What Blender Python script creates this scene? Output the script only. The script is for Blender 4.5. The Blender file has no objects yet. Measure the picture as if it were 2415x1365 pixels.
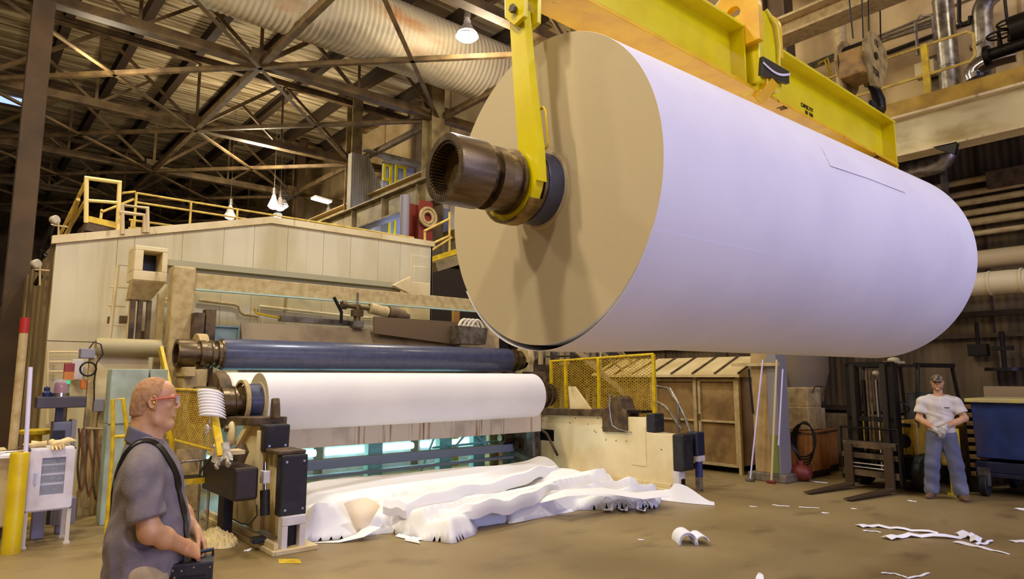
import bpy, math, random
import numpy as np
from mathutils import Vector, Matrix
random.seed(7); np.random.seed(7)
PI = math.pi
SC = bpy.context.scene
COL = SC.collection

# ---------------------------------------------------------------- camera
# world axes: +X runs along the paper reels (to the right and away), +Y runs along the machine (to the left and away), Z up, metres
FPX, CXP, CYP, EYE, HORI, AZ = 1560.0, 1207.5, 682.5, 1.8, 888.0, math.radians(49.5)
PITCH = math.atan((HORI - CYP) / FPX)
cam_d = bpy.data.cameras.new('camera'); cam = bpy.data.objects.new('camera', cam_d); COL.objects.link(cam)
cam_d.sensor_width = 36; cam_d.lens = 36 * FPX / 2415; cam_d.clip_end = 300
cam.location = (0, 0, EYE); cam.rotation_euler = (PI/2 + PITCH, 0, AZ - PI/2)
SC.camera = cam
SC.view_settings.view_transform = 'Standard'; SC.view_settings.look = 'None'
SC.view_settings.gamma = 1; SC.view_settings.use_curve_mapping = False
SC.view_settings.exposure = 0.0

# ---------------------------------------------------------------- world and big lights
w = bpy.data.worlds.new('world'); SC.world = w; w.use_nodes = True
bg = w.node_tree.nodes['Background']; bg.inputs[0].default_value = (0.95, 0.76, 0.50, 1); bg.inputs[1].default_value = 0.17

def area(name, loc, target, sx, sy, power, color):
    d = bpy.data.lights.new(name, 'AREA'); d.shape = 'RECTANGLE'; d.size = sx; d.size_y = sy
    d.energy = power; d.color = color
    o = bpy.data.objects.new(name, d); COL.objects.link(o); o.location = loc
    o.rotation_euler = (Vector(target) - Vector(loc)).to_track_quat('-Z', 'Y').to_euler()
    return o
def lamp(name, loc, power, color, r=0.3, spot=None, blend=.6):
    d = bpy.data.lights.new(name, 'SPOT' if spot else 'POINT'); d.energy = power; d.color = color; d.shadow_soft_size = r
    if spot: d.spot_size = math.radians(spot); d.spot_blend = blend
    o = bpy.data.objects.new(name, d); COL.objects.link(o); o.location = loc
    return o
# assumed daylight, area lights added behind and to the right of the camera
DAY = (0.50, 0.53, 1.0)
WARM = (1.0, 0.86, 0.63)
area('assumed_high_daylight', (4.0, -11.5, 11.6), (5.5, 6, 1.6), 13, 4, 1200, DAY)  # assumed source, no windows built; brightens the top of the hanging roll
area('assumed_low_daylight', (7.0, -14.5, 2.6), (5.0, 7, .6), 6, 4.6, 1000, (.44, .48, 1.0))  # added low blue fill for the paper heap; any door is assumed
lamp('added_far_bay_fill', (12.6, 21.5, 6.8), 160, (.5, .6, 1.0), .5)  # added blue point light that makes the far sheeting look daylit
# assumed high bay lamps over the floor, lights only, no fixtures
NEUTRAL = (.84, .88, 1.0)
for lx, ly, pw, up, cl in [(-3, -1, 550, .8, WARM), (-3.0, 5.5, 780, .9, WARM), (-2, 12, 550, 1, WARM), (-.8, 3.2, 800, .5, WARM), (5.5, 7.6, 950, .4, NEUTRAL), (3.2, 12.0, 260, 2.2, WARM),
                   (9.8, 12.4, 260, 1.6, WARM), (11.6, 7.0, 200, .6, WARM), (11.8, 1.0, 130, .6, WARM), (2.5, 20, 400, 1, WARM), (8.5, 25, 500, 2.2, WARM), (3, -5, 450, .4, WARM), (9.5, -4, 250, .4, WARM), (-4, 22, 200, 1, WARM)]:
    lamp('assumed_high_bay_light', (lx, ly, 9.6), pw, cl, .35, 150)
    lamp('added_roof_fill', (lx, ly, 9.8), pw*up*.75, WARM, .35)  # extra point light added above each lamp to brighten the roof

# ---------------------------------------------------------------- helpers: photo pixel -> point on a real plane of the hall
_f = Vector((math.cos(AZ)*math.cos(PITCH), math.sin(AZ)*math.cos(PITCH), math.sin(PITCH)))
_r = Vector((math.sin(AZ), -math.cos(AZ), 0)); _u = _r.cross(_f)
def ray(x, y): return _f + _r*((x-CXP)/FPX) - _u*((y-CYP)/FPX)
def GZ(x, y, z=0.0): d = ray(x, y); return Vector((0, 0, EYE)) + d*((z-EYE)/d.z)
def GX(x, y, X): d = ray(x, y); return Vector((0, 0, EYE)) + d*(X/d.x)
def GY(x, y, Y): d = ray(x, y); return Vector((0, 0, EYE)) + d*(Y/d.y)

# ---------------------------------------------------------------- materials
def S(r, g, b):
    f = lambda c: (c/255/12.92) if c/255 <= .04045 else ((c/255+.055)/1.055)**2.4
    return (f(r), f(g), f(b), 1)
MATS = {}
def mat(name, col, rough=.6, metal=0, col2=None, scale=3, stretch=(1, 1, 1), lo=.4, hi=.65, bump=0, bscale=40, coat=0, emit=None, es=0, col3=None, s3=(1, 1, 1), scale3=2, lo3=.55, hi3=.7, alpha=None, trans=0, detail=5):
    if name in MATS: return MATS[name]
    m = bpy.data.materials.new(name); m.use_nodes = True; nt = m.node_tree; N = nt.nodes; L = nt.links
    b = N['Principled BSDF']; b.inputs['Base Color'].default_value = col; b.inputs['Roughness'].default_value = rough; b.inputs['Metallic'].default_value = metal
    if coat: b.inputs['Coat Weight'].default_value = coat; b.inputs['Coat Roughness'].default_value = .15
    if emit: b.inputs['Emission Color'].default_value = emit; b.inputs['Emission Strength'].default_value = es
    if alpha is not None: b.inputs['Alpha'].default_value = alpha
    if trans: b.inputs['Transmission Weight'].default_value = trans
    tc = N.new('ShaderNodeTexCoord')
    def noise(sc, st):
        mp = N.new('ShaderNodeMapping'); mp.inputs['Scale'].default_value = st; L.new(tc.outputs['Object'], mp.inputs[0])
        n = N.new('ShaderNodeTexNoise'); n.inputs['Scale'].default_value = sc; n.inputs['Detail'].default_value = detail; L.new(mp.outputs[0], n.inputs['Vector']); return n
    def ramp(n, a, c):
        r = N.new('ShaderNodeMapRange'); r.inputs['From Min'].default_value = a; r.inputs['From Max'].default_value = c; L.new(n.outputs['Fac'], r.inputs['Value']); return r
    last = None
    if col2:
        r = ramp(noise(scale, stretch), lo, hi); mx = N.new('ShaderNodeMix'); mx.data_type = 'RGBA'
        mx.inputs[6].default_value = col; mx.inputs[7].default_value = col2; L.new(r.outputs[0], mx.inputs[0]); last = mx.outputs[2]
    if col3:
        r = ramp(noise(scale3, s3), lo3, hi3); mx = N.new('ShaderNodeMix'); mx.data_type = 'RGBA'
        if last: L.new(last, mx.inputs[6])
        else: mx.inputs[6].default_value = col
        mx.inputs[7].default_value = col3; L.new(r.outputs[0], mx.inputs[0]); last = mx.outputs[2]
    if last: L.new(last, b.inputs['Base Color'])
    if bump:
        n = noise(bscale, (1, 1, 1)); bp = N.new('ShaderNodeBump'); bp.inputs['Strength'].default_value = bump; bp.inputs['Distance'].default_value = .01
        L.new(n.outputs['Fac'], bp.inputs['Height']); L.new(bp.outputs[0], b.inputs['Normal'])
    MATS[name] = m; return m
def wave(m, direction='X', scale=5, strength=.5, dist=.02, dark=None, prof='SIN'):
    # ribs of corrugated sheet: bump and optional grime in the grooves
    nt = m.node_tree; N = nt.nodes; L = nt.links; b = N['Principled BSDF']
    tc = N.new('ShaderNodeTexCoord'); wv = N.new('ShaderNodeTexWave'); wv.bands_direction = direction; wv.wave_profile = prof
    wv.inputs['Scale'].default_value = scale; L.new(tc.outputs['Object'], wv.inputs['Vector'])
    bp = N.new('ShaderNodeBump'); bp.inputs['Strength'].default_value = strength; bp.inputs['Distance'].default_value = dist
    L.new(wv.outputs['Fac'], bp.inputs['Height']); L.new(bp.outputs[0], b.inputs['Normal'])
    return m

cream = mat('cream_paint', S(226, 208, 160), .5, col2=S(205, 182, 128), scale=1.6, col3=S(150, 118, 66), scale3=9, s3=(1, 1, .25), lo3=.62, hi3=.8)
cream_clean = mat('cream_enamel', S(236, 221, 178), .4, col2=S(224, 204, 155), scale=2)
cream_panel = mat('hood_panel_paint', S(214, 202, 164), .55, col2=S(192, 176, 130), scale=1.1, stretch=(1.2, 1, .3), lo=.4, hi=.7, col3=S(180, 158, 108), scale3=2.4, s3=(2.5, 1, .10), lo3=.60, hi3=.85)
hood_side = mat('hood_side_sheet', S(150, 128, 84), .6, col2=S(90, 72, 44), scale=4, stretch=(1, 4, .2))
dustybeige = mat('dusty_beige_steel', S(190, 168, 118), .7, col2=S(158, 132, 82), scale=9, lo=.4, hi=.75, detail=9)
brownsteel = mat('brown_grimy_steel', S(104, 84, 58), .6, .2, col2=S(60, 46, 30), scale=6)
purlin_m = mat('dark_purlin_paint', S(58, 42, 24), .75)
truss_m = mat('brown_truss_paint', S(112, 90, 54), .65, col2=S(74, 56, 32), scale=2.2)
column_m = mat('tan_column_paint', S(150, 134, 92), .6, col2=S(110, 92, 56), scale=2.5)
darkcol = mat('dark_brown_column_paint', S(84, 62, 34), .7, col2=S(60, 44, 24), scale=1.2)
yellow = mat('crane_yellow', S(232, 216, 6), .28, col2=S(224, 204, 6), scale=3, coat=.5, bump=.05, bscale=120)
yellow_lit_worn = mat('crane_yellow_lit_worn', S(240, 190, 20), .35, col2=S(225, 170, 18), scale=4, col3=S(130, 80, 26), scale3=7, s3=(.5, 3, 1), lo3=.68, hi3=.74, coat=.2)  # amber stands for warm light on these faces; brown scuffs are wear
saf_yellow = mat('safety_yellow', S(222, 190, 20), .45, col2=S(190, 155, 22), scale=8)
mesh_yellow = mat('mesh_guard_yellow', S(214, 176, 34), .5, col2=S(170, 132, 30), scale=12)
rail_yellow = mat('handrail_yellow', S(216, 186, 84), .5, col2=S(180, 148, 66), scale=6)
bluespool = mat('navy_rubber', S(62, 68, 98), .36, col2=S(52, 58, 84), scale=12, coat=.25)
steel_dark = mat('oily_dark_steel', S(122, 104, 74), .36, .75, col2=S(74, 58, 38), scale=5, stretch=(.5, 3, 3), lo=.35, hi=.7, bump=.08, bscale=60)
steel_black = mat('blackened_steel', S(30, 24, 18), .45, .5)
steel_grey = mat('grey_steel', S(120, 112, 100), .45, .4, col2=S(80, 70, 58), scale=6)
galv = mat('galvanised_sheet', S(172, 166, 156), .35, .75, col2=S(120, 110, 96), scale=7)
rubber = mat('black_rubber', S(27, 25, 27), .55, col2=S(48, 46, 50), scale=7, lo=.5, hi=.75, bump=.15, bscale=50)
blackp = mat('black_plastic', S(14, 14, 15), .4)
white = mat('white_enamel', S(226, 222, 226), .4, col2=S(206, 198, 196), scale=4)
paper_m = mat('white_paper', S(230, 228, 232), .75, col2=S(222, 220, 226), scale=1.2)
paper_fl = mat('loose_white_paper', S(246, 246, 250), .8)
concrete = mat('grey_concrete', S(120, 108, 88), .85, col2=S(84, 74, 58), scale=6, bump=.3)
chrome = mat('chrome', S(200, 200, 205), .2, 1)
redp = mat('red_paint', S(170, 40, 28), .45)
glass_lens = mat('clear_lens', S(215, 222, 240), .04, alpha=.22)
lampglow = mat('lamp_glow', S(255, 250, 235), .5, emit=(1, .95, .82, 1), es=14)
tealglow = mat('teal_tube_glow', S(190, 240, 240), .5, emit=(.50, .93, 1, 1), es=3.0)

# end of a wound roll: fine concentric winding lines
def endgrain():
    m = mat('roll_end_grain', S(212, 192, 152), .85); nt = m.node_tree; N = nt.nodes; L = nt.links
    tc = N.new('ShaderNodeTexCoord'); sep = N.new('ShaderNodeSeparateXYZ'); L.new(tc.outputs['Object'], sep.inputs[0])
    cmb = N.new('ShaderNodeCombineXYZ'); L.new(sep.outputs['Y'], cmb.inputs['X']); L.new(sep.outputs['Z'], cmb.inputs['Y'])
    ln = N.new('ShaderNodeVectorMath'); ln.operation = 'LENGTH'; L.new(cmb.outputs[0], ln.inputs[0])
    mu = N.new('ShaderNodeMath'); mu.operation = 'MULTIPLY'; mu.inputs[1].default_value = 60; L.new(ln.outputs['Value'], mu.inputs[0])
    n = N.new('ShaderNodeTexNoise'); n.noise_dimensions = '1D'; n.inputs['Detail'].default_value = 6; L.new(mu.outputs[0], n.inputs['W'])
    mx = N.new('ShaderNodeMix'); mx.data_type = 'RGBA'; mx.inputs[6].default_value = S(184, 168, 136); mx.inputs[7].default_value = S(212, 198, 166)
    L.new(n.outputs['Fac'], mx.inputs[0]); L.new(mx.outputs[2], N['Principled BSDF'].inputs['Base Color'])
    bp = N.new('ShaderNodeBump'); bp.inputs['Strength'].default_value = .25; bp.inputs['Distance'].default_value = .004
    L.new(n.outputs['Fac'], bp.inputs['Height']); L.new(bp.outputs[0], N['Principled BSDF'].inputs['Normal'])
    return m
grain_m = endgrain()

# ---------------------------------------------------------------- mesh builder
def V(*a): return Vector(a[0]) if len(a) == 1 else Vector(a)
class MB:
    def __init__(s): s.v = []; s.f = []; s.sm = []
    def add(s, vs, fs, smooth=False):
        o = len(s.v); s.v += [tuple(p) for p in vs]; s.f += [tuple(i+o for i in f) for f in fs]; s.sm += [smooth]*len(fs); return s
    def mm(s, x0, x1, y0, y1, z0, z1):
        vs = [(x, y, z) for x in (x0, x1) for y in (y0, y1) for z in (z0, z1)]
        return s.add(vs, [(0, 1, 3, 2), (4, 6, 7, 5), (0, 4, 5, 1), (2, 3, 7, 6), (0, 2, 6, 4), (1, 5, 7, 3)])
    def box(s, c, d, M=None):
        c = V(c); h = V(d)/2; vs = []
        for x in (-1, 1):
            for y in (-1, 1):
                for z in (-1, 1):
                    p = Vector((x*h.x, y*h.y, z*h.z)); vs.append(c + (M @ p if M else p))
        return s.add(vs, [(0, 1, 3, 2), (4, 6, 7, 5), (0, 4, 5, 1), (2, 3, 7, 6), (0, 2, 6, 4), (1, 5, 7, 3)])
    def frame(s, p, q, up=(0, 0, 1)):
        p = V(p); q = V(q); a = (q-p).normalized(); u = V(up)
        if abs(a.dot(u)) > .99: u = Vector((1, 0, 0))
        sd = a.cross(u).normalized(); u2 = sd.cross(a); return p, q, a, sd, u2
    def beam(s, p, q, w, h, up=(0, 0, 1)):
        p, q, a, sd, u = s.frame(p, q, up); vs = []
        for e in (p, q):
            for i, j in ((-1, -1), (1, -1), (1, 1), (-1, 1)): vs.append(e + sd*(w/2*i) + u*(h/2*j))
        return s.add(vs, [(0, 1, 2, 3), (7, 6, 5, 4), (0, 4, 5, 1), (1, 5, 6, 2), (2, 6, 7, 3), (3, 7, 4, 0)])
    def ibeam(s, p, q, w, h, t=.02, up=(0, 0, 1)):
        p, q, a, sd, u = s.frame(p, q, up)
        s.beam(p+u*(h/2-t/2), q+u*(h/2-t/2), w, t, up); s.beam(p-u*(h/2-t/2), q-u*(h/2-t/2), w, t, up); return s.beam(p, q, t, h-2*t, up)
    def angle(s, p, q, w=.1, t=.015, up=(0, 0, 1)):
        p, q, a, sd, u = s.frame(p, q, up)
        s.beam(p, q, w, t, up); return s.beam(p-sd*(w/2)+u*(w/2), q-sd*(w/2)+u*(w/2), t, w, up)
    def lathe(s, p, q, prof, n=32, smooth=True, caps=True):
        # prof: (t along p->q in metres, radius)
        p, q, a, sd, u = s.frame(p, q); vs = []; k = len(prof)
        for t, r in prof:
            for i in range(n):
                c, d = math.cos(2*PI*i/n), math.sin(2*PI*i/n); vs.append(p + a*t + sd*(r*c) + u*(r*d))
        fs = [(j*n+i, j*n+(i+1) % n, (j+1)*n+(i+1) % n, (j+1)*n+i) for j in range(k-1) for i in range(n)]
        s.add(vs, fs, smooth)
        if caps:
            if prof[0][1] > 1e-5: s.f.append(tuple(len(s.v)-k*n+i for i in range(n))[::-1]); s.sm.append(False)
            if prof[-1][1] > 1e-5: s.f.append(tuple(len(s.v)-n+i for i in range(n))); s.sm.append(False)
        return s
    def cyl(s, p, q, r, r2=None, n=20):
        L = (V(q)-V(p)).length; return s.lathe(p, q, [(0, r), (L, r if r2 is None else r2)], n)
    def tube(s, pts, r, n=10, closed=False):
        pts = [V(p) for p in pts]; k = len(pts); vs = []
        rr = r if isinstance(r, (list, tuple)) else [r]*k
        u = None
        for i, p in enumerate(pts):
            if closed: d = pts[(i+1) % k]-pts[i-1]
            else: d = pts[min(i+1, k-1)]-pts[max(i-1, 0)]
            d.normalize()
            if u is None: u = d.orthogonal().normalized()
            u = (u - d*u.dot(d)).normalized(); w_ = d.cross(u)
            for j in range(n): vs.append(p + u*(rr[i]*math.cos(2*PI*j/n)) + w_*(rr[i]*math.sin(2*PI*j/n)))
        m = k if closed else k-1
        fs = [(i*n+j, i*n+(j+1) % n, ((i+1) % k)*n+(j+1) % n, ((i+1) % k)*n+j) for i in range(m) for j in range(n)]
        s.add(vs, fs, True)
        if not closed:
            o = len(s.v)-k*n; s.f.append(tuple(o+j for j in range(n))[::-1]); s.sm.append(False)
            s.f.append(tuple(o+(k-1)*n+j for j in range(n))); s.sm.append(False)
        return s
    def prism(s, poly, vec):
        poly = [V(p) for p in poly]; vec = V(vec); n = len(poly)
        return s.add(poly+[p+vec for p in poly], [tuple(range(n))[::-1], tuple(range(n, 2*n))]+[(i, (i+1) % n, n+(i+1) % n, n+i) for i in range(n)])
    def ball(s, c, r, n=16, M=None):
        c = V(c); r = V(r) if hasattr(r, '__len__') else V(r, r, r); k = n//2; vs = []; fs = []
        for i in range(k+1):
            for j in range(n):
                a, b = PI*i/k, 2*PI*j/n; p = Vector((r.x*math.sin(a)*math.cos(b), r.y*math.sin(a)*math.sin(b), r.z*math.cos(a)))
                vs.append(c + (M @ p if M else p))
        for i in range(k):
            for j in range(n): fs.append((i*n+j, (i+1)*n+j, (i+1)*n+(j+1) % n, i*n+(j+1) % n))
        return s.add(vs, fs, True)
    def sheet(s, grid, th=.004):
        # grid[i][j] of points -> thin solid sheet
        a = len(grid); b = len(grid[0]); vs = [V(p) for r in grid for p in r]
        nrm = []
        for i in range(a):
            for j in range(b):
                d1 = V(grid[min(i+1, a-1)][j])-V(grid[max(i-1, 0)][j]); d2 = V(grid[i][min(j+1, b-1)])-V(grid[i][max(j-1, 0)])
                c = d1.cross(d2); nrm.append(c.normalized() if c.length > 1e-9 else Vector((0, 0, 1)))
        vs2 = [p + m_*th for p, m_ in zip(vs, nrm)]; n = a*b
        fs = []
        for i in range(a-1):
            for j in range(b-1):
                q = (i*b+j, (i+1)*b+j, (i+1)*b+j+1, i*b+j+1); fs.append(q[::-1]); fs.append(tuple(x+n for x in q))
        rim = [i*b for i in range(a)] + [(a-1)*b+j for j in range(1, b)] + [i*b+b-1 for i in range(a-2, -1, -1)] + [j for j in range(b-2, 0, -1)]
        for i in range(len(rim)): x, y = rim[i], rim[(i+1) % len(rim)]; fs.append((x, y, y+n, x+n))
        return s.add(vs+vs2, fs, True)

def link_mesh(name, vs, fs, sm, m, parent=None, bevel=0, autos=True):
    me = bpy.data.meshes.new(name)
    off = Vector((0, 0, 0)); o_ = parent
    while o_ is not None: off += Vector(o_.location); o_ = o_.parent
    me.from_pydata([(x-off.x, y-off.y, z-off.z) for x, y, z in vs], [], fs)
    me.polygons.foreach_set('use_smooth', sm); me.update()
    import bmesh
    bm = bmesh.new(); bm.from_mesh(me); bmesh.ops.recalc_face_normals(bm, faces=bm.faces); bm.to_mesh(me); bm.free()
    if m: me.materials.append(m)
    o = bpy.data.objects.new(name, me); COL.objects.link(o)
    if parent: o.parent = parent
    if bevel:
        b = o.modifiers.new('bevel', 'BEVEL'); b.width = bevel; b.segments = 2; b.limit_method = 'ANGLE'; b.angle_limit = math.radians(50)
    if any(sm):
        for p in me.edges: pass
        try: me.set_sharp_from_angle(angle=math.radians(42))
        except Exception: pass
    return o
def part(name, mb, m, parent, bevel=0, label=None):
    o = link_mesh(name, mb.v, mb.f, mb.sm, m, parent, bevel)
    if label: o['label'] = label
    return o
def tag(o, label, cat, group=None, kind=None):
    o['label'] = label; o['category'] = cat
    if group: o['group'] = group
    if kind: o['kind'] = kind
    return o
def solo(name, mb, m, label, cat, group=None, kind=None, bevel=0, loc=None):
    # a thing that is one mesh; its origin is set at its base
    if loc is None:
        a = np.array(mb.v); loc = ((a[:, 0].min()+a[:, 0].max())/2, (a[:, 1].min()+a[:, 1].max())/2, a[:, 2].min())
    vs = [(x-loc[0], y-loc[1], z-loc[2]) for x, y, z in mb.v]
    o = link_mesh(name, vs, mb.f, mb.sm, m, None, bevel); o.location = loc
    return tag(o, label, cat, group, kind)
def thing(name, label, cat, loc=(0, 0, 0), group=None):
    o = bpy.data.objects.new(name, None); COL.objects.link(o); o.location = loc; o.empty_display_size = .2
    return tag(o, label, cat, group)
def struct(name, mb, m, bevel=0):
    o = link_mesh(name, mb.v, mb.f, mb.sm, m, None, bevel); o['kind'] = 'structure'; return o
def dup(root, loc, rz=None, label=None, scale=None):
    # copies a thing with its parts and sub-parts
    def cp(o, par):
        c = o.copy(); COL.objects.link(c); c.parent = par
        for ch in [x for x in bpy.data.objects if x.parent == o]: cp(ch, c)
        return c
    r = cp(root, None); r.location = loc
    if rz is not None: r.rotation_euler = (0, 0, rz)
    if label: r['label'] = label
    return r
def lerp(a, b, t): return V(a)*(1-t)+V(b)*t
def bez(a, b, c, d, n=14):
    a, b, c, d = V(a), V(b), V(c), V(d)
    return [a*(1-t)**3 + b*3*t*(1-t)**2 + c*3*t*t*(1-t) + d*t**3 for t in [i/n for i in range(n+1)]]
def rail_run(mb, pts, hs, r=.022, posts=True):
    for h in hs: mb.tube([V(p)+V(0, 0, h) for p in pts], r, 8)
    if posts:
        for p in pts: mb.cyl(p, V(p)+V(0, 0, max(hs)), r, n=8)

# text marks cut as thin solid letters (built from strokes)
GL = {'1': [[(.3, .8), (.5, 1), (.5, 0)]], '5': [[(.85, 1), (.15, 1), (.15, .55), (.7, .55), (.85, .4), (.85, .15), (.7, 0), (.15, 0)]],
      'T': [[(0, 1), (1, 1)], [(.5, 1), (.5, 0)]], 'O': [[(0, 0), (0, 1), (1, 1), (1, 0), (0, 0)]], 'N': [[(0, 0), (0, 1), (1, 0), (1, 1)]],
      'E': [[(1, 1), (0, 1), (0, 0), (1, 0)], [(0, .5), (.8, .5)]], 'F': [[(1, 1), (0, 1), (0, 0)], [(0, .5), (.8, .5)]],
      '6': [[(1, 1), (0, 1), (0, 0), (1, 0), (1, .5), (0, .5)]], '0': [[(0, 0), (0, 1), (1, 1), (1, 0), (0, 0)]], '-': [[(.1, .5), (.9, .5)]],
      'I': [[(.5, 0), (.5, 1)]], 'H': [[(0, 0), (0, 1)], [(1, 0), (1, 1)], [(0, .5), (1, .5)]], 'P': [[(0, 0), (0, 1), (1, 1), (1, .5), (0, .5)]],
      'A': [[(0, 0), (.5, 1), (1, 0)], [(.2, .4), (.8, .4)]], 'C': [[(1, 1), (0, 1), (0, 0), (1, 0)]], 'Y': [[(0, 1), (.5, .5), (1, 1)], [(.5, .5), (.5, 0)]],
      '3': [[(0, 1), (1, 1), (1, 0), (0, 0)], [(.2, .5), (1, .5)]], 'R': [[(0, 0), (0, 1), (1, 1), (1, .5), (0, .5), (1, 0)]], 'S': [[(1, 1), (0, 1), (0, .5), (1, .5), (1, 0), (0, 0)]]}
def letters(mb, txt, org, ex, ey, w_, h_, gap, t):
    org = V(org); ex = V(ex).normalized(); ey = V(ey).normalized(); nz = ex.cross(ey)
    x = 0
    for ch in txt:
        for st in GL.get(ch, []):
            for p, q in zip(st[:-1], st[1:]):
                a = org+ex*(x+p[0]*w_)+ey*(p[1]*h_); b = org+ex*(x+q[0]*w_)+ey*(q[1]*h_); d = (b-a).normalized()*t/2
                mb.beam(a-d, b+d, t, .004, up=nz)
        x += w_+gap
# ---------------------------------------------------------------- the hall
floor_m = mat('worn_concrete_floor', S(152, 132, 88), .48, col2=S(126, 106, 66), scale=.45, stretch=(1, .7, 1), lo=.35, hi=.65, col3=S(98, 80, 50), scale3=2.2, s3=(.7, 1.1, 1), lo3=.56, hi3=.82, bump=.08, bscale=26, detail=9)
struct('floor', MB().mm(-16, 24, -16, 52, -.2, 0), floor_m)
roof_m = mat('roof_deck', S(206, 188, 148), .8, col2=S(138, 116, 80), scale=.9, stretch=(.25, 2.2, 1), lo=.4, hi=.62, col3=S(96, 76, 50), scale3=2.4, s3=(.18, 3.5, 1), lo3=.5, hi3=.62, detail=8)
wave(roof_m, 'Y', 1.2, .6, .03)
RZ = 13.4
struct('ceiling', MB().mm(-16, 24, -16, 52, RZ, RZ+.2), roof_m)
wall_dark = mat('dark_tan_wall_sheet', S(108, 88, 54), .7, col2=S(66, 50, 30), scale=1.5, stretch=(1, 1, .3)); wave(wall_dark, 'Y', 2.4, .5, .02)
wall_lit = mat('cream_wall_panel', S(216, 190, 140), .75, col2=S(190, 160, 110), scale=1.2)
wall_far = mat('far_wall_sheet', S(96, 74, 48), .8, col2=S(50, 36, 24), scale=1.2, stretch=(1, 1, .5), lo=.4, hi=.6)
WX = 14.6
struct('wall_right', MB().mm(WX, WX+.2, -16, 52, 0, 6.3), wall_dark)
struct('wall_upper_right', MB().mm(WX-.05, WX+.2, -16, 52, 6.3, RZ), wall_lit)
struct('wall_back', MB().mm(-16, WX, 51, 51.2, 0, RZ), wall_far)
struct('wall_left', MB().mm(-14.2, -14, -16, 51, 0, RZ), wall_far)
# wall girts, conduits and seams on the right wall
for i, (z, r) in enumerate([(1.15, .05), (2.55, .04), (2.95, .05)]):
    mb = MB(); mb.beam((WX-.08, -14, z), (WX-.08, 30, z), .14, r*2); struct('trim_%d' % (i+1), mb, mat('dark_girt', S(70, 54, 34), .7))
mb = MB()
for y in np.arange(-13, 30, 1.83): mb.mm(WX-.03, WX, y-.02, y+.02, 0, 6.2)
struct('trim_4', mb, mat('dark_seam', S(58, 44, 28), .8))
mb = MB()
for y in np.arange(-13, 30, 2.6): mb.mm(WX-.075, WX-.05, y-.02, y+.02, 6.3, RZ)
struct('trim_5', mb, mat('tan_seam', S(165, 135, 88), .8))

# purlins: one thing each, running along Y under the deck
pur = None
for x in np.arange(-11.2, 14, 1.9):
    for y0, y1 in ((2, 26.0), (26.0, 50)):
        if pur is None:
            mb = MB(); mb.ibeam((0, 0, 0), (0, 24, 0), .26, .42, .03)
            pur = solo('roof_purlin', mb, purlin_m, 'deep dark brown roof purlin running under the roof deck', 'roof beam', 'roof purlins', loc=(0, 0, 0)); o = pur
        else: o = dup(pur, (0, 0, 0))
        o.location = (x, y0, RZ-.23)

# trusses across the hall: bottom chord at 10.5, panel nodes every 3 m
CZ = 10.45; TZ = 12.9
ROWS = [5.4, 11.6, 17.8, 24.0, 30.2, 36.4, 42.6]
def truss_member_thing(y, label):
    t = thing('roof_truss', label, 'roof truss', (0, y, CZ), 'roof trusses')
    mb = MB(); mb.beam((-14, y-.09, CZ), (WX, y-.09, CZ), .03, .26); mb.beam((-14, y+.09, CZ), (WX, y+.09, CZ), .03, .26); mb.beam((-14, y, CZ-.12), (WX, y, CZ-.12), .3, .03)
    part('bottom_chord', mb, truss_m, t)
    mb = MB(); mb.ibeam((-14, y, TZ), (WX, y, TZ), .24, .24, .03); part('top_chord', mb, truss_m, t)
    for x in (-12, -6, 0, 6, 12):
        mb = MB(); mb.mm(x-.3, x+.3, y-.12, y-.1, CZ-.1, CZ+.35); part('gusset_plate', mb, truss_m, t)
        for dx in (-3, 0, 3):
            if -14 < x+dx < WX:
                mb = MB()
                mb.angle((x, y, CZ), (x+dx, y, TZ), .11 if dx else .09, .02, up=(0, 1, 0)); part('web_member', mb, truss_m, t)
        if x < 12:
            for a in (1.5, 4.5):
                mb = MB(); xx = x+3; mb.angle((x+a, y, (CZ+TZ)/2+.0), (xx, y, CZ), .08, .015, up=(0, 1, 0)); part('web_member', mb, truss_m, t)
            mb = MB(); mb.angle((x+3, y, CZ), (x+3, y, TZ), .08, .015, up=(0, 1, 0)); part('web_member', mb, truss_m, t)
    return t
lab = ['roof truss passing closest overhead', 'roof truss just this side of the hanging lamp', 'roof truss meeting the tan column left of the big hanging roll',
       'second roof truss behind the hanging lamp, over the machine hood', 'third roof truss from the lamp, above the hood guardrail', 'dim roof truss deep in the hall', 'farthest dim roof truss in the hall']
for y, l in zip(ROWS, lab): truss_member_thing(y, 'brown steel ' + l)
# horizontal bracing in the bottom chord plane
k = 0
for i in range(len(ROWS)-1):
    y0, y1 = ROWS[i], ROWS[i+1]
    for x in (-12, -6, 0, 6, 12):
        mb = MB(); mb.beam((x, y0, CZ-.05), (x, y1, CZ-.05), .16, .2)
        solo('roof_strut', mb, truss_m, 'brown steel strut joining two roof trusses level with their bottom chords', 'roof strut', 'struts between the trusses')
        if x < 12:
            for a, b in ((x, x+6), (x+6, x)):
                mb = MB(); mb.angle((a, y0, CZ-.16), (b, y1, CZ-.16), .12, .018)
                solo('cross_brace', mb, truss_m, 'thin brown diagonal brace crossing a roof bay', 'roof brace', 'diagonal braces in the roof')
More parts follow.
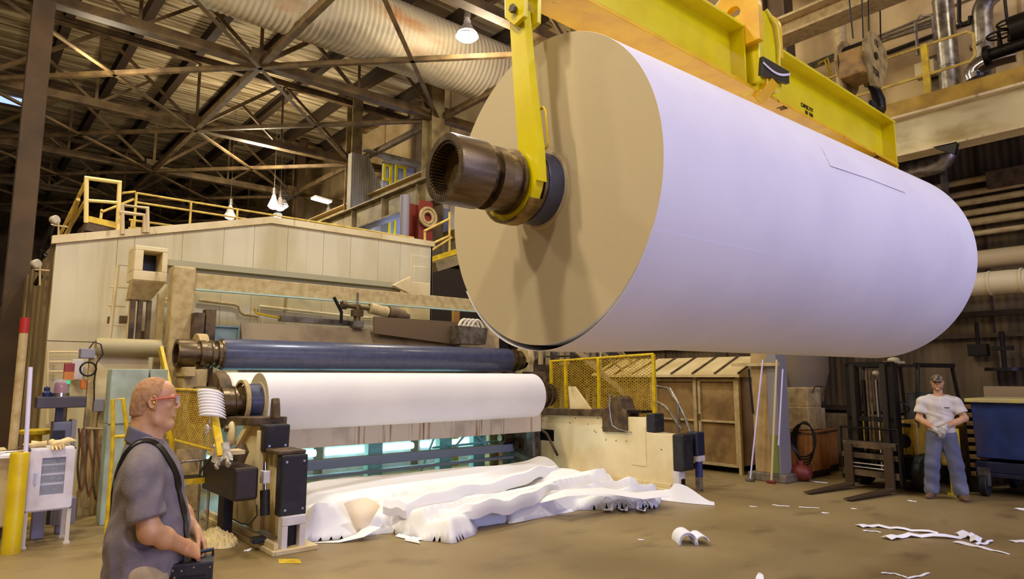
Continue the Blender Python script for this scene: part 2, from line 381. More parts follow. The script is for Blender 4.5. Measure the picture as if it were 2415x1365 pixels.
# columns
def column(x, y, top, m, label, w=.5, base=True, group=None):
    t = thing('steel_column', label, 'column', (x, y, 0), group)
    mb = MB(); mb.ibeam((x, y, 0), (x, y, top), w*.8, w, .03, up=(0, 1, 0)); part('shaft', mb, m, t)
    mb = MB(); mb.mm(x-w*.7, x+w*.7, y-w*.7, y+w*.7, 0, .06); part('base_plate', mb, m, t)
    return t
column(11.75, 17.8, RZ-.2, column_m, 'tan steel column just left of the hanging roll, lit brace at its top', .6)
column(12.0, 24.0, RZ-.2, column_m, 'tan steel column carrying the runway beam behind the hood roof', .55)
column(12.3, 30.2, RZ-.2, darkcol, 'dark far column above the hood guardrail', .45)
column(1.05, 17.8, RZ-.2, darkcol, 'thick dark brown column at the far left edge', .52)
# runway beam behind the hood
t = thing('crane_runway', 'long tan crane runway beam rising behind the hood to the geared spool end', 'crane beam', (11.4, 18, 7.5))
mb = MB(); mb.ibeam((11.15, 10.5, 7.55), (11.15, 25, 7.55), .45, .85, .05); part('girder', mb, column_m, t)
for y in np.arange(11, 25, 2.2): mb = MB(); mb.mm(11.0, 11.3, y-.015, y+.015, 7.18, 7.92); part('stiffener', mb, column_m, t)
column(10.75, 16.9, 7.1, mat('oxide_red_paint', S(128, 44, 30), .6), 'dark red steel column beyond the right end of the hood', .6)

# large ribbed duct under the roof
duct_m = mat('ribbed_duct', S(190, 178, 150), .65, col2=S(168, 116, 62), scale=1.4, stretch=(.35, 1, .8), lo=.56, hi=.75, col3=S(150, 140, 118), scale3=1.2, s3=(.4, 1, 1), lo3=.5, hi3=.7)
mb = MB(); L = 17.0; prof = []
n = int(L/.075)
for i in range(n+1): prof.append((i*L/n, .93+.03*(1 if i % 2 else 0)))
mb.lathe((-3.5, 15.6, 11.38), (14, 15.6, 11.38), prof, 40)
tag(link_mesh('ventilation_duct', mb.v, mb.f, mb.sm, duct_m), 'huge ribbed pale ventilation duct with rusty streaks running under the roof', 'duct')

# hanging high bay lamps
def bay_lamp(loc, label, group=None, r=.30, glow=None):
    x, y, z = loc
    t = thing('high_bay_lamp', label, 'lamp', loc, group)
    mb = MB(); mb.lathe((x, y, z+.55), (x, y, z), [(0, .05), (.08, .09), (.18, .1), (.2, .12), (.52, r)], 24, caps=False); part('reflector', mb, white, t)
    mb = MB(); mb.ball((x, y, z+.06), (r*.93, r*.93, .16), 20); part('bulb', mb, glow or lampglow, t)
    mb = MB(); mb.cyl((x, y, z+.55), (x, y, z+.8), .09, n=12); part('ballast', mb, galv, t)
    mb = MB(); mb.cyl((x, y, z+.8), (x, y, RZ+.02), .012, n=6); part('hanging_rod', mb, steel_grey, t)
    return t
bay_lamp((9.65, 13.1, 10.55), 'glowing round high bay lamp hanging beside the ribbed duct')
lamp('bay_lamp_light', (9.65, 13.1, 10.35), 120, WARM, .2)
p = GZ(-5, 225, RZ-.03); q = GZ(58, 236, RZ-.03)
mb = MB(); mb.mm(min(p.x, q.x)-.3, max(p.x, q.x)+.1, min(p.y, q.y), min(p.y, q.y)+.9, RZ-.04, RZ-.005); solo('roof_skylight', mb, mat('sky_blue_glow', S(150, 175, 255), .5, emit=(.35, .5, 1, 1), es=1.6), 'small blue glowing skylight panel in the roof near the left edge', 'skylight')
g = 'far lamps in a row left of the hood'
for i, (px, py, Y) in enumerate([(67, 688, 33), (60, 707, 37), (57, 716, 40), (55, 725, 43), (54, 731, 46), (50, 741, 49)]):
    p = GY(px, py, Y); bay_lamp((p.x, p.y, p.z), 'small bright lamp in the receding row left of the white hood', g, .28)
g = 'far lamps above the hood guardrail'
for i, (px, py, Y) in enumerate([(645, 488, 27), (668, 487, 31), (542, 512, 29), (655, 510, 34), (778, 500, 33), (774, 514, 30), (660, 492, 29)]):
    p = GY(px, py, Y); bay_lamp((p.x, p.y, p.z), 'small bright lamp far behind the hood guardrail', g, .24)
t = thing('fluorescent_fixture', 'long lit fluorescent fixture beyond the hood, left of the runway beam', 'lamp', GY(755, 470, 27))
mb = MB(); p = GY(738, 464, 27); q = GY(778, 475, 27); mb.beam(p, q, .5, .06); part('housing', mb, white, t)
mb = MB(); mb.beam(p-V(0, 0, .06), q-V(0, 0, .06), .4, .05); part('tube', mb, mat('tube_glow_dim', S(255, 245, 220), .5, emit=(1, .85, .6, 1), es=3), t)

# ---------------------------------------------------------------- dryer hood (big white sheeted enclosure)
HY = 12.6; hx0, hx1, hpk = 1.2, 8.35, 4.6
zl, zp, zr = 3.92, 4.78, 4.8
hd = thing('machine_hood', 'large cream panelled machine hood filling the background behind the winder', 'machine hood', (4.8, HY+6, 0))
def roofz(x): return zl+(zp-zl)*(x-hx0)/(hpk-hx0) if x < hpk else zp+(zr-zp)*(x-hpk)/(hx1-hpk)
mb = MB(); xs = [hx0, 2.05, 2.3, 3.05, 3.75, 4.3, 4.95, 5.7, 6.3, 6.95, 7.5, hx1]
for a, b in zip(xs[:-1], xs[1:]):
    a2, b2 = a+.003, b-.003
    for zz0, zz1 in ((.0, 2.35), (2.362, None)):
        p = [(a2, HY, zz0), (b2, HY, zz0), (b2, HY, roofz(b2) if zz1 is None else zz1), (a2, HY, roofz(a2) if zz1 is None else zz1)]
        mb.prism(p, (0, .06, 0))
part('front_panels', mb, cream_panel, hd)
mb = MB(); mb.prism([(hx0, HY+.05, 0), (hx1, HY+.05, 0), (hx1, HY+.05, zr-.02), (hpk, HY+.05, zp-.02), (hx0, HY+.05, zl-.02)], (0, .05, 0)); part('backing', mb, dustybeige, hd)
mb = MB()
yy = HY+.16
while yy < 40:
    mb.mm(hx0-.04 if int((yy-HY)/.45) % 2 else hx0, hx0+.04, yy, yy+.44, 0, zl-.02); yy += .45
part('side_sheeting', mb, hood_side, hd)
mb = MB(); mb.mm(hx1-.04, hx1, HY, 40, 0, zr-.02); part('end_sheeting', mb, cream_panel, hd)
mb = MB(); mb.prism([(hx0-.06, HY-.05, zl-.03), (hpk, HY-.05, zp-.03), (hx1+.03, HY-.05, zr-.03), (hx1+.03, HY-.05, zr+.09), (hpk, HY-.05, zp+.1), (hx0-.06, HY-.05, zl+.1)], (0, .12, 0)); part('roof_trim', mb, cream, hd)
mb = MB(); mb.prism([(hx0, HY, zl), (hpk, HY, zp), (hx1, HY, zr), (hx1, HY, zr+.05), (hpk, HY, zp+.05), (hx0, HY, zl+.05)], (0, 27, 0)); part('roof', mb, galv, hd)
mb = MB(); a = GY(970, 590, HY-.02); b = GY(1012, 680, HY-.02); mb.mm(a.x-.02, b.x-.03, HY-.05, HY, b.z, a.z-.1); mb.mm(a.x+.05, b.x-.1, HY-.07, HY-.04, b.z+.1, a.z-.35)
part('access_door', mb, cream_panel, hd, .01)
# small dark windows at the left of the hood
for a, b in (((254, 746), (262, 763)), ((282, 744), (306, 762)), ((332, 780), (346, 800)), ((391, 775), (410, 790))):
    p = GY(a[0], a[1], HY-.01); q = GY(b[0], b[1], HY-.01); mb = MB(); mb.mm(p.x, q.x, HY-.012, HY+.0, q.z, p.z)
    part('louvre_opening', mb, mat('louvre_brown', S(96, 74, 44), .7), hd)

# guardrails on the hood roof
def PZ(x, y, Y): return GY(x, y, Y)
gr = thing('roof_guardrail', 'long low double yellow guardrail along the hood roof', 'guardrail', (5, HY+.7, roofz(5)))
yr = HY+.6
mb = MB()
for (a, b) in (((318, 455), (1060, 572)),):
    pass
tl = GY(322, 455, yr); tr = GY(880, 540, yr); 
for h in (0, -.17, -.40, -.56):
    mb.tube([(tl.x, yr+(.5 if h < -.3 else 0), tl.z+h+.0), (8.2, yr+(.5 if h < -.3 else 0), tl.z+h-.02)], .02, 8)
part('rail', mb, rail_yellow, gr)
for x in (tl.x, 3.3, 4.15, 5.6, 6.9, 8.2):
    mb = MB(); mb.cyl((x, yr, roofz(x)+.04), (x, yr, tl.z), .022, n=8); part('post', mb, rail_yellow, gr)
    mb = MB(); mb.cyl((x+.05, yr+.5, roofz(x)+.04), (x+.05, yr+.5, tl.z-.40), .022, n=8); part('post', mb, rail_yellow, gr)
mb = MB(); mb.mm(tl.x, 3.6, yr-.02, yr, roofz(tl.x)+.04, roofz(tl.x)+.24); part('toe_board', mb, saf_yellow, gr)
# landing with gate frame at the left end
ld = thing('stair_landing', 'small landing with tall yellow gate frame on the left of the hood roof', 'landing', (2.3, HY+.2, 4.2))
Y0 = HY+.1
A = [GY(204, 420, Y0), GY(282, 430, Y0), GY(278, 545, Y0), GY(203, 525, Y0)]
mb = MB(); rr = .035
mb.tube([A[3], A[0]], rr, 8); mb.tube([A[0]+V(-.03, 0, 0), A[1]+V(.03, 0, 0)], rr, 8); mb.tube([A[1], A[2]-V(0, 0, .1)], rr, 8); mb.tube([lerp(A[3], A[0], .5), lerp(A[2], A[1], .58)], rr*.8, 8)
part('gate_frame', mb, mat('pale_yellow_rail', S(232, 208, 128), .5), ld)
mb = MB(); a = GY(203, 522, Y0); b = GY(280, 540, Y0); mb.prism([a, b, b-V(0, 0, .14), a-V(0, 0, .14)], (0, .9, 0)); part('platform', mb, brownsteel, ld)
mb = MB(); mb.prism([a+V(0, -.02, .1), b+V(0, -.02, .1), b+V(0, -.02, 0), a+V(0, -.02, 0)], (0, .02, 0)); part('toe_board', mb, saf_yellow, ld)
mb = MB()
for p, q in (((204, 425), (163, 530)), ((204, 470), (170, 540)), ((185, 470), (182, 530))): mb.tube([GY(*p, Y0), GY(*q, Y0)+V(0, 1.2, 0)], .03, 8)
for p, q in (((290, 455), (318, 452)), ((240, 500), (315, 470)), ((236, 525), (240, 495))): mb.tube([GY(*p, Y0+.3), GY(*q, Y0+.6)], .022, 8)
part('stair_handrail', mb, rail_yellow, ld)
mb = MB()
for (p) in ([(289, 552), (289, 484), (348, 490), (348, 548)], [(283, 500), (340, 507), (340, 548)]):
    mb.tube([GY(*q, HY-.06) for q in p], .035, 8)
solo('ladder_hoop_rail', mb, mat('dusty_pipe', S(206, 184, 140), .6), 'bent dusty pipe handrails rising over the hood edge', 'handrail')
# round floodlights on the left corner
fl = thing('floodlight', 'round floodlight on the upper left corner of the hood roof', 'floodlight', GY(136, 530, HY))
p = GY(134, 518, HY)
mb = MB(); mb.lathe(p, p+V(-.3, .55, 0), [(0, .06), (.02, .075), (.09, .065), (.13, .03)], 20); part('head', mb, mat('dusty_grey_lens', S(188, 176, 150), .4), fl)
mb = MB(); mb.tube([GY(126, 531, HY), GY(160, 535, HY)], .014, 8); mb.tube([GY(138, 522, HY), GY(138, 568, HY)], .014, 8); part('bracket', mb, dustybeige, fl)
fl2 = dup(fl, fl.location); fl2.location = GY(92, 634, HY); fl2['label'] = 'round floodlight low on the left side of the hood'
mb = MB()
for p, q in (((125, 530), (100, 590)), ((100, 590), (88, 640)), ((130, 560), (112, 575)), ((108, 600), (92, 612)), ((96, 650), (84, 670))): mb.tube([GY(*p, HY+.1), GY(*q, HY+.3)], .035, 8)
solo('hood_corner_piping', mb, steel_black, 'dark tangled piping down the left corner of the hood', 'piping')
# pipe runs on the hood face
def facepipe(pts, r, m, label, Y=HY-.07, name='wall_pipe'):
    mb = MB(); mb.tube([GY(*p, Y) for p in pts], r, 8); return solo(name, mb, m, label, 'pipe')
facepipe([(470, 708), (553, 718), (563, 722), (566, 735), (575, 742), (608, 746)], .028, dustybeige, 'thin pipe with a step running along the lower hood panels')
facepipe([(612, 765), (612, 722), (820, 745), (1130, 770)], .028, cream, 'thin pipe running right from a short riser on the hood panels')
facepipe([(390, 705), (425, 710)], .022, cream, 'short thin pipe behind the tall beige post')
# ---------------------------------------------------------------- reel stand (winder)
def solidpoly(mb, pts, x0, x1): mb.prism([(x0, y, z) for y, z in pts], (x1-x0, 0, 0))
def plate_bolts(parent, name, x0, x1, y, z0, z1, m=chrome, corners=True):
    for x in (x0+.05, x1-.05):
        for z in (z0+.07, z1-.07):
            b = MB(); b.cyl((x, y-.012, z), (x, y, z), .014, n=10); part(name, b, m, parent)
def bumper(parent, x0, x1, y0, y1, z0, z1, lean=0.0):
    mb = MB(); mb.prism([(x0, y1, z0), (x1, y1, z0), (x1, y1-lean, z1), (x0, y1-lean, z1)], (0, y0-y1, 0))
    o = part('bumper_pad', mb, rubber, parent, .022); plate_bolts(o, 'bolt', x0, x1, y0, z0, z1); return o

# right frame
rf = thing('winder_frame', 'large cream side frame of the winder right of the loose paper, dotted with bolt holes', 'machine frame', (8.95, 8.0, 0))
x0, x1 = 8.86, 9.12
mb = MB(); solidpoly(mb, [(9.16, 0), (6.47, 0), (6.47, .88), (6.98, .9), (6.98, 1.14), (9.62, 1.07), (9.62, .8), (9.16, .8)], x0, x1); part('side_plate', mb, cream_clean, rf, .008)
mb = MB(); solidpoly(mb, [(9.62, 0), (9.16, 0), (9.16, .58), (9.62, .58)], x0+.01, x1); part('rear_plate', mb, cream, rf)
mb = MB(); mb.mm(x0+.08, x1, 9.16, 9.62, .58, .8); part('slot_recess', mb, steel_black, rf)
mb = MB(); solidpoly(mb, [(9.7, 1.07), (7.9, 1.11), (7.9, 1.235), (9.7, 1.19)], x0-.06, x1+.06); part('top_rail', mb, brownsteel, rf, .01)
mb = MB(); solidpoly(mb, [(7.9, .85), (7.36, .87), (7.36, 1.2), (7.44, 1.26), (7.5, 1.42), (7.56, 1.47), (7.66, 1.45), (7.74, 1.3), (7.9, 1.22)], x0-.05, x1+.04); part('stop_horn', mb, brownsteel, rf, .012)
mb = MB(); mb.mm(x0-.02, x1, 7.05, 7.36, 1.2, 1.24); part('latch_bar', mb, steel_black, rf)
bumper(rf, x0, x1+.02, 6.82, 6.98, .9, 1.2); bumper(rf, x0, x1+.03, 6.28, 6.47, .34, .9)
mb = MB(); mb.mm(x0-.02, x0+.14, 6.35, 6.47, 0, .33); mb.mm(x0, x0+.1, 6.33, 6.37, 0, .25); part('foot', mb, white, rf, .006)
mb = MB(); mb.mm(x0+.0, x0+.1, 6.325, 6.33, .03, .22); part('foot_opening', mb, steel_black, rf)
mb = MB(); mb.mm(x0-.12, x1+.1, 6.45, 9.7, 0, .06); mb.mm(x0-.05, x0, 6.5, 9.6, .06, .13); part('base_rail', mb, cream, rf, .01)
mb = MB(); mb.mm(x0-.012, x0, 6.99, 7.3, .35, .98); part('cover_panel', mb, cream_clean, rf, .004)
for (px, py) in [(1344, 997), (1357, 986), (1386, 1000), (1402, 1016), (1406, 1019), (1410, 987), (1420, 1008), (1429, 1037), (1453, 1039), (1477, 1040), (1420, 985), (1560, 1060)]:
    p = GX(px, py, x0); mb = MB(); mb.cyl((x0-.004, p.y, p.z), (x0+.01, p.y, p.z), .011, n=10); part('bolt_hole', mb, brownsteel, rf)
mb = MB(); pts = [GX(1438, 928, x0-.12), GX(1437, 960, x0-.12), GX(1440, 985, x0-.11), GX(1444, 1003, x0-.1), GX(1458, 1012, x0-.08), GX(1490, 1020, x0-.06)]
mb.tube(pts, .012, 8); part('cable', mb, galv, rf)
# lubricator hanging on the outside of the front
mb = MB(); mb.mm(9.2, 9.42, 6.25, 6.45, .55, .92); solo('electric_box', mb, mat('dark_blue_housing', S(34, 38, 58), .4), 'dark blue motor housing behind the front bumper of the cream frame', 'motor', bevel=.02)
t = thing('air_regulator', 'small blue and white air regulator on the floor beyond the cream frame', 'regulator', (9.3, 6.3, 0))
mb = MB(); mb.cyl((9.3, 6.3, .22), (9.3, 6.3, .5), .06, n=16); part('bowl', mb, mat('regulator_blue', S(40, 50, 110), .35), t)
mb = MB(); mb.mm(9.22, 9.4, 6.24, 6.36, .46, .55); part('head', mb, white, t, .01)
mb = MB(); mb.mm(9.25, 9.34, 6.26, 6.34, 0, .22); part('stand', mb, galv, t)

# left frame
lf = thing('winder_frame', 'cream side frame of the winder beside the grey-shirted man, two black bumper pads in front', 'machine frame', (2.9, 8, 0))
a0, a1 = 2.76, 3.04
mb = MB(); solidpoly(mb, [(8.5, .1), (7.66, .1), (7.66, 1.25), (8.1, 1.27), (8.5, 1.0)], a0+.04, a1); part('rear_post', mb, cream, lf, .01)
mb = MB(); solidpoly(mb, [(7.66, .1), (7.1, .1), (7.1, .96), (7.66, .96)], a0+.12, a1); part('front_post', mb, cream, lf, .01)
mb = MB(); solidpoly(mb, [(7.62, .12), (7.54, .12), (7.54, 1.2), (7.62, 1.2)], a0-.02, a0+.04); solidpoly(mb, [(8.3, .95), (8.36, 1.0), (7.95, 1.3), (7.9, 1.24)], a0-.02, a0+.04)
part('stiffener_bar', mb, cream_clean, lf, .005)
mb = MB(); solidpoly(mb, [(9.0, 1.2), (7.66, 1.25), (7.66, 1.34), (9.0, 1.3)], a0-.05, a1+.06); part('top_rail', mb, brownsteel, lf, .01)
mb = MB(); solidpoly(mb, [(7.64, 1.33), (7.5, 1.33), (7.53, 1.5), (7.56, 1.56), (7.62, 1.55)], a0+.12, a0+.2); part('stop_horn', mb, brownsteel, lf, .012)
bumper(lf, a0+.0, a1-.0, 7.42, 7.62, .97, 1.27, .02)
bumper(lf, a0+.02, a1+.03, 6.96, 7.12, .35, .98, -.0)
mb = MB(); mb.mm(a0, a1+.02, 7.0, 7.4, .98, 1.02); part('bumper_cap', mb, brownsteel, lf, .01)
mb = MB(); mb.mm(a0+.03, a0+.09, 6.9, 7.02, 0, .268); mb.mm(a1-.06, a1, 6.9, 7.02, 0, .268); mb.mm(a0+.03, a1, 6.9, 7.02, .27, .36); part('foot', mb, white, lf, .005)
mb = MB(); mb.mm(a0+.092, a1-.062, 6.99, 7.02, 0.01, .265); part('foot_opening', mb, steel_black, lf)
mb = MB(); mb.mm(a0-.08, a1+.12, 6.84, 9.3, 0, .05); mb.mm(a0-.05, a0+.0, 6.9, 9.3, .05, .11); part('base_rail', mb, cream, lf, .008)
mb = MB(); mb.ball((a0-.06, 8.35, 1.12), (.05, .1, .15)); part('cam_lobe', mb, cream_clean, lf)
mb = MB(); mb.cyl((a0-.14, 8.35, 1.18), (a0-.02, 8.35, 1.18), .035, n=12); part('pivot_pin', mb, steel_dark, lf)
# air cylinder on the front post
ac = thing('air_cylinder', 'white and black air cylinder standing on the front of the left winder frame', 'air cylinder', (2.7, 7.25, .2))
p = GX(623, 1140, 2.72)
mb = MB(); b0 = GX(625, 1215, 2.7); b1 = GX(625, 1155, 2.7); mb.cyl(b0, b1, .05, n=16); part('barrel', mb, rubber, ac)
mb = MB(); c1 = GX(625, 1124, 2.7); mb.box(c1, (.07, .12, .13)); part('valve_block', mb, white, ac, .008)
mb = MB(); mb.cyl(c1, GX(625, 1090, 2.7), .018, n=12); mb.cyl(b1, GX(625, 1135, 2.7), .014, n=12); part('rod', mb, chrome, ac)
mb = MB(); mb.tube([GX(x_, y_, 2.62) for x_, y_ in ((605, 1190), (606, 1215), (590, 1235), (570, 1235), (545, 1222))], .008, 6); part('hose', mb, blackp, ac)
mb = MB(); mb.box(GX(608, 1277, 2.66)+V(0, 0, .02), (.14, .12, .06)); solo('foot_pedal', mb, blackp, 'small black foot pedal on the base rail of the left winder frame', 'pedal', bevel=.01)
mb = MB(); q = GX(560, 1085, 2.6); mb.lathe(q-V(0, 0, .14), q+V(.04, 0, .16), [(0, .05), (.1, .06), (.24, .09), (.32, .04)], 14); solo('rag_bundle', mb, brownsteel, 'dark brown rag bundle clamped on the left winder frame', 'rag')
mb = MB(); c_ = GX(512, 1238, 2.45)
n_ = 26; vs = []; fs = []
for i in range(n_+1):
    for j in range(n_+1):
        u, v_ = 2*i/n_-1, 2*j/n_-1; q_ = math.hypot(u, v_)
        if q_ > 1: u, v_ = u/q_, v_/q_; q_ = 1
        vs.append((c_.x+.20*u, c_.y+.40*v_, .003+.13*(1-q_)**.7+(.035*random.random() if q_ < .97 else 0)))
for i in range(n_):
    for j in range(n_): fs.append((i*(n_+1)+j, (i+1)*(n_+1)+j, (i+1)*(n_+1)+j+1, i*(n_+1)+j+1))
mb.add(vs, fs, False)
solo('dust_pile', mb, mat('dust_fluff', S(226, 206, 150), .95, bump=1, bscale=30), 'pale yellowish pile of paper dust beside the base of the left winder frame', 'dust pile', kind='stuff')

# ------------------------------------------------ spools and rolls
def coupling(t, c, ax, r, L, teeth=True, hub=None):
    # geared coupling drum: p at the open end, ax pointing inward
    c = V(c); ax = V(ax)
    d = MB(); d.lathe(c, c+ax, [(0, r*.78), (0, r*.98), (.012, r), (L, r), (L, r*.62)], 48, caps=False); 
    d.lathe(c, c+ax, [(0, r*.78), (L*.55, r*.78)], 48, caps=False)
    o = part('gear_coupling', d, steel_dark, t)
    mb = MB(); mb.lathe(c, c+ax, [(L*.42, r*.8), (L*.42, r*.2), (L*.38, r*.18), (L*.38, .0001)], 40, caps=False); part('coupling_web', mb, mat('greasy_brown', S(92, 74, 40), .5, .4), o)
    if teeth:
        u = ax.orthogonal().normalized(); v2 = ax.cross(u)
        mb = MB(); n = 44
        for i in range(n):
            a = 2*PI*i/n; e = u*math.cos(a)+v2*math.sin(a); tg = ax.cross(e)
            p0 = c+e*(r*.735)+ax*(L*.03); p1 = c+e*(r*.735)+ax*(L*.4); mb.beam(p0, p1, r*.055, r*.09, up=e)
        part('teeth', mb, mat('gear_teeth', S(130, 112, 82), .3, .9), o)
def spool_thing(name, label, cat, Xa, Xb, Y, Z, rs, left_j, right_j, group=None, yaw=0, teeth=True, paper=None):
    # everything is laid out along +X in the spool's own frame and then placed
    t = bpy.data.objects.new(name, None); COL.objects.link(t); tag(t, label, cat, group)
    k = rs/.235
    mb = MB(); mb.lathe((0, 0, 0), (1, 0, 0), [(0, rs*.8), (0, rs*.985), (.01, rs), (Xb-Xa-.01, rs), (Xb-Xa, rs*.985), (Xb-Xa, rs*.8)], 64); part('spool_sleeve', mb, bluespool, t)
    # left journal, profile going outwards (-X)
    J = [(0, .95), (.03, .93), (.03, .86), (.10, .86), (.10, .66), (.20, .66), (.205, .88), (.235, .88), (.24, .78), (.33, .76), (.34, .84), (.44, .84), (.45, .66), (.52, .66), (.55, .75), (.56, .75)]
    mb = MB(); mb.lathe((0, 0, 0), (-1, 0, 0), [(a*k*.72, b*rs) for a, b in J], 48); part('bearing_journal', mb, steel_dark, t)
    coupling(t, (-.62*k, 0, 0), (1, 0, 0), rs*.88, .235*k, teeth)
    L = Xb-Xa
    J2 = [(0, .95), (.02, .9), (.10, .88), (.10, .66), (.20, .66), (.205, .98), (.235, .98), (.24, .76), (.36, .72), (.365, .86), (.40, .86), (.41, .5), (.52, .5)]
    mb = MB(); mb.lathe((L, 0, 0), (L+1, 0, 0), [(a*k*.8, b*rs) for a, b in J2], 40); part('bearing_journal', mb, steel_dark, t)
    if paper:
        pa, pb, R = paper
        # roll body with slightly ragged end layers
        mb = MB(); mb.lathe((pa, 0, 0), (pb, 0, 0), [(0, R-.002), (.002, R), (pb-pa-.002, R), (pb-pa, R-.002)], 128, caps=False); ob = part('wound_paper', mb, paper_m, t)
        for e, s in ((pa, 1), (pb, -1)):
            mb = MB(); mb.lathe((e, 0, 0), (e+s, 0, 0), [(0, rs+.001), (0.0, rs+.02), (0.012*1, rs+.022), (0.004, R-.35*(R-rs)), (0.0, R-.0015)], 128, caps=False); part('roll_end', mb, grain_m, t)
    t.location = (Xa, Y, Z); t.rotation_euler = (0, 0, yaw)
    return t
spool_thing('reel_spool', 'empty navy blue reel spool with geared coupling resting above the white roll', 'spool', 3.03, 8.42, 10.0, 2.12, .228, None, None)
spool_thing('paper_reel', 'white paper reel on the winder above the heap of loose paper', 'paper roll', 2.97, 8.02, 8.72, 1.475, .235, None, None, paper=(.16, 4.93, .375))
# spool support arms
mb = MB(); mb.prism([(2.8, 10.2, 0), (2.8, 9.8, 0), (2.8, 9.8, 1.9), (2.8, 10.2, 1.9)], (-.3, 0, 0)); mb.prism([(2.62, 9.7, 1.8), (2.62, 10.3, 1.8), (2.62, 10.3, 1.93), (2.62, 9.7, 1.93)], (-.14, 0, 0))
solo('spool_support', mb, dustybeige, 'dusty beige post under the geared end of the empty blue spool', 'machine post', bevel=.01)
mb = MB(); mb.prism([(8.98, 10.2, 0), (8.98, 9.8, 0), (8.98, 9.8, 1.9), (8.98, 10.2, 1.9)], (.3, 0, 0))
solo('spool_support', mb, brownsteel, 'brown post under the right end of the empty blue spool', 'machine post', bevel=.01)
for x, l in ((2.78, 'rounded beige bearing cap behind the left end of the empty blue spool'), (9.06, 'rounded beige bearing cap behind the right end of the empty blue spool')):
    mb = MB(); mb.cyl((x-.04, 10.25, 2.18), (x+.1, 10.25, 2.18), .24, n=28); mb.mm(x-.04, x+.1, 10.05, 10.45, 1.5, 2.1); solo('bearing_cap', mb, dustybeige, l, 'bearing housing', bevel=.01)
# reel drum behind the paper roll
t = thing('reel_drum', 'dark ended drum turning behind the white reel', 'drum', (5.6, 9.75, .9))
mb = MB(); mb.lathe((3.0, 9.65, 1.48), (8.3, 9.65, 1.48), [(0, .36), (.02, .38), (5.28, .38), (5.3, .36)], 64); part('drum_shell', mb, mat('pinkish_paper_web', S(236, 226, 220), .6), t)
mb = MB(); mb.lathe((2.82, 9.65, 1.48), (3.0, 9.65, 1.48), [(0, .1), (.02, .37), (.06, .4), (.14, .4), (.18, .36)], 48); part('drum_head', mb, brownsteel, t)
# stop disc and clamp ring at the left of the reel
mb = MB(); mb.lathe((2.9, 8.72, 1.475), (3.0, 8.72, 1.475), [(0, .25), (.0, .285), (.05, .285), (.06, .24)], 40, caps=False); solo('clamp_ring', mb, dustybeige, 'thin beige ring around the left end of the blue sleeve', 'ring')
# cream bracket beside the right journal
mb = MB(); mb.prism([(8.84, 8.7, 1.2), (8.84, 8.2, 1.22), (8.84, 8.6, 1.62), (8.84, 8.75, 1.62)], (.05, 0, 0)); solo('gusset_bracket', mb, cream, 'triangular cream gusset beside the right journal of the white reel', 'bracket')

# ------------------------------------------------ apron and pit below the reel
ap_m = mat('rusty_streaked_apron', S(212, 198, 176), .6, col2=S(140, 96, 46), scale=6, stretch=(3.0, 1, .1), lo=.55, hi=.68, col3=S(180, 168, 146), scale3=2)
mb = MB(); mb.prism([(3.2, 9.12, .80), (8.5, 9.12, .80), (8.5, 9.12, 1.17), (3.2, 9.12, 1.17)], (0, .1, 0)); solo('apron_beam', mb, ap_m, 'pale apron beam with brown rust streaks under the white reel', 'machine beam', bevel=.01)
mb = MB(); mb.mm(3.2, 8.7, 10.0, 10.2, .36, .50); mb.mm(3.2, 8.7, 10.02, 10.18, .22, .27); solo('cross_beam', mb, mat('blue_grey_beam', S(150, 156, 170), .5), 'blue grey cross beam low under the winder above the loose paper', 'machine beam', bevel=.01)
for i, (xa, xb) in enumerate(((3.3, 5.1), (5.3, 7.1), (7.3, 8.9))):
    t = thing('tube_light', 'teal white tube light glowing under the winder ' + ('at its left', 'in its middle', 'at its right')[i], 'lamp', ((xa+xb)/2, 11.3, .62), None)
    mb = MB(); mb.cyl((xa, 11.3, .47), (xb, 11.3, .47), .06, n=12); part('tube', mb, tealglow, t)
    mb = MB(); mb.mm(xa, xb, 11.36, 11.42, .0, .60); part('housing', mb, white, t)
    area('tube_light_glow', ((xa+xb)/2, 11.2, .47), ((xa+xb)/2, 9, .3), 1.8, .1, 8, (.45, .95, 1))
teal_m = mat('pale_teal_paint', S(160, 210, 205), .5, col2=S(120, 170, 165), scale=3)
for x in (4.35, 5.9, 7.4, 8.2):
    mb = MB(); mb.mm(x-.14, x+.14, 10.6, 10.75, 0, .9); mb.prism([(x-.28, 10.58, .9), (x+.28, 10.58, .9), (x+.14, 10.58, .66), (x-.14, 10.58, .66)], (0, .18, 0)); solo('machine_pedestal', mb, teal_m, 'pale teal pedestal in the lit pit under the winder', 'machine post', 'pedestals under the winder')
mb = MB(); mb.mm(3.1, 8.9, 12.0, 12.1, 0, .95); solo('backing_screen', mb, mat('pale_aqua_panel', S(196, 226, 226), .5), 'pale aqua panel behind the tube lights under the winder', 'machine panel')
mb = MB()
for (a, b) in (((7.0, .8), (7.6, .3)), ((7.3, .3), (7.9, .8)), ((7.9, .75), (8.5, .35)), ((8.2, .3), (8.3, .85)), ((6.7, .0), (7.1, .75)), ((7.0, .5), (8.6, .52))): mb.tube([(a[0], 10.45, a[1]), (b[0], 10.5, b[1])], .02, 8)
solo('pit_piping', mb, teal_m, 'tangle of thin pale pipes at the right under the winder', 'piping')
for cx, cy, cz, r in ((8.45, 10.1, .62, .12), (8.7, 9.9, .5, .15), (8.6, 10.0, .9, .1)):
    mb = MB(); mb.cyl((cx-.1, cy, cz), (cx+.12, cy, cz), r, n=20); mb.cyl((cx-.14, cy, cz), (cx-.1, cy, cz), r*.6, n=16); solo('pulley', mb, steel_dark, 'dark pulley at the right end under the winder', 'pulley', 'pulleys under the winder')
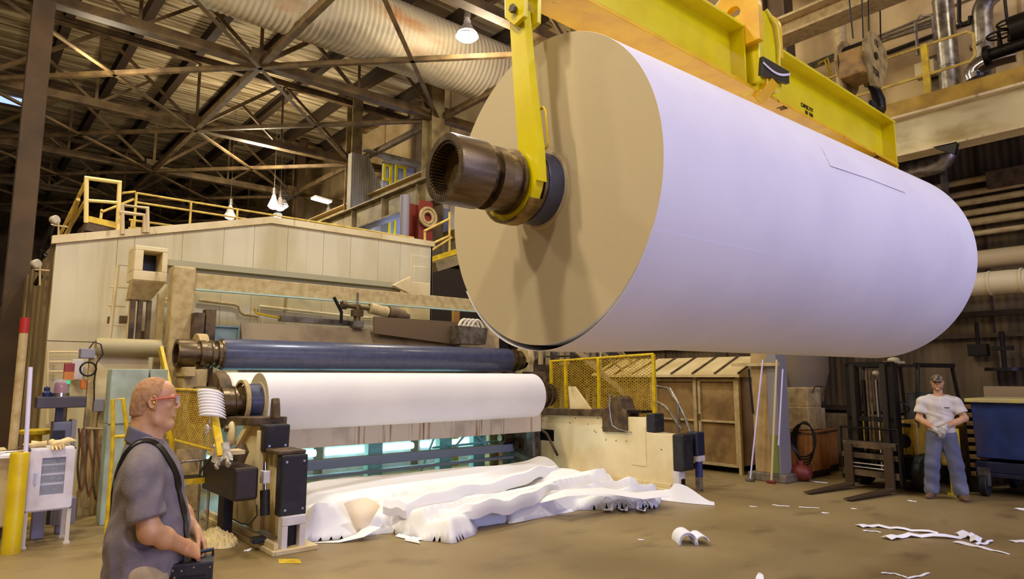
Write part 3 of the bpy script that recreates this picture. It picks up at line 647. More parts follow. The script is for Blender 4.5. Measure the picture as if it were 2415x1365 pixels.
mb = MB(); mb.tube([(8.3, 9.3, 1.05), (8.62, 9.1, .75), (8.8, 9.0, .35)], .025, 8); solo('diagonal_bar', mb, brownsteel, 'thin brown diagonal bar under the right end of the white reel', 'bar')
mb = MB(); mb.mm(8.62, 8.84, 9.5, 10.4, .0, 1.45); mb.mm(8.55, 8.62, 9.4, 9.6, .3, 1.1); solo('drive_housing', mb, steel_grey, 'dark grey drive housing between the white reel and the cream frame', 'machine housing', bevel=.02)

# ------------------------------------------------ overhead beam and posts
t = thing('portal_beam', 'long dusty beige overhead beam on a tall post above the blue spool', 'machine beam', (5.9, 10.9, 0))
pT = GY(435, 630, 10.8); 
mb = MB(); mb.mm(pT.x-.17, pT.x+.15, 10.7, 10.98, 0, pT.z); part('post', mb, dustybeige, t, .03)
z1 = GY(460, 645, 10.85).z; z0 = GY(460, 683, 10.85).z
mb = MB(); mb.mm(pT.x+.15, 8.6, 10.78, 10.98, z0, z1); part('beam', mb, dustybeige, t, .01)
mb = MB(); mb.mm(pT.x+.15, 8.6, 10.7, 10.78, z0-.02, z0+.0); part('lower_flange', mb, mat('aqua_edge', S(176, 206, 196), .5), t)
mb = MB(); mb.mm(8.55, 8.8, 10.7, 10.98, 0, z1-.02); part('post', mb, dustybeige, t, .03)
mb = MB(); a = GY(395, 612, 11.9); b = GY(965, 662, 11.9)
mb.beam((a.x, 11.9, a.z-.05), (b.x+.2, 11.9, a.z-.05), .12, .1); mb.beam((a.x, 11.95, a.z-.25), (b.x, 11.95, a.z-.25), .04, .3)
for x_ in (a.x+.3, (a.x+b.x)/2, b.x-.3): mb.mm(x_-.03, x_+.03, 11.95, 12.61, a.z-.2, a.z-.12)
solo('pipe_rail', mb, mat('greenish_tan_beam', S(172, 164, 128), .6), 'slim greenish tan rail mounted on the hood panels above the overhead beam', 'machine rail')
mb = MB(); p = GY(985, 680, 11.6); mb.mm(p.x-.3, p.x+.18, 11.4, 11.8, 1.2, p.z+.1); mb.prism([(p.x-.72, 11.38, p.z-.02), (p.x-.3, 11.38, p.z+.2), (p.x-.3, 11.38, p.z-.16)], (0, .1, 0))
solo('rail_bracket', mb, cream, 'cream bracket box at the right end of the rail on the hood', 'bracket', bevel=.01)
mb = MB(); mb.mm(8.05, 8.2, 11.3, 11.38, 0, 3.4); solo('orange_plate', mb, mat('rust_orange', S(176, 130, 62), .7), 'small rust orange plate right of the cream bracket box', 'plate')
# tall dark upright and brown cover behind the spool
mb = MB(); p = GY(483, 730, 10.6); mb.mm(p.x-.16, p.x-.02, 10.5, 10.7, 1.4, p.z-.06); mb.mm(p.x+.0, p.x+.14, 10.5, 10.7, 1.4, p.z); solo('upright_channel', mb, brownsteel, 'dark brown twin upright channel behind the left of the blue spool', 'machine post')
cov = thing('spool_cover', 'long brown curved cover behind the blue spool', 'machine cover', (6, 10.8, 2))
z_ = GY(600, 762, 10.75).z
mb = MB(); mb.prism([(3.5, 10.69, z_), (3.5, 10.55, z_-.3), (3.5, 10.4, z_-.42), (3.5, 10.35, z_-1.0), (3.5, 10.69, z_-1.0)], (5.1, 0, 0)); part('curved_plate', mb, mat('brown_cover', S(136, 116, 84), .55, .2, col2=S(104, 84, 56), scale=2), cov)
a = GY(876, 747, 10.6); b = GY(1075, 770, 10.6); 
mb = MB(); mb.prism([(a.x, 10.5, a.z), (b.x, 10.5, a.z-.0), (b.x+.05, 10.5, a.z-.45), (a.x+.02, 10.5, a.z-.3)], (0, .05, 0)); part('end_plate', mb, mat('brown_plate', S(112, 92, 66), .5, .2), cov)
mb = MB(); a = GY(450, 763, 10.95); b = GY(567, 768, 10.95); mb.mm(a.x, b.x, 10.95, 10.98, a.z-.03, a.z); mb.mm(b.x-.03, b.x, 10.94, 10.98, a.z-.3, a.z); mb.mm(a.x, b.x-.03, 10.98, 11.0, a.z-.3, a.z-.03)
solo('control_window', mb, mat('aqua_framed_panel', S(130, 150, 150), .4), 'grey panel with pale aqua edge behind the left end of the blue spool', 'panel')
# actuator cluster hanging from the beam
t = thing('valve_cluster', 'dark motorised valve cluster hanging under the overhead beam', 'valve', GY(842, 745, 10.7))
c = GY(842, 745, 10.7)
mb = MB(); mb.cyl(c-V(0, 0, .2), c+V(0, 0, .2), .06, n=14); mb.box(c+V(0, 0, .05), (.18, .14, .12)); part('body', mb, steel_dark, t)
mb = MB(); mb.cyl(c+V(-.28, 0, .18), c+V(.22, 0, .15), .045, n=12); mb.cyl(c+V(-.3, 0, .18), c+V(-.22, 0, .18), .08, n=12); part('actuator', mb, steel_dark, t)
mb = MB(); mb.cyl(c+V(.25, 0, .16), c+V(.6, 0, .1), .1, n=18); part('motor', mb, dustybeige, t)
mb = MB(); mb.cyl(c+V(.62, 0, .1), c+V(.95, 0, .05), .12, n=18); mb.cyl(c+V(.95, 0, .05), c+V(1.05, 0, .03), .08, n=18); part('motor', mb, brownsteel, t)
mb = MB(); mb.tube([c+V(-.45, 0, .3), c+V(-.3, 0, .05), c+V(-.3, 0, -.15)], .03, 8); part('hose', mb, steel_black, t)
mb = MB(); mb.tube([c+V(0, 0, .2), c+V(0, 0, .42)], .02, 8); part('hanger', mb, steel_grey, t)
mb = MB(); mb.box(c+V(0, 0, -.15), (.2, .16, .12)); part('junction_box', mb, steel_grey, t, .01)
mb = MB(); a = GY(660, 745, 10.9); b = GY(828, 762, 10.9); mb.beam((a.x, 10.9, a.z-.04), (b.x, 10.9, a.z-.06), .14, .09); solo('cable_trough', mb, steel_grey, 'grey cable trough lying below the step pipe on the hood', 'trough')
mb = MB(); mb.tube([GY(x_, y_, 10.9) for x_, y_ in ((600, 727), (604, 738), (622, 742), (662, 750))], .02, 8); solo('yellow_hose', mb, saf_yellow, 'short yellow hose leading into the grey cable trough', 'hose')
mb = MB(); a = GY(1075, 768, 10.2); b = GY(1143, 815, 10.2); mb.prism([(a.x, 10.1, a.z), (b.x, 10.1, a.z-.02), (b.x-.05, 10.1, a.z-.34), (a.x+.06, 10.1, a.z-.34)], (0, .3, 0)); solo('hose_bin', mb, steel_grey, 'grey bin holding thick white hoses left of the hanging roll', 'bin')
for k in range(4):
    mb = MB(); x_ = a.x+.05+.1*k; mb.tube(bez((x_, 10.2, a.z-.1), (x_+.05, 10.2, a.z+.2), (x_+.3, 10.25, a.z+.22), (x_+.32, 10.2, a.z-.1)), .03, 10); solo('white_hose', mb, mat('pale_hose', S(206, 196, 170), .5), 'thick pale hose curling out of the grey bin', 'hose', 'hoses in the grey bin')

# chute tower at the left
t = thing('sample_chute', 'cream chute box with square black opening on a steel tower', 'chute', GY(345, 700, 11.6))
Yc = 11.3
def q4(x, y): return GY(x, y, Yc)
a = q4(340, 590); b = q4(384, 597); c_ = q4(384, 642); d = q4(340, 642)
w_ = .05; W = b.x-a.x+.1
ox0, ox1, oz0, oz1 = a.x, b.x, c_.z, a.z
mb = MB(); mb.mm(ox0-.12, ox0, Yc, Yc+.5, oz0, oz1); mb.mm(ox1, ox1+.08, Yc, Yc+.5, oz0, oz1); mb.mm(ox0-.12, ox1+.08, Yc, Yc+.5, oz1, oz1+.07); mb.mm(ox0-.12, ox1+.08, Yc, Yc+.5, oz0-.15, oz0); part('box_frame', mb, cream, t, .01)
mb = MB(); mb.mm(ox0, ox1, Yc+.42, Yc+.5, oz0, oz1); part('opening', mb, blackp, t)
mb = MB(); lo = q4(345, 705).z; mb.prism([(ox0-.118, Yc+.003, oz0-.151), (ox1+.078, Yc+.003, oz0-.151), (ox1-.08, Yc+.2, lo), (ox0-.118, Yc+.2, lo)], (0, .28, 0)); part('hopper', mb, dustybeige, t, .01)
mb = MB()
for x_ in (ox0-.08, ox0+.02, ox1-.12): mb.mm(x_, x_+.06, Yc+.2, Yc+.3, 0, lo)
part('legs', mb, brownsteel, t)
# ladder beside the tower
t = thing('fixed_ladder', 'cream fixed ladder left of the chute tower', 'ladder', GY(295, 800, 11.9))
p = GY(278, 625, 11.9); q = GY(318, 625, 11.9)
mb = MB(); mb.tube([(p.x-.1, 11.9, 0), (p.x, 11.9, p.z), (q.x, 11.9, p.z), (q.x-.08, 11.9, 0)], .028, 8); part('stile', mb, cream, t)
for k in range(9): mb = MB(); z = .8+k*.3; mb.tube([(p.x-.09+.0, 11.9, z), (q.x-.08, 11.9, z)], .014, 6); part('rung', mb, cream, t)
mb = MB(); q = GY(372, 730, 11.2); mb.mm(q.x, q.x+.09, 11.2, 11.3, 0, q.z+.25); solo('slim_post', mb, dustybeige, 'slim beige post right of the chute tower', 'post')
mb = MB(); a = GY(225, 818, 10.9); b = GY(378, 820, 10.9); mb.lathe((a.x, 10.9, a.z), (b.x, 10.9, a.z), [(0, .11), (.04, .13), (b.x-a.x, .13)], 24); solo('horizontal_drum', mb, mat('olive_tan_drum', S(166, 152, 110), .5), 'olive tan horizontal pipe left of the blue spool', 'pipe')
mb = MB(); a = GY(300, 800, 10.95); mb.mm(a.x-.35, a.x+.3, 10.95, 11.1, 0, 2.1); solo('dusty_cabinet', mb, cream, 'dusty cream machine cabinet under the olive tan pipe', 'cabinet', bevel=.01)
mb = MB(); a = GY(264, 870, 9.6); b = GY(392, 940, 9.6); mb.mm(a.x, a.x+.42, 9.6, 9.9, b.z-.3, a.z); mb.mm(a.x+.44, b.x, 9.6, 9.9, b.z-.3, a.z); mb.mm(a.x, b.x, 9.62, 9.88, 0, b.z-.3)
solo('teal_cabinet', mb, mat('pale_teal_steel', S(172, 190, 176), .5, col2=S(150, 160, 140), scale=3), 'pale teal steel cabinet behind the head of the grey-shirted man', 'cabinet', bevel=.01)
# ---------------------------------------------------------------- the hanging reel and its lifting beam
RY, RZc, RR = 3.25, 3.08, 1.07
YAW = -.037
t = spool_thing('paper_reel', 'enormous white paper reel hanging in the air from the yellow lifting beam', 'paper roll', 2.905, 8.3, RY+.005, RZc, .25, None, None, yaw=0, paper=(.125, 5.175, RR))
mb = MB()   # loose outer wrap sagging at the near lower edge
g_ = []
for i in range(41):
    a = math.radians(205 + 120*i/40); s_ = math.sin(PI*i/40)**1.2
    r = RR+.004+.028*s_
    g_.append([Vector((x_, r*math.cos(a), r*math.sin(a)-.006*s_)) for x_ in (.118, .125+.5, .125+1.2)])
    g_[-1][2] = Vector((1.4, (RR+.003)*math.cos(a), (RR+.003)*math.sin(a)))
mb.sheet([[t.location+p for p in r] for r in g_], .002); part('loose_wrap', mb, paper_m, t, label='loose outer wrap sagging at the near lower edge')
def onroll(x, ang, dr): return t.location+Vector((x, (RR+dr)*math.cos(ang), (RR+dr)*math.sin(ang)))
# torn sheet edge on the mantle: find the surface points seen below the lifting beam
def roll_hit(px, py):
    d = ray(px, py); o = Vector((0, 0, EYE))-t.location
    A = d.y*d.y+d.z*d.z; B = 2*(o.y*d.y+o.z*d.z); Cc = o.y*o.y+o.z*o.z-RR*RR; k = (-B-math.sqrt(max(0, B*B-4*A*Cc)))/(2*A); p = o+d*k
    return p.x, math.atan2(p.z, p.y)
pts = [roll_hit(*q) for q in ((1925, 372), (1938, 400), (2020, 430), (2100, 464))]
mb = MB()
grid = []
for i in range(len(pts)):
    x_, a_ = pts[i]; grid.append([onroll(x_, a_, .0035), onroll(x_+.03, a_+.10*(1 if a_ < PI else 1)*(-1), .002)])
mb.sheet(grid, .003); part('torn_sheet_edge', mb, paper_m, t)
t.rotation_euler = (0, 0, YAW)

# lifting beam
lb = thing('lifting_beam', 'long bright yellow lifting beam spanning above the hanging reel', 'lifting beam', (5.8, 3.15, 4.42))
BY, BZ0, BZ1 = 3.14, 4.43, 5.03
mb = MB(); mb.mm(2.86, 8.93, BY-.02, BY+.02, BZ0+.04, BZ1-.03); part('web', mb, yellow, lb)
mb = MB(); mb.mm(2.86, 8.97, BY-.17, BY+.17, BZ1-.03, BZ1); part('top_flange', mb, yellow, lb, .005)
mb = MB(); mb.mm(2.86, 8.97, BY-.17, BY+.17, BZ0, BZ0+.035); part('bottom_flange', mb, yellow_lit_worn, lb, .005, label='amber scuffed underside flange')
mb = MB(); mb.mm(8.9, 8.93, BY-.17, BY+.17, BZ0+.03, BZ1-.03); part('end_plate', mb, yellow, lb)
for x_ in (5.35,): mb = MB(); mb.mm(x_, x_+.025, BY-.16, BY+.16, BZ0+.03, BZ1-.03); part('stiffener', mb, yellow, lb)
mb = MB()  # lug: rounded eye plate and box body
def eye(x0_, x1_, yc, zb, zt, r, hole):
    n = 20; o = []
    zc = zt-r
    for i in range(n+1): a = PI*i/n; o.append((yc+r*math.cos(a), zc+r*math.sin(a)))
    out = [(yc+r, zb)]+o+[(yc-r, zb)]
    # ring with hole: build as strips
    inn = []
    for (y_, z_) in out:
        d = Vector((y_-yc, z_-zc)); d = d.normalized()*hole if d.length > 1e-6 else d; inn.append((yc+d.x, zc+d.y))
    k = len(out); vs = [(x0_, *p) for p in out]+[(x1_, *p) for p in out]+[(x0_, *p) for p in inn]+[(x1_, *p) for p in inn]
    fs = []
    for i in range(k):
        j = (i+1) % k; fs += [(i, j, j+2*k, i+2*k), (i+k, i+3*k, j+3*k, j+k), (i, i+k, j+k, j), (i+2*k, j+2*k, j+3*k, i+3*k)]
    mb.add(vs, fs)
eye(5.36, 5.44, BY-.06, BZ1-.2, 5.42, .25, .075); eye(5.84, 5.9, BY-.06, BZ1-.2, 5.34, .2, .06)
part('lifting_eye', mb, yellow_lit_worn, lb, .006)
mb = MB(); mb.mm(5.44, 5.84, BY-.26, BY+.2, BZ0+.05, 5.2); part('lug_body', mb, yellow, lb, .012)
mb = MB(); mb.tube([(5.6, BY-.26, 5.22), (5.72, BY-.29, 5.1), (5.76, BY-.29, 4.9), (5.76, BY-.27, 4.7)], .02, 8); part('hose', mb, yellow, lb)
# tilt indicator: black plate with white arc on an amber arm
mb = MB(); p = GY(1800, 132, 2.82); q = GY(1862, 168, 2.82); p2 = GY(1797, 175, 2.82); q2 = GY(1862, 197, 2.82)
mb.prism([p, q, q2, p2], (0, .04, 0)); o = part('indicator_plate', mb, blackp, lb, .004)
mb = MB(); 
arc = [lerp(lerp(p, p2, .38), lerp(q, q2, .25), s_)+V(0, -.006, -.05*math.sin(PI*s_)) for s_ in [i/12 for i in range(13)]]
for a_, b_ in zip(arc[:-1], arc[1:]): mb.beam(a_, b_, .004, .022, up=(0, 0, 1))
part('scale_arc', mb, white, o)
mb = MB(); a_ = GY(1825, 190, 2.85); b_ = GY(1810, 228, 2.9); mb.beam(a_, b_+V(0, .1, 0), .05, .16, up=(1, 0, 0)); part('indicator_arm', mb, yellow_lit_worn, lb)
mb = MB(); mb.prism([GY(1800, 168, 2.9), GY(1812, 180, 2.9), GY(1790, 215, 2.95), GY(1782, 205, 2.95)], (0, .15, 0)); part('gusset', mb, yellow, lb)
# painted marks
ink = mat('dark_stencil', S(60, 40, 14), .6)
mb = MB(); p = GY(1790, 243, BY-.02)
letters(mb, 'E', V(6.05, BY-.155, BZ0-.003), (0, 1, 0), (1, 0, 0), .06, .07, .02, .012)
part('stencil_mark', mb, ink, lb)
mb = MB(); letters(mb, 'F', V(8.3, BY-.155, BZ0-.003), (0, 1, 0), (1, 0, 0), .07, .08, .02, .012); part('stencil_mark', mb, ink, lb)
mb = MB(); letters(mb, 'CAPACITY', V(6.72, BY-.024, 4.66), (1, 0, 0), (0, 0, 1), .022, .035, .012, .007); letters(mb, '30 TON', V(6.8, BY-.024, 4.60), (1, 0, 0), (0, 0, 1), .018, .03, .012, .006)
part('stencil_text', mb, ink, lb)
mb = MB(); mb.box((8.92, BY-.05, 4.38), (.3, .14, .05)); mb.cyl((9.0, BY-.1, 4.36), (9.0, BY-.1, 4.44), .05, n=14); part('far_clamp', mb, yellow_lit_worn, lb, .01)
# clevis at the near end
mb = MB(); c0 = GX(1189, -40, 2.72); c1 = GX(1238, -40, 2.72); c2 = GX(1236, 38, 2.72); c3 = GX(1212, 60, 2.72); c4 = GX(1190, 42, 2.72)
mb.prism([c0, c1, c2, c3, c4], (.035, 0, 0)); mb.prism([p_+V(.12, 0, 0) for p_ in (c0, c1, c2, c3, c4)], (.035, 0, 0)); part('clevis_plate', mb, yellow, lb, .006)
mb = MB(); b_ = GX(1209, 20, 2.70); mb.cyl(b_, b_+V(.2, 0, 0), .024, n=16); mb.lathe(b_+V(-.012, 0, 0), b_+V(.012, 0, 0), [(0, .03), (.022, .03)], 6, smooth=False); part('clevis_pin', mb, steel_grey, lb)
mb = MB(); mb.mm(2.7, 2.95, c1.y-.1, c0.y+.12, c0.z+.0, BZ1+.1); part('end_block', mb, yellow, lb)
# near lifting arm with hook cup around the journal
ax_ = 2.795
def onX(px, py): return GX(px, py, ax_-.035)
cy_, cz_ = RY+.01, RZc; rj = .168
arm = thing('lifting_arm', 'yellow steel lifting arm hanging from the beam, hooked under the near spool journal', 'lifting arm', (ax_, 3.15, 2.82))
outer = [onX(1204, 20), onX(1222, 352)]
cup = []
for i in range(0, 19): a = math.radians(140+(295-140)*0-0)   # placeholder for symmetry of the cup
left = onX(1224, 358)
a_s, a_e = math.radians(158), math.radians(372)
cup = [Vector((ax_-.035, cy_+rj*math.cos(math.radians(d_)), cz_+rj*math.sin(math.radians(d_)))) for d_ in range(150, 345, 12)]
out2 = [Vector((ax_-.035, cy_+(rj+.10)*math.cos(math.radians(d_)), cz_+(rj+.10)*math.sin(math.radians(d_)))) for d_ in range(345, 180, -12)]
poly = [onX(1200, 20), onX(1211, 200), onX(1222, 350)]+cup+out2+[onX(1272, 425), onX(1268, 350), onX(1248, 180), onX(1234, 20)]
mb = MB(); k = len(poly)
mb.v = []; 
import bmesh
def ngon(mb, poly, vec):
    # concave outline: triangulated caps
    from mathutils.geometry import tessellate_polygon
    o = len(mb.v); vec = V(vec); n = len(poly)
    tris = tessellate_polygon([poly]); mb.v += [tuple(p) for p in poly]+[tuple(p+vec) for p in poly]
    for a, b, c in tris: mb.f.append((o+a, o+b, o+c)); mb.f.append((o+n+c, o+n+b, o+n+a)); mb.sm += [False, False]
    for i in range(n): j = (i+1) % n; mb.f.append((o+i, o+j, o+n+j, o+n+i)); mb.sm.append(False)
ngon(mb, poly, (.065, 0, 0)); part('arm_plate', mb, yellow, arm)
mb = MB()
for a, b in zip(out2[:-3], out2[1:-2]): mb.beam(a+V(.033, 0, 0), b+V(.033, 0, 0), .10, .02, up=(b-a).cross(V(1, 0, 0)))
part('hook_lip', mb, mat('worn_yellow_steel', S(150, 124, 60), .45, .3, col2=S(90, 70, 40), scale=9), arm)
mb = MB(); h = [GX(x_, y_, ax_+.05) for x_, y_ in ((1268, 262), (1282, 252), (1287, 262), (1293, 335), (1291, 345), (1280, 356))]; mb.tube(h, .009, 8); part('handle', mb, saf_yellow, arm)

# hook block of the second hoist
hb = thing('hook_block', 'weathered tan crane hook block marked 15 TON hanging on wire ropes', 'hook block', (11.35, 4.0, 6.6))
tan = mat('weathered_crane_tan', S(160, 140, 84), .6, col2=S(110, 88, 48), scale=5); orange_t = mat('orange_tan_guard', S(160, 122, 58), .65, col2=S(112, 84, 42), scale=5)
bc = GY(2064, 148, 3.8)
oct_ = [(2040, 92), (2052, 72), (2066, 78), (2090, 118), (2094, 145), (2088, 195), (2080, 207), (2058, 200), (2046, 150), (2038, 120)]
pl = [GY(x_, y_, 3.8) for x_, y_ in oct_]
mb = MB(); ngon(mb, pl, (0, .04, 0)); part('cheek_plate', mb, tan, hb)
mb = MB(); ngon(mb, [p_+V(0, .42, 0) for p_ in pl], (0, .04, 0)); part('cheek_plate', mb, tan, hb)
mb = MB(); mb.mm(pl[0].x-.02, bc.x+.15, 3.84, 4.22, GY(2050, 170, 3.8).z, GY(2050, 110, 3.8).z); part('sheave_guard', mb, orange_t, hb, .03)
mb = MB(); mb.cyl((bc.x, 3.85, bc.z+.18), (bc.x, 4.2, bc.z+.18), .23, n=24); part('sheave', mb, steel_black, hb)
mb = MB(); c = GY(2068, 131, 3.78); mb.cyl(c, c+V(0, .05, 0), .06, n=16); part('sheave_pin', mb, steel_black, hb)
hk = GY(2062, 232, 4.0)
mb = MB(); pts = [hk+V(-.08, 0, .36), hk+V(-.06, 0, .2), hk+V(.06, 0, .16), hk+V(.19, 0, .02), hk+V(.19, 0, -.14), hk+V(.06, 0, -.25), hk+V(-.1, 0, -.2), hk+V(-.17, 0, -.08)]
mb.tube(pts, [.06, .065, .08, .095, .1, .095, .07, .025], 14); part('hook', mb, steel_black, hb)
mb = MB(); mb.cyl(hk+V(-.1, 0, .2), hk+V(-.1, 0, .45), .1, .13, n=18); part('swivel', mb, brownsteel, hb)
mb = MB(); letters(mb, '15', GY(2063, 104, 3.795), (1, 0, -.1), (0, 0, 1), .05, .09, .03, .018); letters(mb, 'TON', GY(2060, 170, 3.795), (1, 0, -.1), (0, 0, 1), .055, .09, .025, .018); part('stencil_text', mb, ink, hb)
for x_, d_ in ((2003, 0), (2033, .1), (2048, .2), (2075, .3)):
    a = GY(x_, 0, 3.95+d_); b = GY({2003: 2012, 2033: 2036, 2048: 2050, 2075: 2077}[x_], 90, 3.95+d_)
    mb = MB(); mb.cyl(b, b+(a-b)*((RZ-.5-b.z)/(a.z-b.z)), .013, n=6); part('wire_rope', mb, steel_black, hb)

# ---------------------------------------------------------------- right hand runway, walkway and pipes
RX = 12.4
t = thing('runway_girder', 'deep cream runway girder with yellow kick plate at upper right', 'crane beam', (RX, 6, 5.6))
z0 = 5.62; z1 = 6.27
mb = MB(); mb.mm(RX, RX+.04, -14, 40, z0, z1); part('web', mb, mat('old_cream_girder', S(216, 200, 146), .6, col2=S(176, 156, 96), scale=3, stretch=(1, .4, 1), lo=.5, hi=.7), t)
mb = MB(); mb.mm(RX-.15, RX+.25, -14, 40, z0-.04, z0); part('bottom_flange', mb, cream, t)
mb = MB(); mb.mm(RX-.12, RX+.25, -14, 40, z1, z1+.04); part('top_flange', mb, cream, t)
mb = MB(); mb.mm(RX-.1, RX-.06, -14, 40, z1+.04, z1+.3); part('kick_plate', mb, mat('dirty_yellow_kick_plate', S(190, 152, 50), .6, col2=S(150, 116, 40), scale=3), t)
mb = MB(); mb.mm(RX-.06, WX-.07, -14, 40, z1+.04, z1+.07); part('walkway_floor', mb, brownsteel, t)
wr = thing('walkway_handrail', 'pale yellow handrail along the walkway at upper right', 'handrail', (RX, 3, z1+.07))
xr = RX+.1
zt = GX(2180, 108, xr).z; zm = GX(2180, 178, xr).z
ye = GX(2297, 100, xr).y
mb = MB(); mb.tube([(xr, 14, zt), (xr, ye+.08, zt), (xr, ye, zt-.08), (xr, ye, zm+.08), (xr, ye+.08, zm), (xr, 14, zm)], .028, 8); part('rail', mb, rail_yellow, wr)
for x_ in (2183, 1995, 1945): yy = GX(x_, 150, xr).y; mb = MB(); mb.mm(xr-.035, xr+.035, yy-.05, yy+.05, z1, zt+.02); part('post', mb, saf_yellow, wr)
t = thing('eaves_girder', 'dusty girder running up to the right above the yellow lifting beam', 'roof beam', (12.1, 8, 10))
za = GX(1800, 72, 12.1).z; zb = GX(1800, 118, 12.1).z
mb = MB(); mb.ibeam((12.1, -5, (za+zb)/2), (12.1, 40, (za+zb)/2), .5, za-zb, .05); part('girder', mb, dustybeige, t)
p = GX(1840, 150, 13.2); t = thing('steel_column', 'dark column against the cream wall behind the lifting eye', 'column', (13.2, p.y, 6.35)); mb = MB(); mb.ibeam((13.2, p.y, 6.34), (13.2, p.y, RZ-.2), .4, .5, .03, up=(0, 1, 0)); part('shaft', mb, darkcol, t)
p = GX(1985, 150, 13.9); mb = MB(); mb.cyl((13.9, p.y, 6.3), (13.9, p.y, 11.3), .13, n=20); solo('downpipe', mb, dustybeige, 'vertical dusty pipe on the cream wall left of the hook block', 'pipe')
p = GX(2237, 150, 13.6); mb = MB(); mb.lathe((13.6, p.y, 6.34), (13.6, p.y, 13), [(0, .2), (.02, .17), (1.1, .17), (1.1, .178), (1.13, .178), (1.13, .17), (2.4, .17), (2.4, .178), (2.43, .178), (2.43, .17), (6.6, .17)], 24); solo('insulated_pipe', mb, galv, 'straight silver insulated pipe rising past the walkway handrail', 'pipe')
X2 = 13.5
b_ = GX(2325, 225, X2); c_ = GX(2318, 60, X2); d_ = GX(2345, 8, X2); e_ = GX(2415, -10, X2)
mb = MB(); mb.tube([b_+V(0, 0, -.3)]+[b_, lerp(b_, c_, .5), c_]+bez(c_, c_+V(0, 0, .3), d_+V(0, .2, .1), d_+V(0, -.1, .22), 8)[1:]+[e_+V(0, -.6, .3)], .16, 18)
for z_ in (.3, .9): mb.lathe(b_+V(0, 0, z_), b_+V(0, 0, z_+.1), [(0, .16), (0, .175), (.05, .175), (.05, .16)], 20, caps=False)
solo('insulated_pipe', mb, galv, 'silver insulated pipe with an elbow at its top near the upper right corner', 'pipe')
c = GX(2312, 155, 13.2); mb = MB(); mb.tube(bez(c+V(.05, -.5, .05), c+V(0, -.1, .08), c+V(0, .2, .02), c+V(0, .1, -.22), 8), .15, 16); solo('pipe_elbow', mb, chrome, 'shiny bent metal elbow in front of the silver pipe', 'pipe')
vs = thing('valve_station', 'black valve station with two handwheels at the upper right edge', 'valve', GX(2400, 150, 13))
c = GX(2372, 110, 13.0)
mb = MB(); mb.cyl(c+V(0, .25, -.06), c+V(0, -1.2, .0), .1, n=16); mb.cyl(c+V(0, .3, -.06), c+V(0, .22, -.06), .17, n=18); mb.cyl(c+V(0, -.1, .25), c+V(0, -1.2, .3), .22, n=18); part('body', mb, steel_black, vs)
for (x_, y_, r_) in ((2356, 83, .17), (2380, 55, .17)):
    w0 = GX(x_, y_, 13.0); mb = MB(); mb.tube([w0+V(r_*math.cos(2*PI*i/20), r_*math.sin(2*PI*i/20), 0) for i in range(20)], .018, 8, closed=True); mb.tube([w0+V(-r_, 0, 0), w0+V(r_, 0, 0)], .012, 6); mb.tube([w0+V(0, -r_, 0), w0+V(0, r_, 0)], .012, 6); part('handwheel', mb, steel_black, vs)
    mb = MB(); mb.cyl(w0+V(0, 0, -.3), w0+V(0, 0, .1), .05, .02, n=12); part('stem', mb, steel_black, vs)
w0 = GX(2373, 30, 13.0); mb = MB(); mb.cyl(w0+V(0, 0, -.2), w0+V(0, 0, 3), .025, n=8); part('riser', mb, steel_black, vs)
mb = MB(); mb.tube([GX(2262, -30, 13.4), GX(2262, 50, 13.4), GX(2270, 60, 13.4), GX(2285, 57, 13.4), GX(2288, 38, 13.4)], .035, 8); solo('bent_pipe', mb, steel_black, 'thin black pipe with a U bend between the two silver pipes', 'pipe')
# boxes and conduits on the wall at walkway level
mb = MB(); a = GX(2184, 165, 14.2); mb.box(a, (.2, .34, .3)); solo('control_box', mb, cream, 'small cream control box behind the handrail post', 'electrical box', bevel=.01)
mb = MB(); a = GX(2212, 178, 14.45); mb.box(a, (.2, .4, .8)); solo('wall_panel_box', mb, brownsteel, 'brown panel box on the wall beside the straight silver pipe', 'electrical box', bevel=.01)
mb = MB(); a = GX(2165, 130, 14.3); mb.cyl(a, a+V(0, 0, .7), .03, n=8); mb.tube([a+V(0, 0, .7), a+V(0, -.1, .8), a+V(0, -.3, .7), a+V(0, -.3, .2)], .02, 8); solo('wall_conduit', mb, galv, 'short conduit looping on the wall behind the handrail post', 'conduit')
for i, (a, b) in enumerate((((1880, 165), (2210, 40)), ((1880, 172), (2210, 48)), ((1885, 160), (2330, -20)), ((2090, 125), (2330, 35)), ((2100, 90), (2210, 55)))):
    mb = MB(); mb.tube([GX(*a, WX-.1), GX(*b, WX-.1)], .018 if i != 3 else .04, 6); solo('wall_cable', mb, steel_grey if i != 3 else steel_black, 'long cable strung along the cream wall' if i != 3 else 'dark pipe fixed along the cream wall behind the handrail', 'cable', 'cables on the cream wall' if i != 3 else None)
mb = MB(); 
mb.tube([GX(1930, 150, 14.4), GX(1952, 137, 14.4), GX(1958, 160, 14.4), V(14.4, GX(1958, 160, 14.4).y-.03, 6.34)], .02, 8); mb.tube([GX(1945, 142, 14.4), GX(1953, 165, 14.4), GX(1956, 215, 14.4)], .02, 8)
solo('bent_conduit', mb, saf_yellow, 'pair of yellowish conduits bending down left of the hook block', 'conduit')
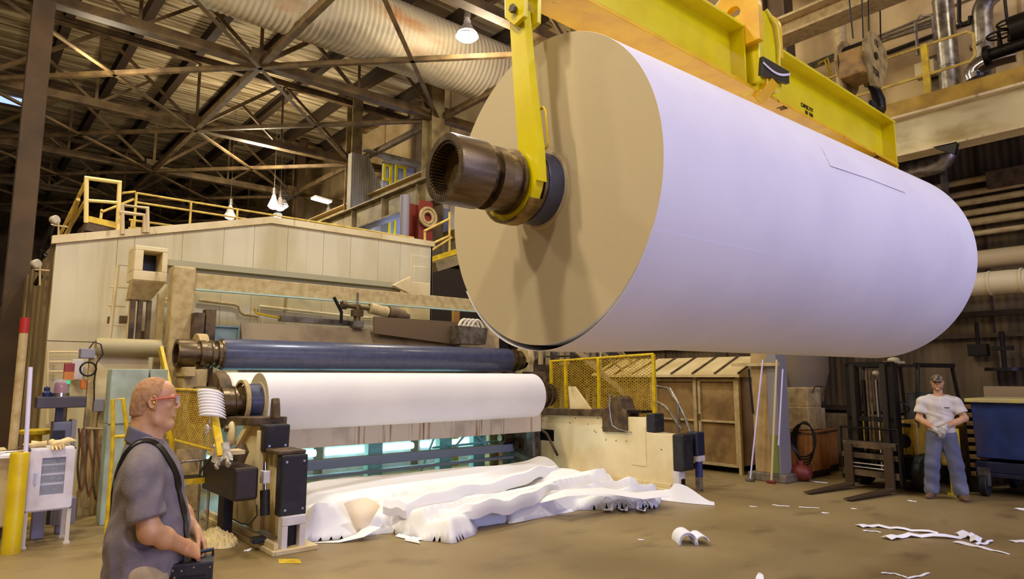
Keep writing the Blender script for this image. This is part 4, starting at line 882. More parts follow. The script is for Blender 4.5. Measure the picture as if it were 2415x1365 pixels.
# under the walkway
pipes = [((2200, 455), (2415, 402), .06), ((2215, 480), (2415, 432), .06), ((2225, 500), (2415, 455), .06), ((2240, 522), (2415, 482), .06), ((2240, 545), (2415, 506), .07), ((2250, 562), (2415, 535), .05)]
for a, b, r in pipes:
    p = GX(*b, 14.1); mb = MB(); mb.cyl((14.1, p.y-4, p.z), (14.1, p.y+7, p.z), r, n=12); solo('process_pipe', mb, dustybeige, 'long dusty pipe in the bank running along the wall under the walkway', 'pipe', 'bank of pipes on the right wall')
p = GX(2400, 603, 13.9); mb = MB(); mb.cyl((13.9, p.y-4, p.z), (13.9, p.y+6, p.z), .17, n=20); solo('wide_duct', mb, mat('tan_duct', S(186, 164, 120), .6), 'wide smooth tan duct below the bank of pipes', 'duct')
p = GX(2330, 668, 13.6); L_ = [V(13.6, p.y+5, p.z), V(13.6, p.y+.3, p.z), V(13.6, p.y-.3, p.z)]+bez((13.6, p.y-.5, p.z), (13.6, p.y-.9, p.z), (13.6, p.y-1.1, p.z-.2), (13.6, p.y-1.1, p.z-.7), 6)[1:]
mb = MB(); mb.tube(L_, .2, 20)
for k in range(7): q = V(13.6, p.y-.5+.45*k, p.z); mb.lathe(q, q+V(0, .03, 0), [(0, .2), (0, .215), (.03, .215), (.03, .2)], 20, caps=False)
solo('ribbed_elbow_duct', mb, mat('beige_duct', S(206, 190, 150), .55), 'beige jointed duct bending down at the right edge', 'duct')
p = GX(2240, 350, 13.3); mb = MB(); mb.tube([V(13.3, p.y+4, p.z-.25), V(13.3, p.y+.6, p.z-.25)]+bez((13.3, p.y+.4, p.z-.25), (13.3, p.y+.05, p.z-.25), (13.3, p.y, p.z-.1), (13.3, p.y, p.z+.3), 8), .17, 18); solo('insulated_pipe', mb, galv, 'silver pipe bending up under the runway girder', 'pipe')
p = GX(2200, 347, RX-.15); mb = MB(); mb.prism([p, p+V(0, -.35, .0), p+V(0, -.3, -.2)], (.12, 0, 0)); solo('camera_housing', mb, blackp, 'small black wedge shaped housing under the runway girder', 'fixture')
mb = MB(); q = GX(2225, 400, 13.9); mb.mm(13.85, 13.95, q.y-.05, q.y+.05, 4.0, 5.7); solo('hanger_strut', mb, galv, 'thin grey hanger strut below the silver pipe bend', 'strut')
q = GX(2395, 435, 14.0); mb = MB(); mb.mm(13.9, 14.3, q.y-.4, q.y+.4, q.z-.0, q.z+.3); solo('junction_housing', mb, brownsteel, 'brown housing above the bank of pipes at the right edge', 'box')
q = GX(2308, 825, WX-.15); mb = MB(); mb.box(q, (.2, .3, .22)); mb.cyl(q+V(0, 0, .1), q+V(0, 0, .5), .03, n=8); solo('switch_box', mb, steel_black, 'dark switch box on the wall above the white-shirted man', 'electrical box', bevel=.01)
mb = MB(); q = GX(2370, 870, 14.3); mb.cyl(V(14.3, q.y, 1.9), V(14.3, q.y, 2.6), .04, n=8); mb.box((14.3, q.y, 2.3), (.1, .3, .08)); mb.cyl((14.3, q.y, 1.9), (14.3, q.y, 1.96), .3, n=18)
solo('wall_valve', mb, steel_black, 'dark valve stem on the wall above the blue dumpster', 'valve')
# ---------------------------------------------------------------- operator side, left of the winder
def mesh_panel(mb, o, ex, ez, W, H, pitch=.05, bar=.008, th=.004, skip=None):
    # expanded metal: two families of slanted strips clipped to the W x H rectangle
    o = V(o); ex = V(ex).normalized(); ez = V(ez).normalized(); nrm = ex.cross(ez)
    sl = .55
    for sg in (1, -1):
        c = -W*sl if sg > 0 else 0
        end = H if sg > 0 else H+W*sl
        while c < end:
            # line z = c + sg*sl*x
            pts = []
            for x in (0, W):
                z = c+sg*sl*x
                if 0 <= z <= H: pts.append((x, z))
            for z in (0, H):
                x = (z-c)/(sg*sl)
                if 0 < x < W: pts.append((x, z))
            if len(pts) >= 2:
                pts.sort(); a, b = pts[0], pts[-1]
                if abs(a[0]-b[0]) > .01: mb.beam(o+ex*a[0]+ez*a[1], o+ex*b[0]+ez*b[1], bar, th, up=nrm)
            c += pitch
# left mesh guard (runs along Y)
gx = 2.2
P_ = [GX(403, 921, gx), GX(403, 1035, gx), GX(500, 1060, gx), GX(482, 914, gx)]
ya, yb = P_[0].y, GX(507, 1062, gx).y; za, zb = P_[1].z, P_[0].z+.02
t = thing('mesh_guard', 'yellow expanded mesh guard panel beside the face of the grey-shirted man', 'guard', (gx, (ya+yb)/2, za))
mb = MB(); mesh_panel(mb, (gx, ya, za), (0, -1, 0), (0, 0, 1), ya-yb, zb-za, .042, .012); part('mesh', mb, mesh_yellow, t)
mb = MB(); mb.tube([(gx, ya, za), (gx, ya, zb), (gx, yb, zb), (gx, yb, za)], .018, 8, closed=True); part('frame', mb, saf_yellow, t)
mb = MB(); a = GX(505, 978, gx-.1); b = GX(522, 1075, gx-.1); mb.beam(a, b, .03, .07, up=(1, 0, 0)); part('bracket_arm', mb, saf_yellow, t)
mb = MB(); mb.box(GX(463, 978, gx+.12), (.1, .2, .22)); solo('brown_bracket', mb, mat('rusty_leather_brown', S(120, 76, 34), .7), 'small brown bracket seen through the yellow mesh guard', 'bracket', bevel=.02)
mb = MB(); mb.mm(gx-.02, gx+.3, yb-.02, yb+.2, za-.05, za-.01); solo('guard_support', mb, cream, 'small cream support under the yellow mesh guard', 'bracket')
# stack of curved white strips
t = thing('ribbed_hose', 'stack of curved white hose ribs hanging over the mesh guard', 'hose', GX(500, 985, gx-.12))
c0 = GX(497, 926, gx-.12); c1 = GX(503, 982, gx-.12)
for i in range(9):
    c = lerp(c0, c1, i/8); mb = MB(); R_ = .16-.006*abs(i-3)
    arc = [c+_r*(.13*math.cos(PI*k/12))+V(0, 0, .035*math.sin(PI*k/12)-.02*(1-k/12))+V(-.05, -.06, 0)*math.sin(PI*k/12) for k in range(13)]
    mb.tube(arc, [.004+.015*math.sin(PI*k/12) for k in range(13)], 8); part('rib', mb, paper_m, t)
for px, py, r in ((497, 998, .05), (488, 1012, .035)):
    c = GX(px, py, gx-.1); mb = MB(); mb.tube([c+V(0, r*math.cos(a), r*math.sin(a)*1.1) for a in [2*PI*k/16 for k in range(14)]], .012, 8); part('loose_ring', mb, paper_m, t)
# diagonal yellow guard bar and short mesh behind the man's forehead
t = thing('hinged_guard', 'slanted yellow guard bar with a strip of mesh above the forehead of the grey-shirted man', 'guard', GX(405, 930, 2.0))
a = GX(380, 820, 2.3); b = GX(404, 925, 2.3)
mb = MB(); mb.beam(a, b, .04, .06); part('bar', mb, saf_yellow, t)
c = GX(373, 822, 2.32); mb = MB(); mb.prism([a, b, GX(388, 925, 2.32), c], (.01, 0, 0)); part('mesh_strip', mb, mesh_yellow, t)
# yellow ladder-like rail behind the man's neck
t = thing('step_rail', 'bright yellow tubular step rail behind the shoulder of the grey-shirted man', 'handrail', GZ(275, 1130, 0))
yy = 8.6
p = [GY(x_, y_, yy) for x_, y_ in ((266, 1052), (266, 942), (290, 940), (299, 1005), (300, 1040))]
mb = MB(); mb.tube([V(p[0].x, yy, 0), p[0], p[1], p[2], p[3], V(p[3].x+.05, yy, 0)], .022, 10); mb.tube([GY(266, 1030, yy), GY(298, 1028, yy)], .02, 8); part('rail', mb, saf_yellow, t)
mb = MB(); mb.tube([GY(392, 1000, 8.0), GY(405, 1040, 8.0), V(GY(405, 1040, 8).x, 8.0, 0)], .03, 8); solo('yellow_stanchion', mb, saf_yellow, 'yellow stanchion partly hidden behind the chin of the grey-shirted man', 'post')
# stool
t = thing('step_stool', 'step stool with yellow edged tread and bent steel frame behind the man', 'stool', (2.2, 8.2, 0))
a = GY(428, 1127, 8.3); b = GY(478, 1135, 8.3)
mb = MB(); mb.mm(a.x-.1, b.x, 8.1, 8.5, a.z-.03, a.z); part('tread', mb, steel_black, t)
mb = MB(); mb.mm(a.x-.1, b.x, 8.08, 8.1, a.z-.05, a.z+.01); part('tread_edge', mb, saf_yellow, t)
for yq in (8.12, 8.48):
    mb = MB(); c = GY(475, 1080, 8.3); mb.tube([(a.x-.08, yq, 0), (a.x-.08, yq, c.z-.04), (a.x-.04, yq, c.z), (b.x-.03, yq, c.z), (b.x+.02, yq, c.z-.05), (b.x+.02, yq, 0)], .015, 8); part('side_frame', mb, galv, t)
mb = MB(); mb.mm(a.x-.02, b.x-.02, 8.44, 8.5, a.z+.04, a.z+.3); solo('slatted_box', mb, dustybeige, 'beige ribbed box behind the step stool', 'box')
# black case and gloves
a = GX(478, 1090, 2.35); b = GX(550, 1185, 2.35)
mb = MB(); mb.mm(2.35, 2.6, b.y, a.y, b.z, a.z+.04); solo('black_case', mb, mat('dark_brown_leatherette', S(44, 30, 20), .5, bump=.3, bscale=30), 'dark brown square box mounted beside the cream winder post', 'box', bevel=.03)
mb = MB(); mb.mm(2.5, 2.6, a.y-.35, a.y-.15, 0, b.z); solo('case_stand', mb, steel_black, 'dark stand under the brown square box', 'stand')
mb = MB(); mb.cyl(GX(472, 1112, 2.2), GX(520, 1050, 2.2), .015, n=8); solo('black_rod', mb, blackp, 'thin black rod leaning beside the hanging gloves', 'rod')
glove_m = mat('grey_white_cloth', S(206, 200, 190), .85, col2=S(150, 142, 128), scale=14)
def glove(name, label, c, down, side, s=1.0, group=None, m=glove_m, curl=0):
    c = V(c); down = V(down).normalized(); side = V(side).normalized(); nrm = down.cross(side)
    mb = MB(); mb.tube([c-down*.09*s, c-down*.03*s, c+down*.05*s], [.036*s, .03*s, .045*s], 10)
    for k, (o, l) in enumerate(((-.036, .075), (-.012, .085), (.012, .08), (.035, .065))):
        mb.tube([c+down*.04*s+side*o*s, c+down*(.04+l*.5)*s+side*o*1.35*s+nrm*.008*k, c+down*(.04+l)*s+side*o*1.5*s+nrm*curl], [.013*s, .013*s, .008*s], 8)
    mb.tube([c+side*.03*s, c+down*.03*s+side*.06*s, c+down*.07*s+side*.07*s], [.014*s, .014*s, .009*s], 8)
    return solo(name, mb, m, label, 'glove', group)
glove('work_glove', 'pale work glove hanging fingers down, left one above the brown box', GX(512, 1073, 2.12), (.1, .25, -1), (0, -1, -.2), 1.15)
glove('work_glove', 'pale work glove hanging fingers down, right one above the brown box', GX(535, 1068, 2.12), (.1, -.35, -1), (0, -1, .2), 1.1)

# white glass-fronted cabinet
Yc = 8.85; cx0, cx1 = .775, 1.2; cz0, cz1 = .37, 1.03
t = thing('glass_cabinet', 'small white cabinet with glass door on legs beside the yellow bollard', 'cabinet', (1.0, 9.05, 0))
mb = MB(); mb.mm(cx0, cx1, Yc+.38, Yc+.4, cz0, cz1); mb.mm(cx0, cx0+.02, Yc, Yc+.4, cz0, cz1); mb.mm(cx1-.02, cx1, Yc, Yc+.4, cz0, cz1); mb.mm(cx0, cx1, Yc, Yc+.4, cz0, cz0+.03); mb.mm(cx0, cx1, Yc, Yc+.4, cz1-.03, cz1); part('body', mb, white, t, .004)
dx0, dx1, dz0, dz1 = cx0+.12, cx1-.09, cz0+.17, cz1-.1
mb = MB(); mb.mm(cx0+.01, dx0, Yc-.025, Yc-.002, cz0+.02, cz1-.02); mb.mm(dx1, cx1-.01, Yc-.025, Yc-.002, cz0+.02, cz1-.02); mb.mm(dx0, dx1, Yc-.025, Yc-.002, cz0+.02, dz0); mb.mm(dx0, dx1, Yc-.025, Yc-.002, dz1, cz1-.02); d = part('door', mb, white, t)
mb = MB(); mb.mm(dx0, dx1, Yc-.014, Yc-.01, dz0, dz1); part('pane', mb, glass_lens, d)
mb = MB(); mb.mm(cx0+.06, cx0+.08, Yc-.045, Yc-.025, .66, .78); part('handle', mb, chrome, d)
for k in range(3): z = dz0+(dz1-dz0)*(k+.95)/3.8; mb = MB(); mb.mm(cx0+.02, cx1-.02, Yc+.02, Yc+.37, z, z+.018); part('shelf', mb, white, t)
for lx in (cx0, cx1-.04):
    for ly in (Yc, Yc+.36): mb = MB(); mb.mm(lx, lx+.04, ly, ly+.04, .02, cz0); mb.mm(lx-.01, lx+.05, ly-.01, ly+.05, 0, .02); part('leg', mb, mat('rusty_white_leg', S(214, 206, 186), .6), t)
for k, (x_, z_) in enumerate(((.98, dz0+.01), (1.03, dz0+.13), (.96, dz0+.24), (1.05, dz0+.37))):
    mb = MB(); mb.ball((x_, Yc+.18, z_+.035), (.1, .1, .035), 14); mb.ball((x_+.05, Yc+.12, z_+.03), (.05, .06, .03), 12); solo('folded_cloth', mb, mat('mixed_grey_cloth', S(150, 150, 160), .8, col2=S(70, 70, 76), scale=14), 'grey folded cloth behind the glass of the white cabinet, ' + ('on its floor', 'on its lowest shelf', 'on its middle shelf', 'on its top shelf')[k], 'cloth')
tan_glove = mat('tan_leather', S(226, 204, 150), .7, col2=S(200, 172, 116), scale=9)
for c, dn, sd, l in (((1.0, Yc+.02, cz1+.03), (.2, -.75, -.25), (1, .2, 0), 'front glove drooping over the edge of the white cabinet top'), ((.85, Yc+.16, cz1+.035), (-1, .1, 0), (0, 1, 0), 'left glove lying on top of the white cabinet'), ((1.1, Yc+.2, cz1+.045), (1, .3, .12), (0, 1, 0), 'right glove lying on top of the white cabinet')):
    glove('leather_glove', 'tan leather ' + l, c, dn, sd, 1.0, None, tan_glove, -.01)
mb = MB(); mb.mm(.9, 1.02, 9.3, 9.45, 0, .36); solo('grey_bin', mb, mat('grey_plastic', S(140, 136, 146), .5), 'narrow grey bin under the white cabinet', 'bin', bevel=.01)
mb = MB(); mb.mm(1.1, 1.32, 9.4, 9.6, .1, .4); mb.mm(1.14, 1.28, 9.45, 9.55, 0, .1); solo('grey_bin', mb, mat('grey_plastic', S(140, 136, 146), .5), 'grey box standing behind the right leg of the white cabinet', 'bin', bevel=.01)
# bollard, poles
mb = MB(); mb.lathe((.69, 8.75, 0), (.69, 8.75, 1), [(0, .085), (1.0, .085), (1.01, .08)], 28); solo('bollard', mb, mat('bollard_yellow', S(216, 190, 14), .4, col2=S(200, 168, 20), scale=4), 'thick yellow bollard left of the white glass cabinet', 'bollard')
mb = MB(); mb.cyl((.74, 8.75, .9), GY(72, 866, 8.95), .022, n=14); solo('white_pole', mb, mat('lilac_white_plastic', S(212, 206, 232), .35), 'slim white plastic pole standing in the yellow bollard', 'pole')
p = GY(58, 765, 9.6); t = thing('marker_pole', 'tall tan pole with a red tip behind the yellow bollard', 'pole', (p.x, 9.6, 0))
mb = MB(); mb.cyl((p.x-.0, 9.6, 0), (p.x, 9.6, p.z-.1), .045, n=14); part('shaft', mb, dustybeige, t)
mb = MB(); mb.cyl((p.x, 9.6, p.z-.1), (p.x, 9.6, p.z+.08), .048, n=14); part('tip', mb, redp, t)
# cream bin at the left edge
mb = MB(); mb.prism([(-.4, 9.4, 0.15), (.72, 9.4, 0.15), (.66, 9.4, .95), (-.4, 9.4, .95)], (0, .9, 0)); solo('cream_bin', mb, cream, 'big cream steel bin at the left edge behind the yellow bollard', 'bin', bevel=.02)
mb = MB(); mb.mm(-.3, -.2, 9.5, 10.2, 0, .15); mb.mm(.5, .6, 9.5, 10.2, 0, .15); solo('bin_skid', mb, brownsteel, 'brown skids under the big cream bin', 'skid')
for k, (x_, y_) in enumerate(((8, 1068), (28, 1064), (46, 1066), (20, 1074), (38, 1058))):
    p = GZ(x_, y_, .965); mb = MB(); mb.box(p, (.26, .1, .03), Matrix.Rotation(.4*k, 3, 'Z')); solo('loose_scrap', mb, (paper_fl, brownsteel, dustybeige)[k % 3], 'flat scrap lying in the clutter on the big cream bin', 'scrap', 'scraps on the cream bin')
# console
t = thing('operator_console', 'dark grey console head on a column with a grey control panel below', 'console', (1.2, 10.1, 0))
Yk = 10.0; a = GY(88, 936, Yk); b = GY(203, 965, Yk)
mb = MB(); mb.mm(a.x, b.x, Yk, Yk+.3, a.z-.14, a.z-.0); part('console_head', mb, mat('charcoal_enamel', S(72, 64, 68), .45), t, .01)
mb = MB(); mb.mm(1.12, 1.2, Yk+.1, Yk+.18, 0, a.z-.1); part('column', mb, mat('navy_column', S(50, 46, 66), .5), t)
a2 = GY(127, 996, Yk); b2 = GY(176, 1066, Yk)
mb = MB(); mb.mm(a2.x, b2.x-.05, Yk+.02, Yk+.3, .6, a2.z); part('panel_box', mb, mat('slate_grey_panel', S(108, 108, 128), .5), t, .01)
mb = MB(); mb.mm(a2.x+.0, b2.x-.12, Yk, Yk+.02, a2.z-.35, a2.z-.1); part('screen', mb, blackp, t)
mb = MB(); mb.mm(b2.x-.05, b2.x+.0, Yk+.02, Yk+.3, .2, a2.z+.02); part('side_cover', mb, mat('grey_plastic', S(140, 136, 146), .5), t)
bx = GY(144, 932, Yk)
t = thing('beacon', 'red warning beacon under a clear dome on the console head', 'beacon', (bx.x, Yk+.12, bx.z))
q = V(bx.x, Yk+.12, a.z)
mb = MB(); mb.cyl(q, q+V(0, 0, .045), .105, n=28); part('base', mb, chrome, t)
mb = MB(); mb.lathe(q+V(0, 0, .046), q+V(0, 0, .2), [(0, .07), (.12, .062), (.13, .05)], 24); part('red_lens', mb, mat('beacon_red', S(150, 40, 30), .3), t)
mb = MB(); mb.lathe(q+V(0, 0, .045), q+V(0, 0, .2), [(0, .095), (.13, .085), (.165, .06), (.175, .0)], 28, caps=False); part('dome', mb, glass_lens, t)
q = V(GY(112, 933, Yk).x, Yk+.1, a.z)
mb = MB(); mb.lathe(q, q+V(0, 0, 1), [(0, .045), (.05, .05), (.07, .03), (.08, .032), (.11, .034), (.13, .0)], 16); solo('bottle', mb, mat('dark_blue_plastic', S(34, 40, 90), .4), 'small dark blue bottle shape left of the red beacon', 'bottle')
t = thing('stack_light', 'small stack light with red, amber and green segments behind the beacon', 'stack light', GY(160, 905, 10.6))
q = GY(160, 905, 10.6)
mb = MB(); mb.cyl(V(q.x, 10.6, 0), q, .02, n=8); part('pole', mb, steel_grey, t)
for k, (nm, m_) in enumerate((('green_segment', mat('signal_green', S(20, 150, 80), .4, emit=(0, .8, .35, 1), es=.6)), ('amber_segment', mat('signal_amber', S(210, 130, 20), .4)), ('red_segment', mat('signal_red', S(150, 50, 26), .4)))):
    mb = MB(); h = (.05, .11, .11)[k]; z_ = (0, .05, .16)[k]; mb.mm(q.x-(.02 if k == 0 else .055), q.x+(.02 if k == 0 else .055), 10.55, 10.65, q.z+z_, q.z+z_+h); part(nm, mb, m_, t)
# service post with boxes and hoses
t = thing('service_post', 'steel service post carrying grey boxes and hanging hoses left of the man', 'post', (1.62, 10.4, 0))
Ys = 10.4; p = GY(213, 900, Ys); q = GY(240, 900, Ys)
mb = MB(); mb.mm(p.x-.03, p.x+.04, Ys, Ys+.08, 0, 2.05); mb.mm(q.x-.0, q.x+.12, Ys+.05, Ys+.2, 0, 1.5); part('upright', mb, dustybeige, t, .005)
a = GY(190, 825, Ys); b = GY(222, 845, Ys); mb = MB(); mb.mm(a.x, b.x, Ys-.05, Ys+.15, b.z, a.z+.02); part('junction_box', mb, mat('grey_plastic', S(140, 136, 146), .5), t, .01)
a = GY(222, 940, Ys); b = GY(243, 970, Ys); mb = MB(); mb.mm(a.x, b.x, Ys-.05, Ys+.1, b.z, a.z); part('switch_box', mb, mat('grey_plastic', S(140, 136, 146), .5), t, .01)
a = GY(191, 895, Ys); b = GY(203, 917, Ys); mb = MB(); mb.mm(a.x, b.x, Ys-.04, Ys+.05, b.z, a.z); part('orange_box', mb, mat('orange_box', S(206, 116, 24), .5), t, .01)
mb = MB(); c = GY(208, 870, Ys-.1); mb.tube([c+V(.09*math.cos(2*PI*i/16), 0, .09*math.sin(2*PI*i/16)) for i in range(16)], .012, 8, closed=True); part('gauge_ring', mb, steel_black, t)
mb = MB(); mb.tube([GY(x_, y_, Ys-.02) for x_, y_ in ((210, 822), (222, 806), (238, 812), (243, 835), (228, 855), (222, 900), (222, 945))], .009, 8); part('black_cable', mb, blackp, t)
hose_m = mat('red_brown_hose', S(130, 74, 44), .5)
for k in range(6):
    x_ = 186+k*9; a = GY(x_, 1010, Ys-.15); b = GY(x_+4*(-1)**k, 1150+6*k, Ys-.25)
    mb = MB(); mb.tube(bez(a, a+V(.05*(-1)**k, -.05, -.3), b+V(-.1*(-1)**k, 0, .35), b+V(0, 0, -.02), 12), .013, 8); part('hose', mb, hose_m if k % 2 else brownsteel, t)
mb = MB(); mb.tube([GY(200, 1010, Ys-.15), GY(258, 1012, Ys-.15), GY(250, 1060, Ys-.15)], .018, 8); part('hose_rail', mb, dustybeige, t)
mb = MB(); 
for y_ in (830, 853, 876): mb.tube([GY(116, y_, HY-.15), GY(184, y_, HY-.15)], .018, 6)
mb.tube([GY(114, 828, HY-.15), GY(112, 1000, HY-.15)], .02, 6)
solo('wall_ladder_bars', mb, cream, 'horizontal cream bars on the hood wall above the red beacon', 'bars')
mb = MB(); a = GY(170, 855, HY-.2); b = GY(184, 895, HY-.2); mb.mm(a.x, b.x+.05, HY-.25, HY-.1, b.z, a.z+.05); solo('white_wall_box', mb, white, 'small white box on the hood wall right of the stack light', 'electrical box', bevel=.01)
# yellow stool and floor clutter
t = thing('yellow_stool', 'round yellow pedestal stool behind the white cabinet', 'stool', (.97, 10.6, 0))
a = GY(88, 1012, 10.6); mb = MB(); mb.lathe((a.x, 10.6, a.z-.07), (a.x, 10.6, a.z), [(0, .12), (.02, .19), (.06, .2), (.07, .17)], 26); part('seat', mb, saf_yellow, t)
mb = MB(); mb.lathe((a.x, 10.6, 0), (a.x, 10.6, 1), [(0, .18), (.03, .17), (.05, .07), (a.z-.07, .06)], 20); part('pedestal', mb, saf_yellow, t)
t = thing('scoop_lamp', 'grey funnel shaped lamp head on the floor behind the white cabinet', 'lamp', GZ(195, 1165, 0))
q = GZ(195, 1160, 0)+V(0, 0, .2); mb = MB(); mb.lathe(q, q+V(.25, -.25, .0), [(0, .05), (.1, .08), (.2, .13)], 20, caps=False); part('shade', mb, mat('grey_plastic', S(140, 136, 146), .5), t)
mb = MB(); mb.cyl(q, q-V(0, 0, .2), .06, n=12); part('base', mb, cream, t)
for k, (x_, y_, s_) in enumerate(((228, 1190, .12), (195, 1185, .09), (245, 1165, .1), (215, 1160, .1))):
    q = GZ(x_, y_, 0); mb = MB(); mb.box(q+V(0, 0, s_), (s_*1.6, s_*1.4, s_*2), Matrix.Rotation(.5*k, 3, 'Z')); solo('floor_fitting', mb, (brownsteel, dustybeige, steel_grey, cream)[k], ('brown', 'dusty beige', 'grey', 'cream')[k] + ' floor fitting among the hoses left of the man', 'machine fitting', bevel=.01)
# far machinery on the left edge
t = thing('far_platform', 'distant yellow topped platform at the left edge', 'platform', (0.6, 20, 0))
a = GY(0, 832, 20); b = GY(26, 862, 20); mb = MB(); mb.mm(a.x-2, b.x, 20, 21, b.z, a.z); part('deck', mb, mat('dull_yellow', S(190, 150, 50), .6), t)
mb = MB(); mb.mm(a.x-2, b.x+.3, 20, 20.1, b.z-.3, b.z-.22); part('beam', mb, steel_black, t)
for x_ in (a.x+.15, b.x-.1): mb = MB(); mb.mm(x_, x_+.1, 20, 20.1, 0, b.z); part('leg', mb, dustybeige, t)
mb = MB(); mb.mm(-8, -.5, 30, 34, 0, 3.2); solo('far_machine', mb, wall_far, 'large dim machine block deep in the left background', 'machine', bevel=.05)
for i, (x_, y_, w_, h_) in enumerate(((-2, 26, 3, .5), (-3, 28, 4, .6), (-1.2, 24, 2, .4))):
    mb = MB(); mb.mm(x_-w_/2, x_+w_/2, y_, y_+.6, 3.2+i*.7, 3.2+h_+i*.7); mb.mm(x_-.1, x_+.1, y_+.2, y_+.4, 0, 3.3+i*.7); solo('far_gantry', mb, dustybeige, ('lowest', 'middle', 'highest')[i] + ' of the dim beige gantry beams in the left background', 'gantry')
q = GY(41, 930, 22); bay_lamp((GY(18, 930, 22).x, 22, GY(18, 930, 22).z), 'low bright lamp near the far blue-clad worker', None, .12)

# ---------------------------------------------------------------- behind the hood, centre
t = thing('grey_tower', 'dark grey sheet clad tower between the tan columns', 'tower', (10.4, 21, 0))
tw = mat('grey_ribbed_cladding', S(150, 142, 124), .6, .1, col2=S(96, 88, 70), scale=1.5, stretch=(1, 1, .3)); wave(tw, 'X', 3, .5, .02)
a = GY(832, 300, 22.5); b = GY(900, 520, 22.5)
mb = MB(); mb.prism([(a.x, 22.5, 4), (b.x+.3, 22.5, 4), (b.x+.3, 22.5, 8.5), (a.x+.7, 22.5, 10.3), (a.x, 22.5, 10.3)], (0, .3, 0)); part('lower_cladding', mb, tw, t)
a = GY(905, 280, 22); b = GY(990, 390, 22)
mb = MB(); mb.prism([(a.x-.7, 22, 10.4), (min(b.x+.9, 14.4), 22, 10.4), (min(b.x+.9, 14.4), 22, b.z), (a.x+.4, 22, b.z)], (0, .4, 0)); part('upper_cladding', mb, tw, t)
t = thing('daylit_bay', 'pale blue daylit sheeting with yellow ladders beyond the runway beam', 'sheeting', (13, 24, 4))
bs = mat('daylight_blue_sheeting', S(176, 186, 222), .5, col2=S(140, 150, 190), scale=4, stretch=(4, 1, .2)); wave(bs, 'X', 3, .5, .02)  # blue of the daylight put into the sheet colour
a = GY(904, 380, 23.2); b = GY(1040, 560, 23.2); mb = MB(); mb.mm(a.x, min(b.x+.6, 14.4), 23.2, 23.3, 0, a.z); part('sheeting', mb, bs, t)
for k, x_ in enumerate((921, 934)):
    p = GY(x_, 390, 23.0); mb = MB(); mb.mm(p.x-.05, p.x+.05, 22.95, 23.0, 3.5, p.z+(.0 if k else -.1)); mb.mm(p.x-.05-.3*(1-k), p.x+.4*k+.05, 22.9, 22.94, p.z-.1, p.z); mb.mm(p.x-.05-.3*(1-k), p.x+.4*k+.05, 22.9, 22.94, p.z-.7, p.z-.6); mb.mm(p.x+(.35 if k else -.35), p.x+(.45 if k else -.25), 22.945, 22.99, p.z-.69, p.z-.01); part('ladder_frame', mb, yellow, t)
t = thing('white_pipe', 'grey white vertical pipe left of the dark red column', 'pipe', GY(957, 560, 15.5)); a = GY(955, 480, 16.5); mb = MB(); mb.cyl((a.x, 16.5, 0), (a.x, 16.5, 7.1), .14, n=16); part('shaft', mb, mat('grey_plastic', S(140, 136, 146), .5), t)
# stair landing right of the hood and the red column
t = thing('side_walkway', 'yellow edged walkway with handrail right of the hood, beside the hanging roll end', 'walkway', (9.5, 12.5, 4))
Yw = 13.0; a = GY(1018, 610, Yw); b = GY(1100, 575, Yw)
mb = MB(); mb.beam(GY(1016, 612, Yw), GY(1110, 582, Yw), .04, .12); part('toe_board', mb, saf_yellow, t)
mb = MB(); mb.beam(GY(1016, 632, Yw+.1), GY(1110, 604, Yw+.1), .5, .22); part('stringer', mb, column_m, t)
mb = MB()
for p_, q_ in (((1018, 590), (1065, 560)), ((1000, 545), (1062, 515)), ((1018, 575), (1062, 555)), ((1060, 500), (1060, 592)), ((1002, 548), (1002, 590))): mb.tube([GY(*p_, Yw), GY(*q_, Yw)], .03, 8)
part('handrail', mb, rail_yellow, t)
mb = MB(); q = GY(1010, 512, 16.5); mb.tube([q+V(.28*math.cos(2*PI*i/18), 0, .28*math.sin(2*PI*i/18)) for i in range(18)], .05, 8, closed=True); mb.tube([q+V(.18*math.cos(2*PI*i/18), .02, .18*math.sin(2*PI*i/18)) for i in range(18)], .05, 8, closed=True); solo('hose_reel', mb, dustybeige, 'coiled hose hanging in front of the dark red column', 'hose')
mb = MB(); a = GY(1018, 485, 20); b = GY(1060, 515, 20); mb.mm(a.x, b.x, 20, 20.1, 0, a.z); solo('painted_daylight_sheet', mb, mat('daylight_blue_sheeting', S(176, 186, 222), .5), 'pale blue sheet painted as daylight just under the geared coupling', 'sheeting')  # solid sheet, its pale blue painting the daylight of an opening
mb = MB(); a = GY(1020, 700, 15); mb.mm(8.8, 13.5, 16, 16.2, 0, 5.0); solo('dark_partition', mb, mat('very_dark_wall', S(46, 34, 22), .9), 'dark partition behind the right end of the hood', 'partition')
# ---------------------------------------------------------------- right side of the hall
# yellow mesh fence
fx = 9.7; A_ = GX(1297, 852, fx); B_ = GX(1541, 835, fx)
t = thing('mesh_fence', 'yellow expanded mesh fence standing behind the cream winder frame', 'fence', (fx, (A_.y+B_.y)/2, 0))
H = 1.1; z0 = A_.z-H
mb = MB(); mesh_panel(mb, (fx, A_.y, z0), (0, -1, 0), (0, 0, 1), A_.y-B_.y, H+.03, .052, .011); part('mesh', mb, mesh_yellow, t)
mb = MB(); mb.tube([A_, B_], .025, 8); mb.tube([V(fx, A_.y, z0), V(fx, B_.y, z0)], .02, 8); part('rail', mb, saf_yellow, t)
for px in (1299, 1333, 1411, 1541):
    p = GX(px, 900, fx-.02); mb = MB(); mb.mm(fx-.03, fx+.02, p.y-.03, p.y+.03, 0, A_.z+(B_.z-A_.z)*(A_.y-p.y)/(A_.y-B_.y)); part('post', mb, saf_yellow, t)
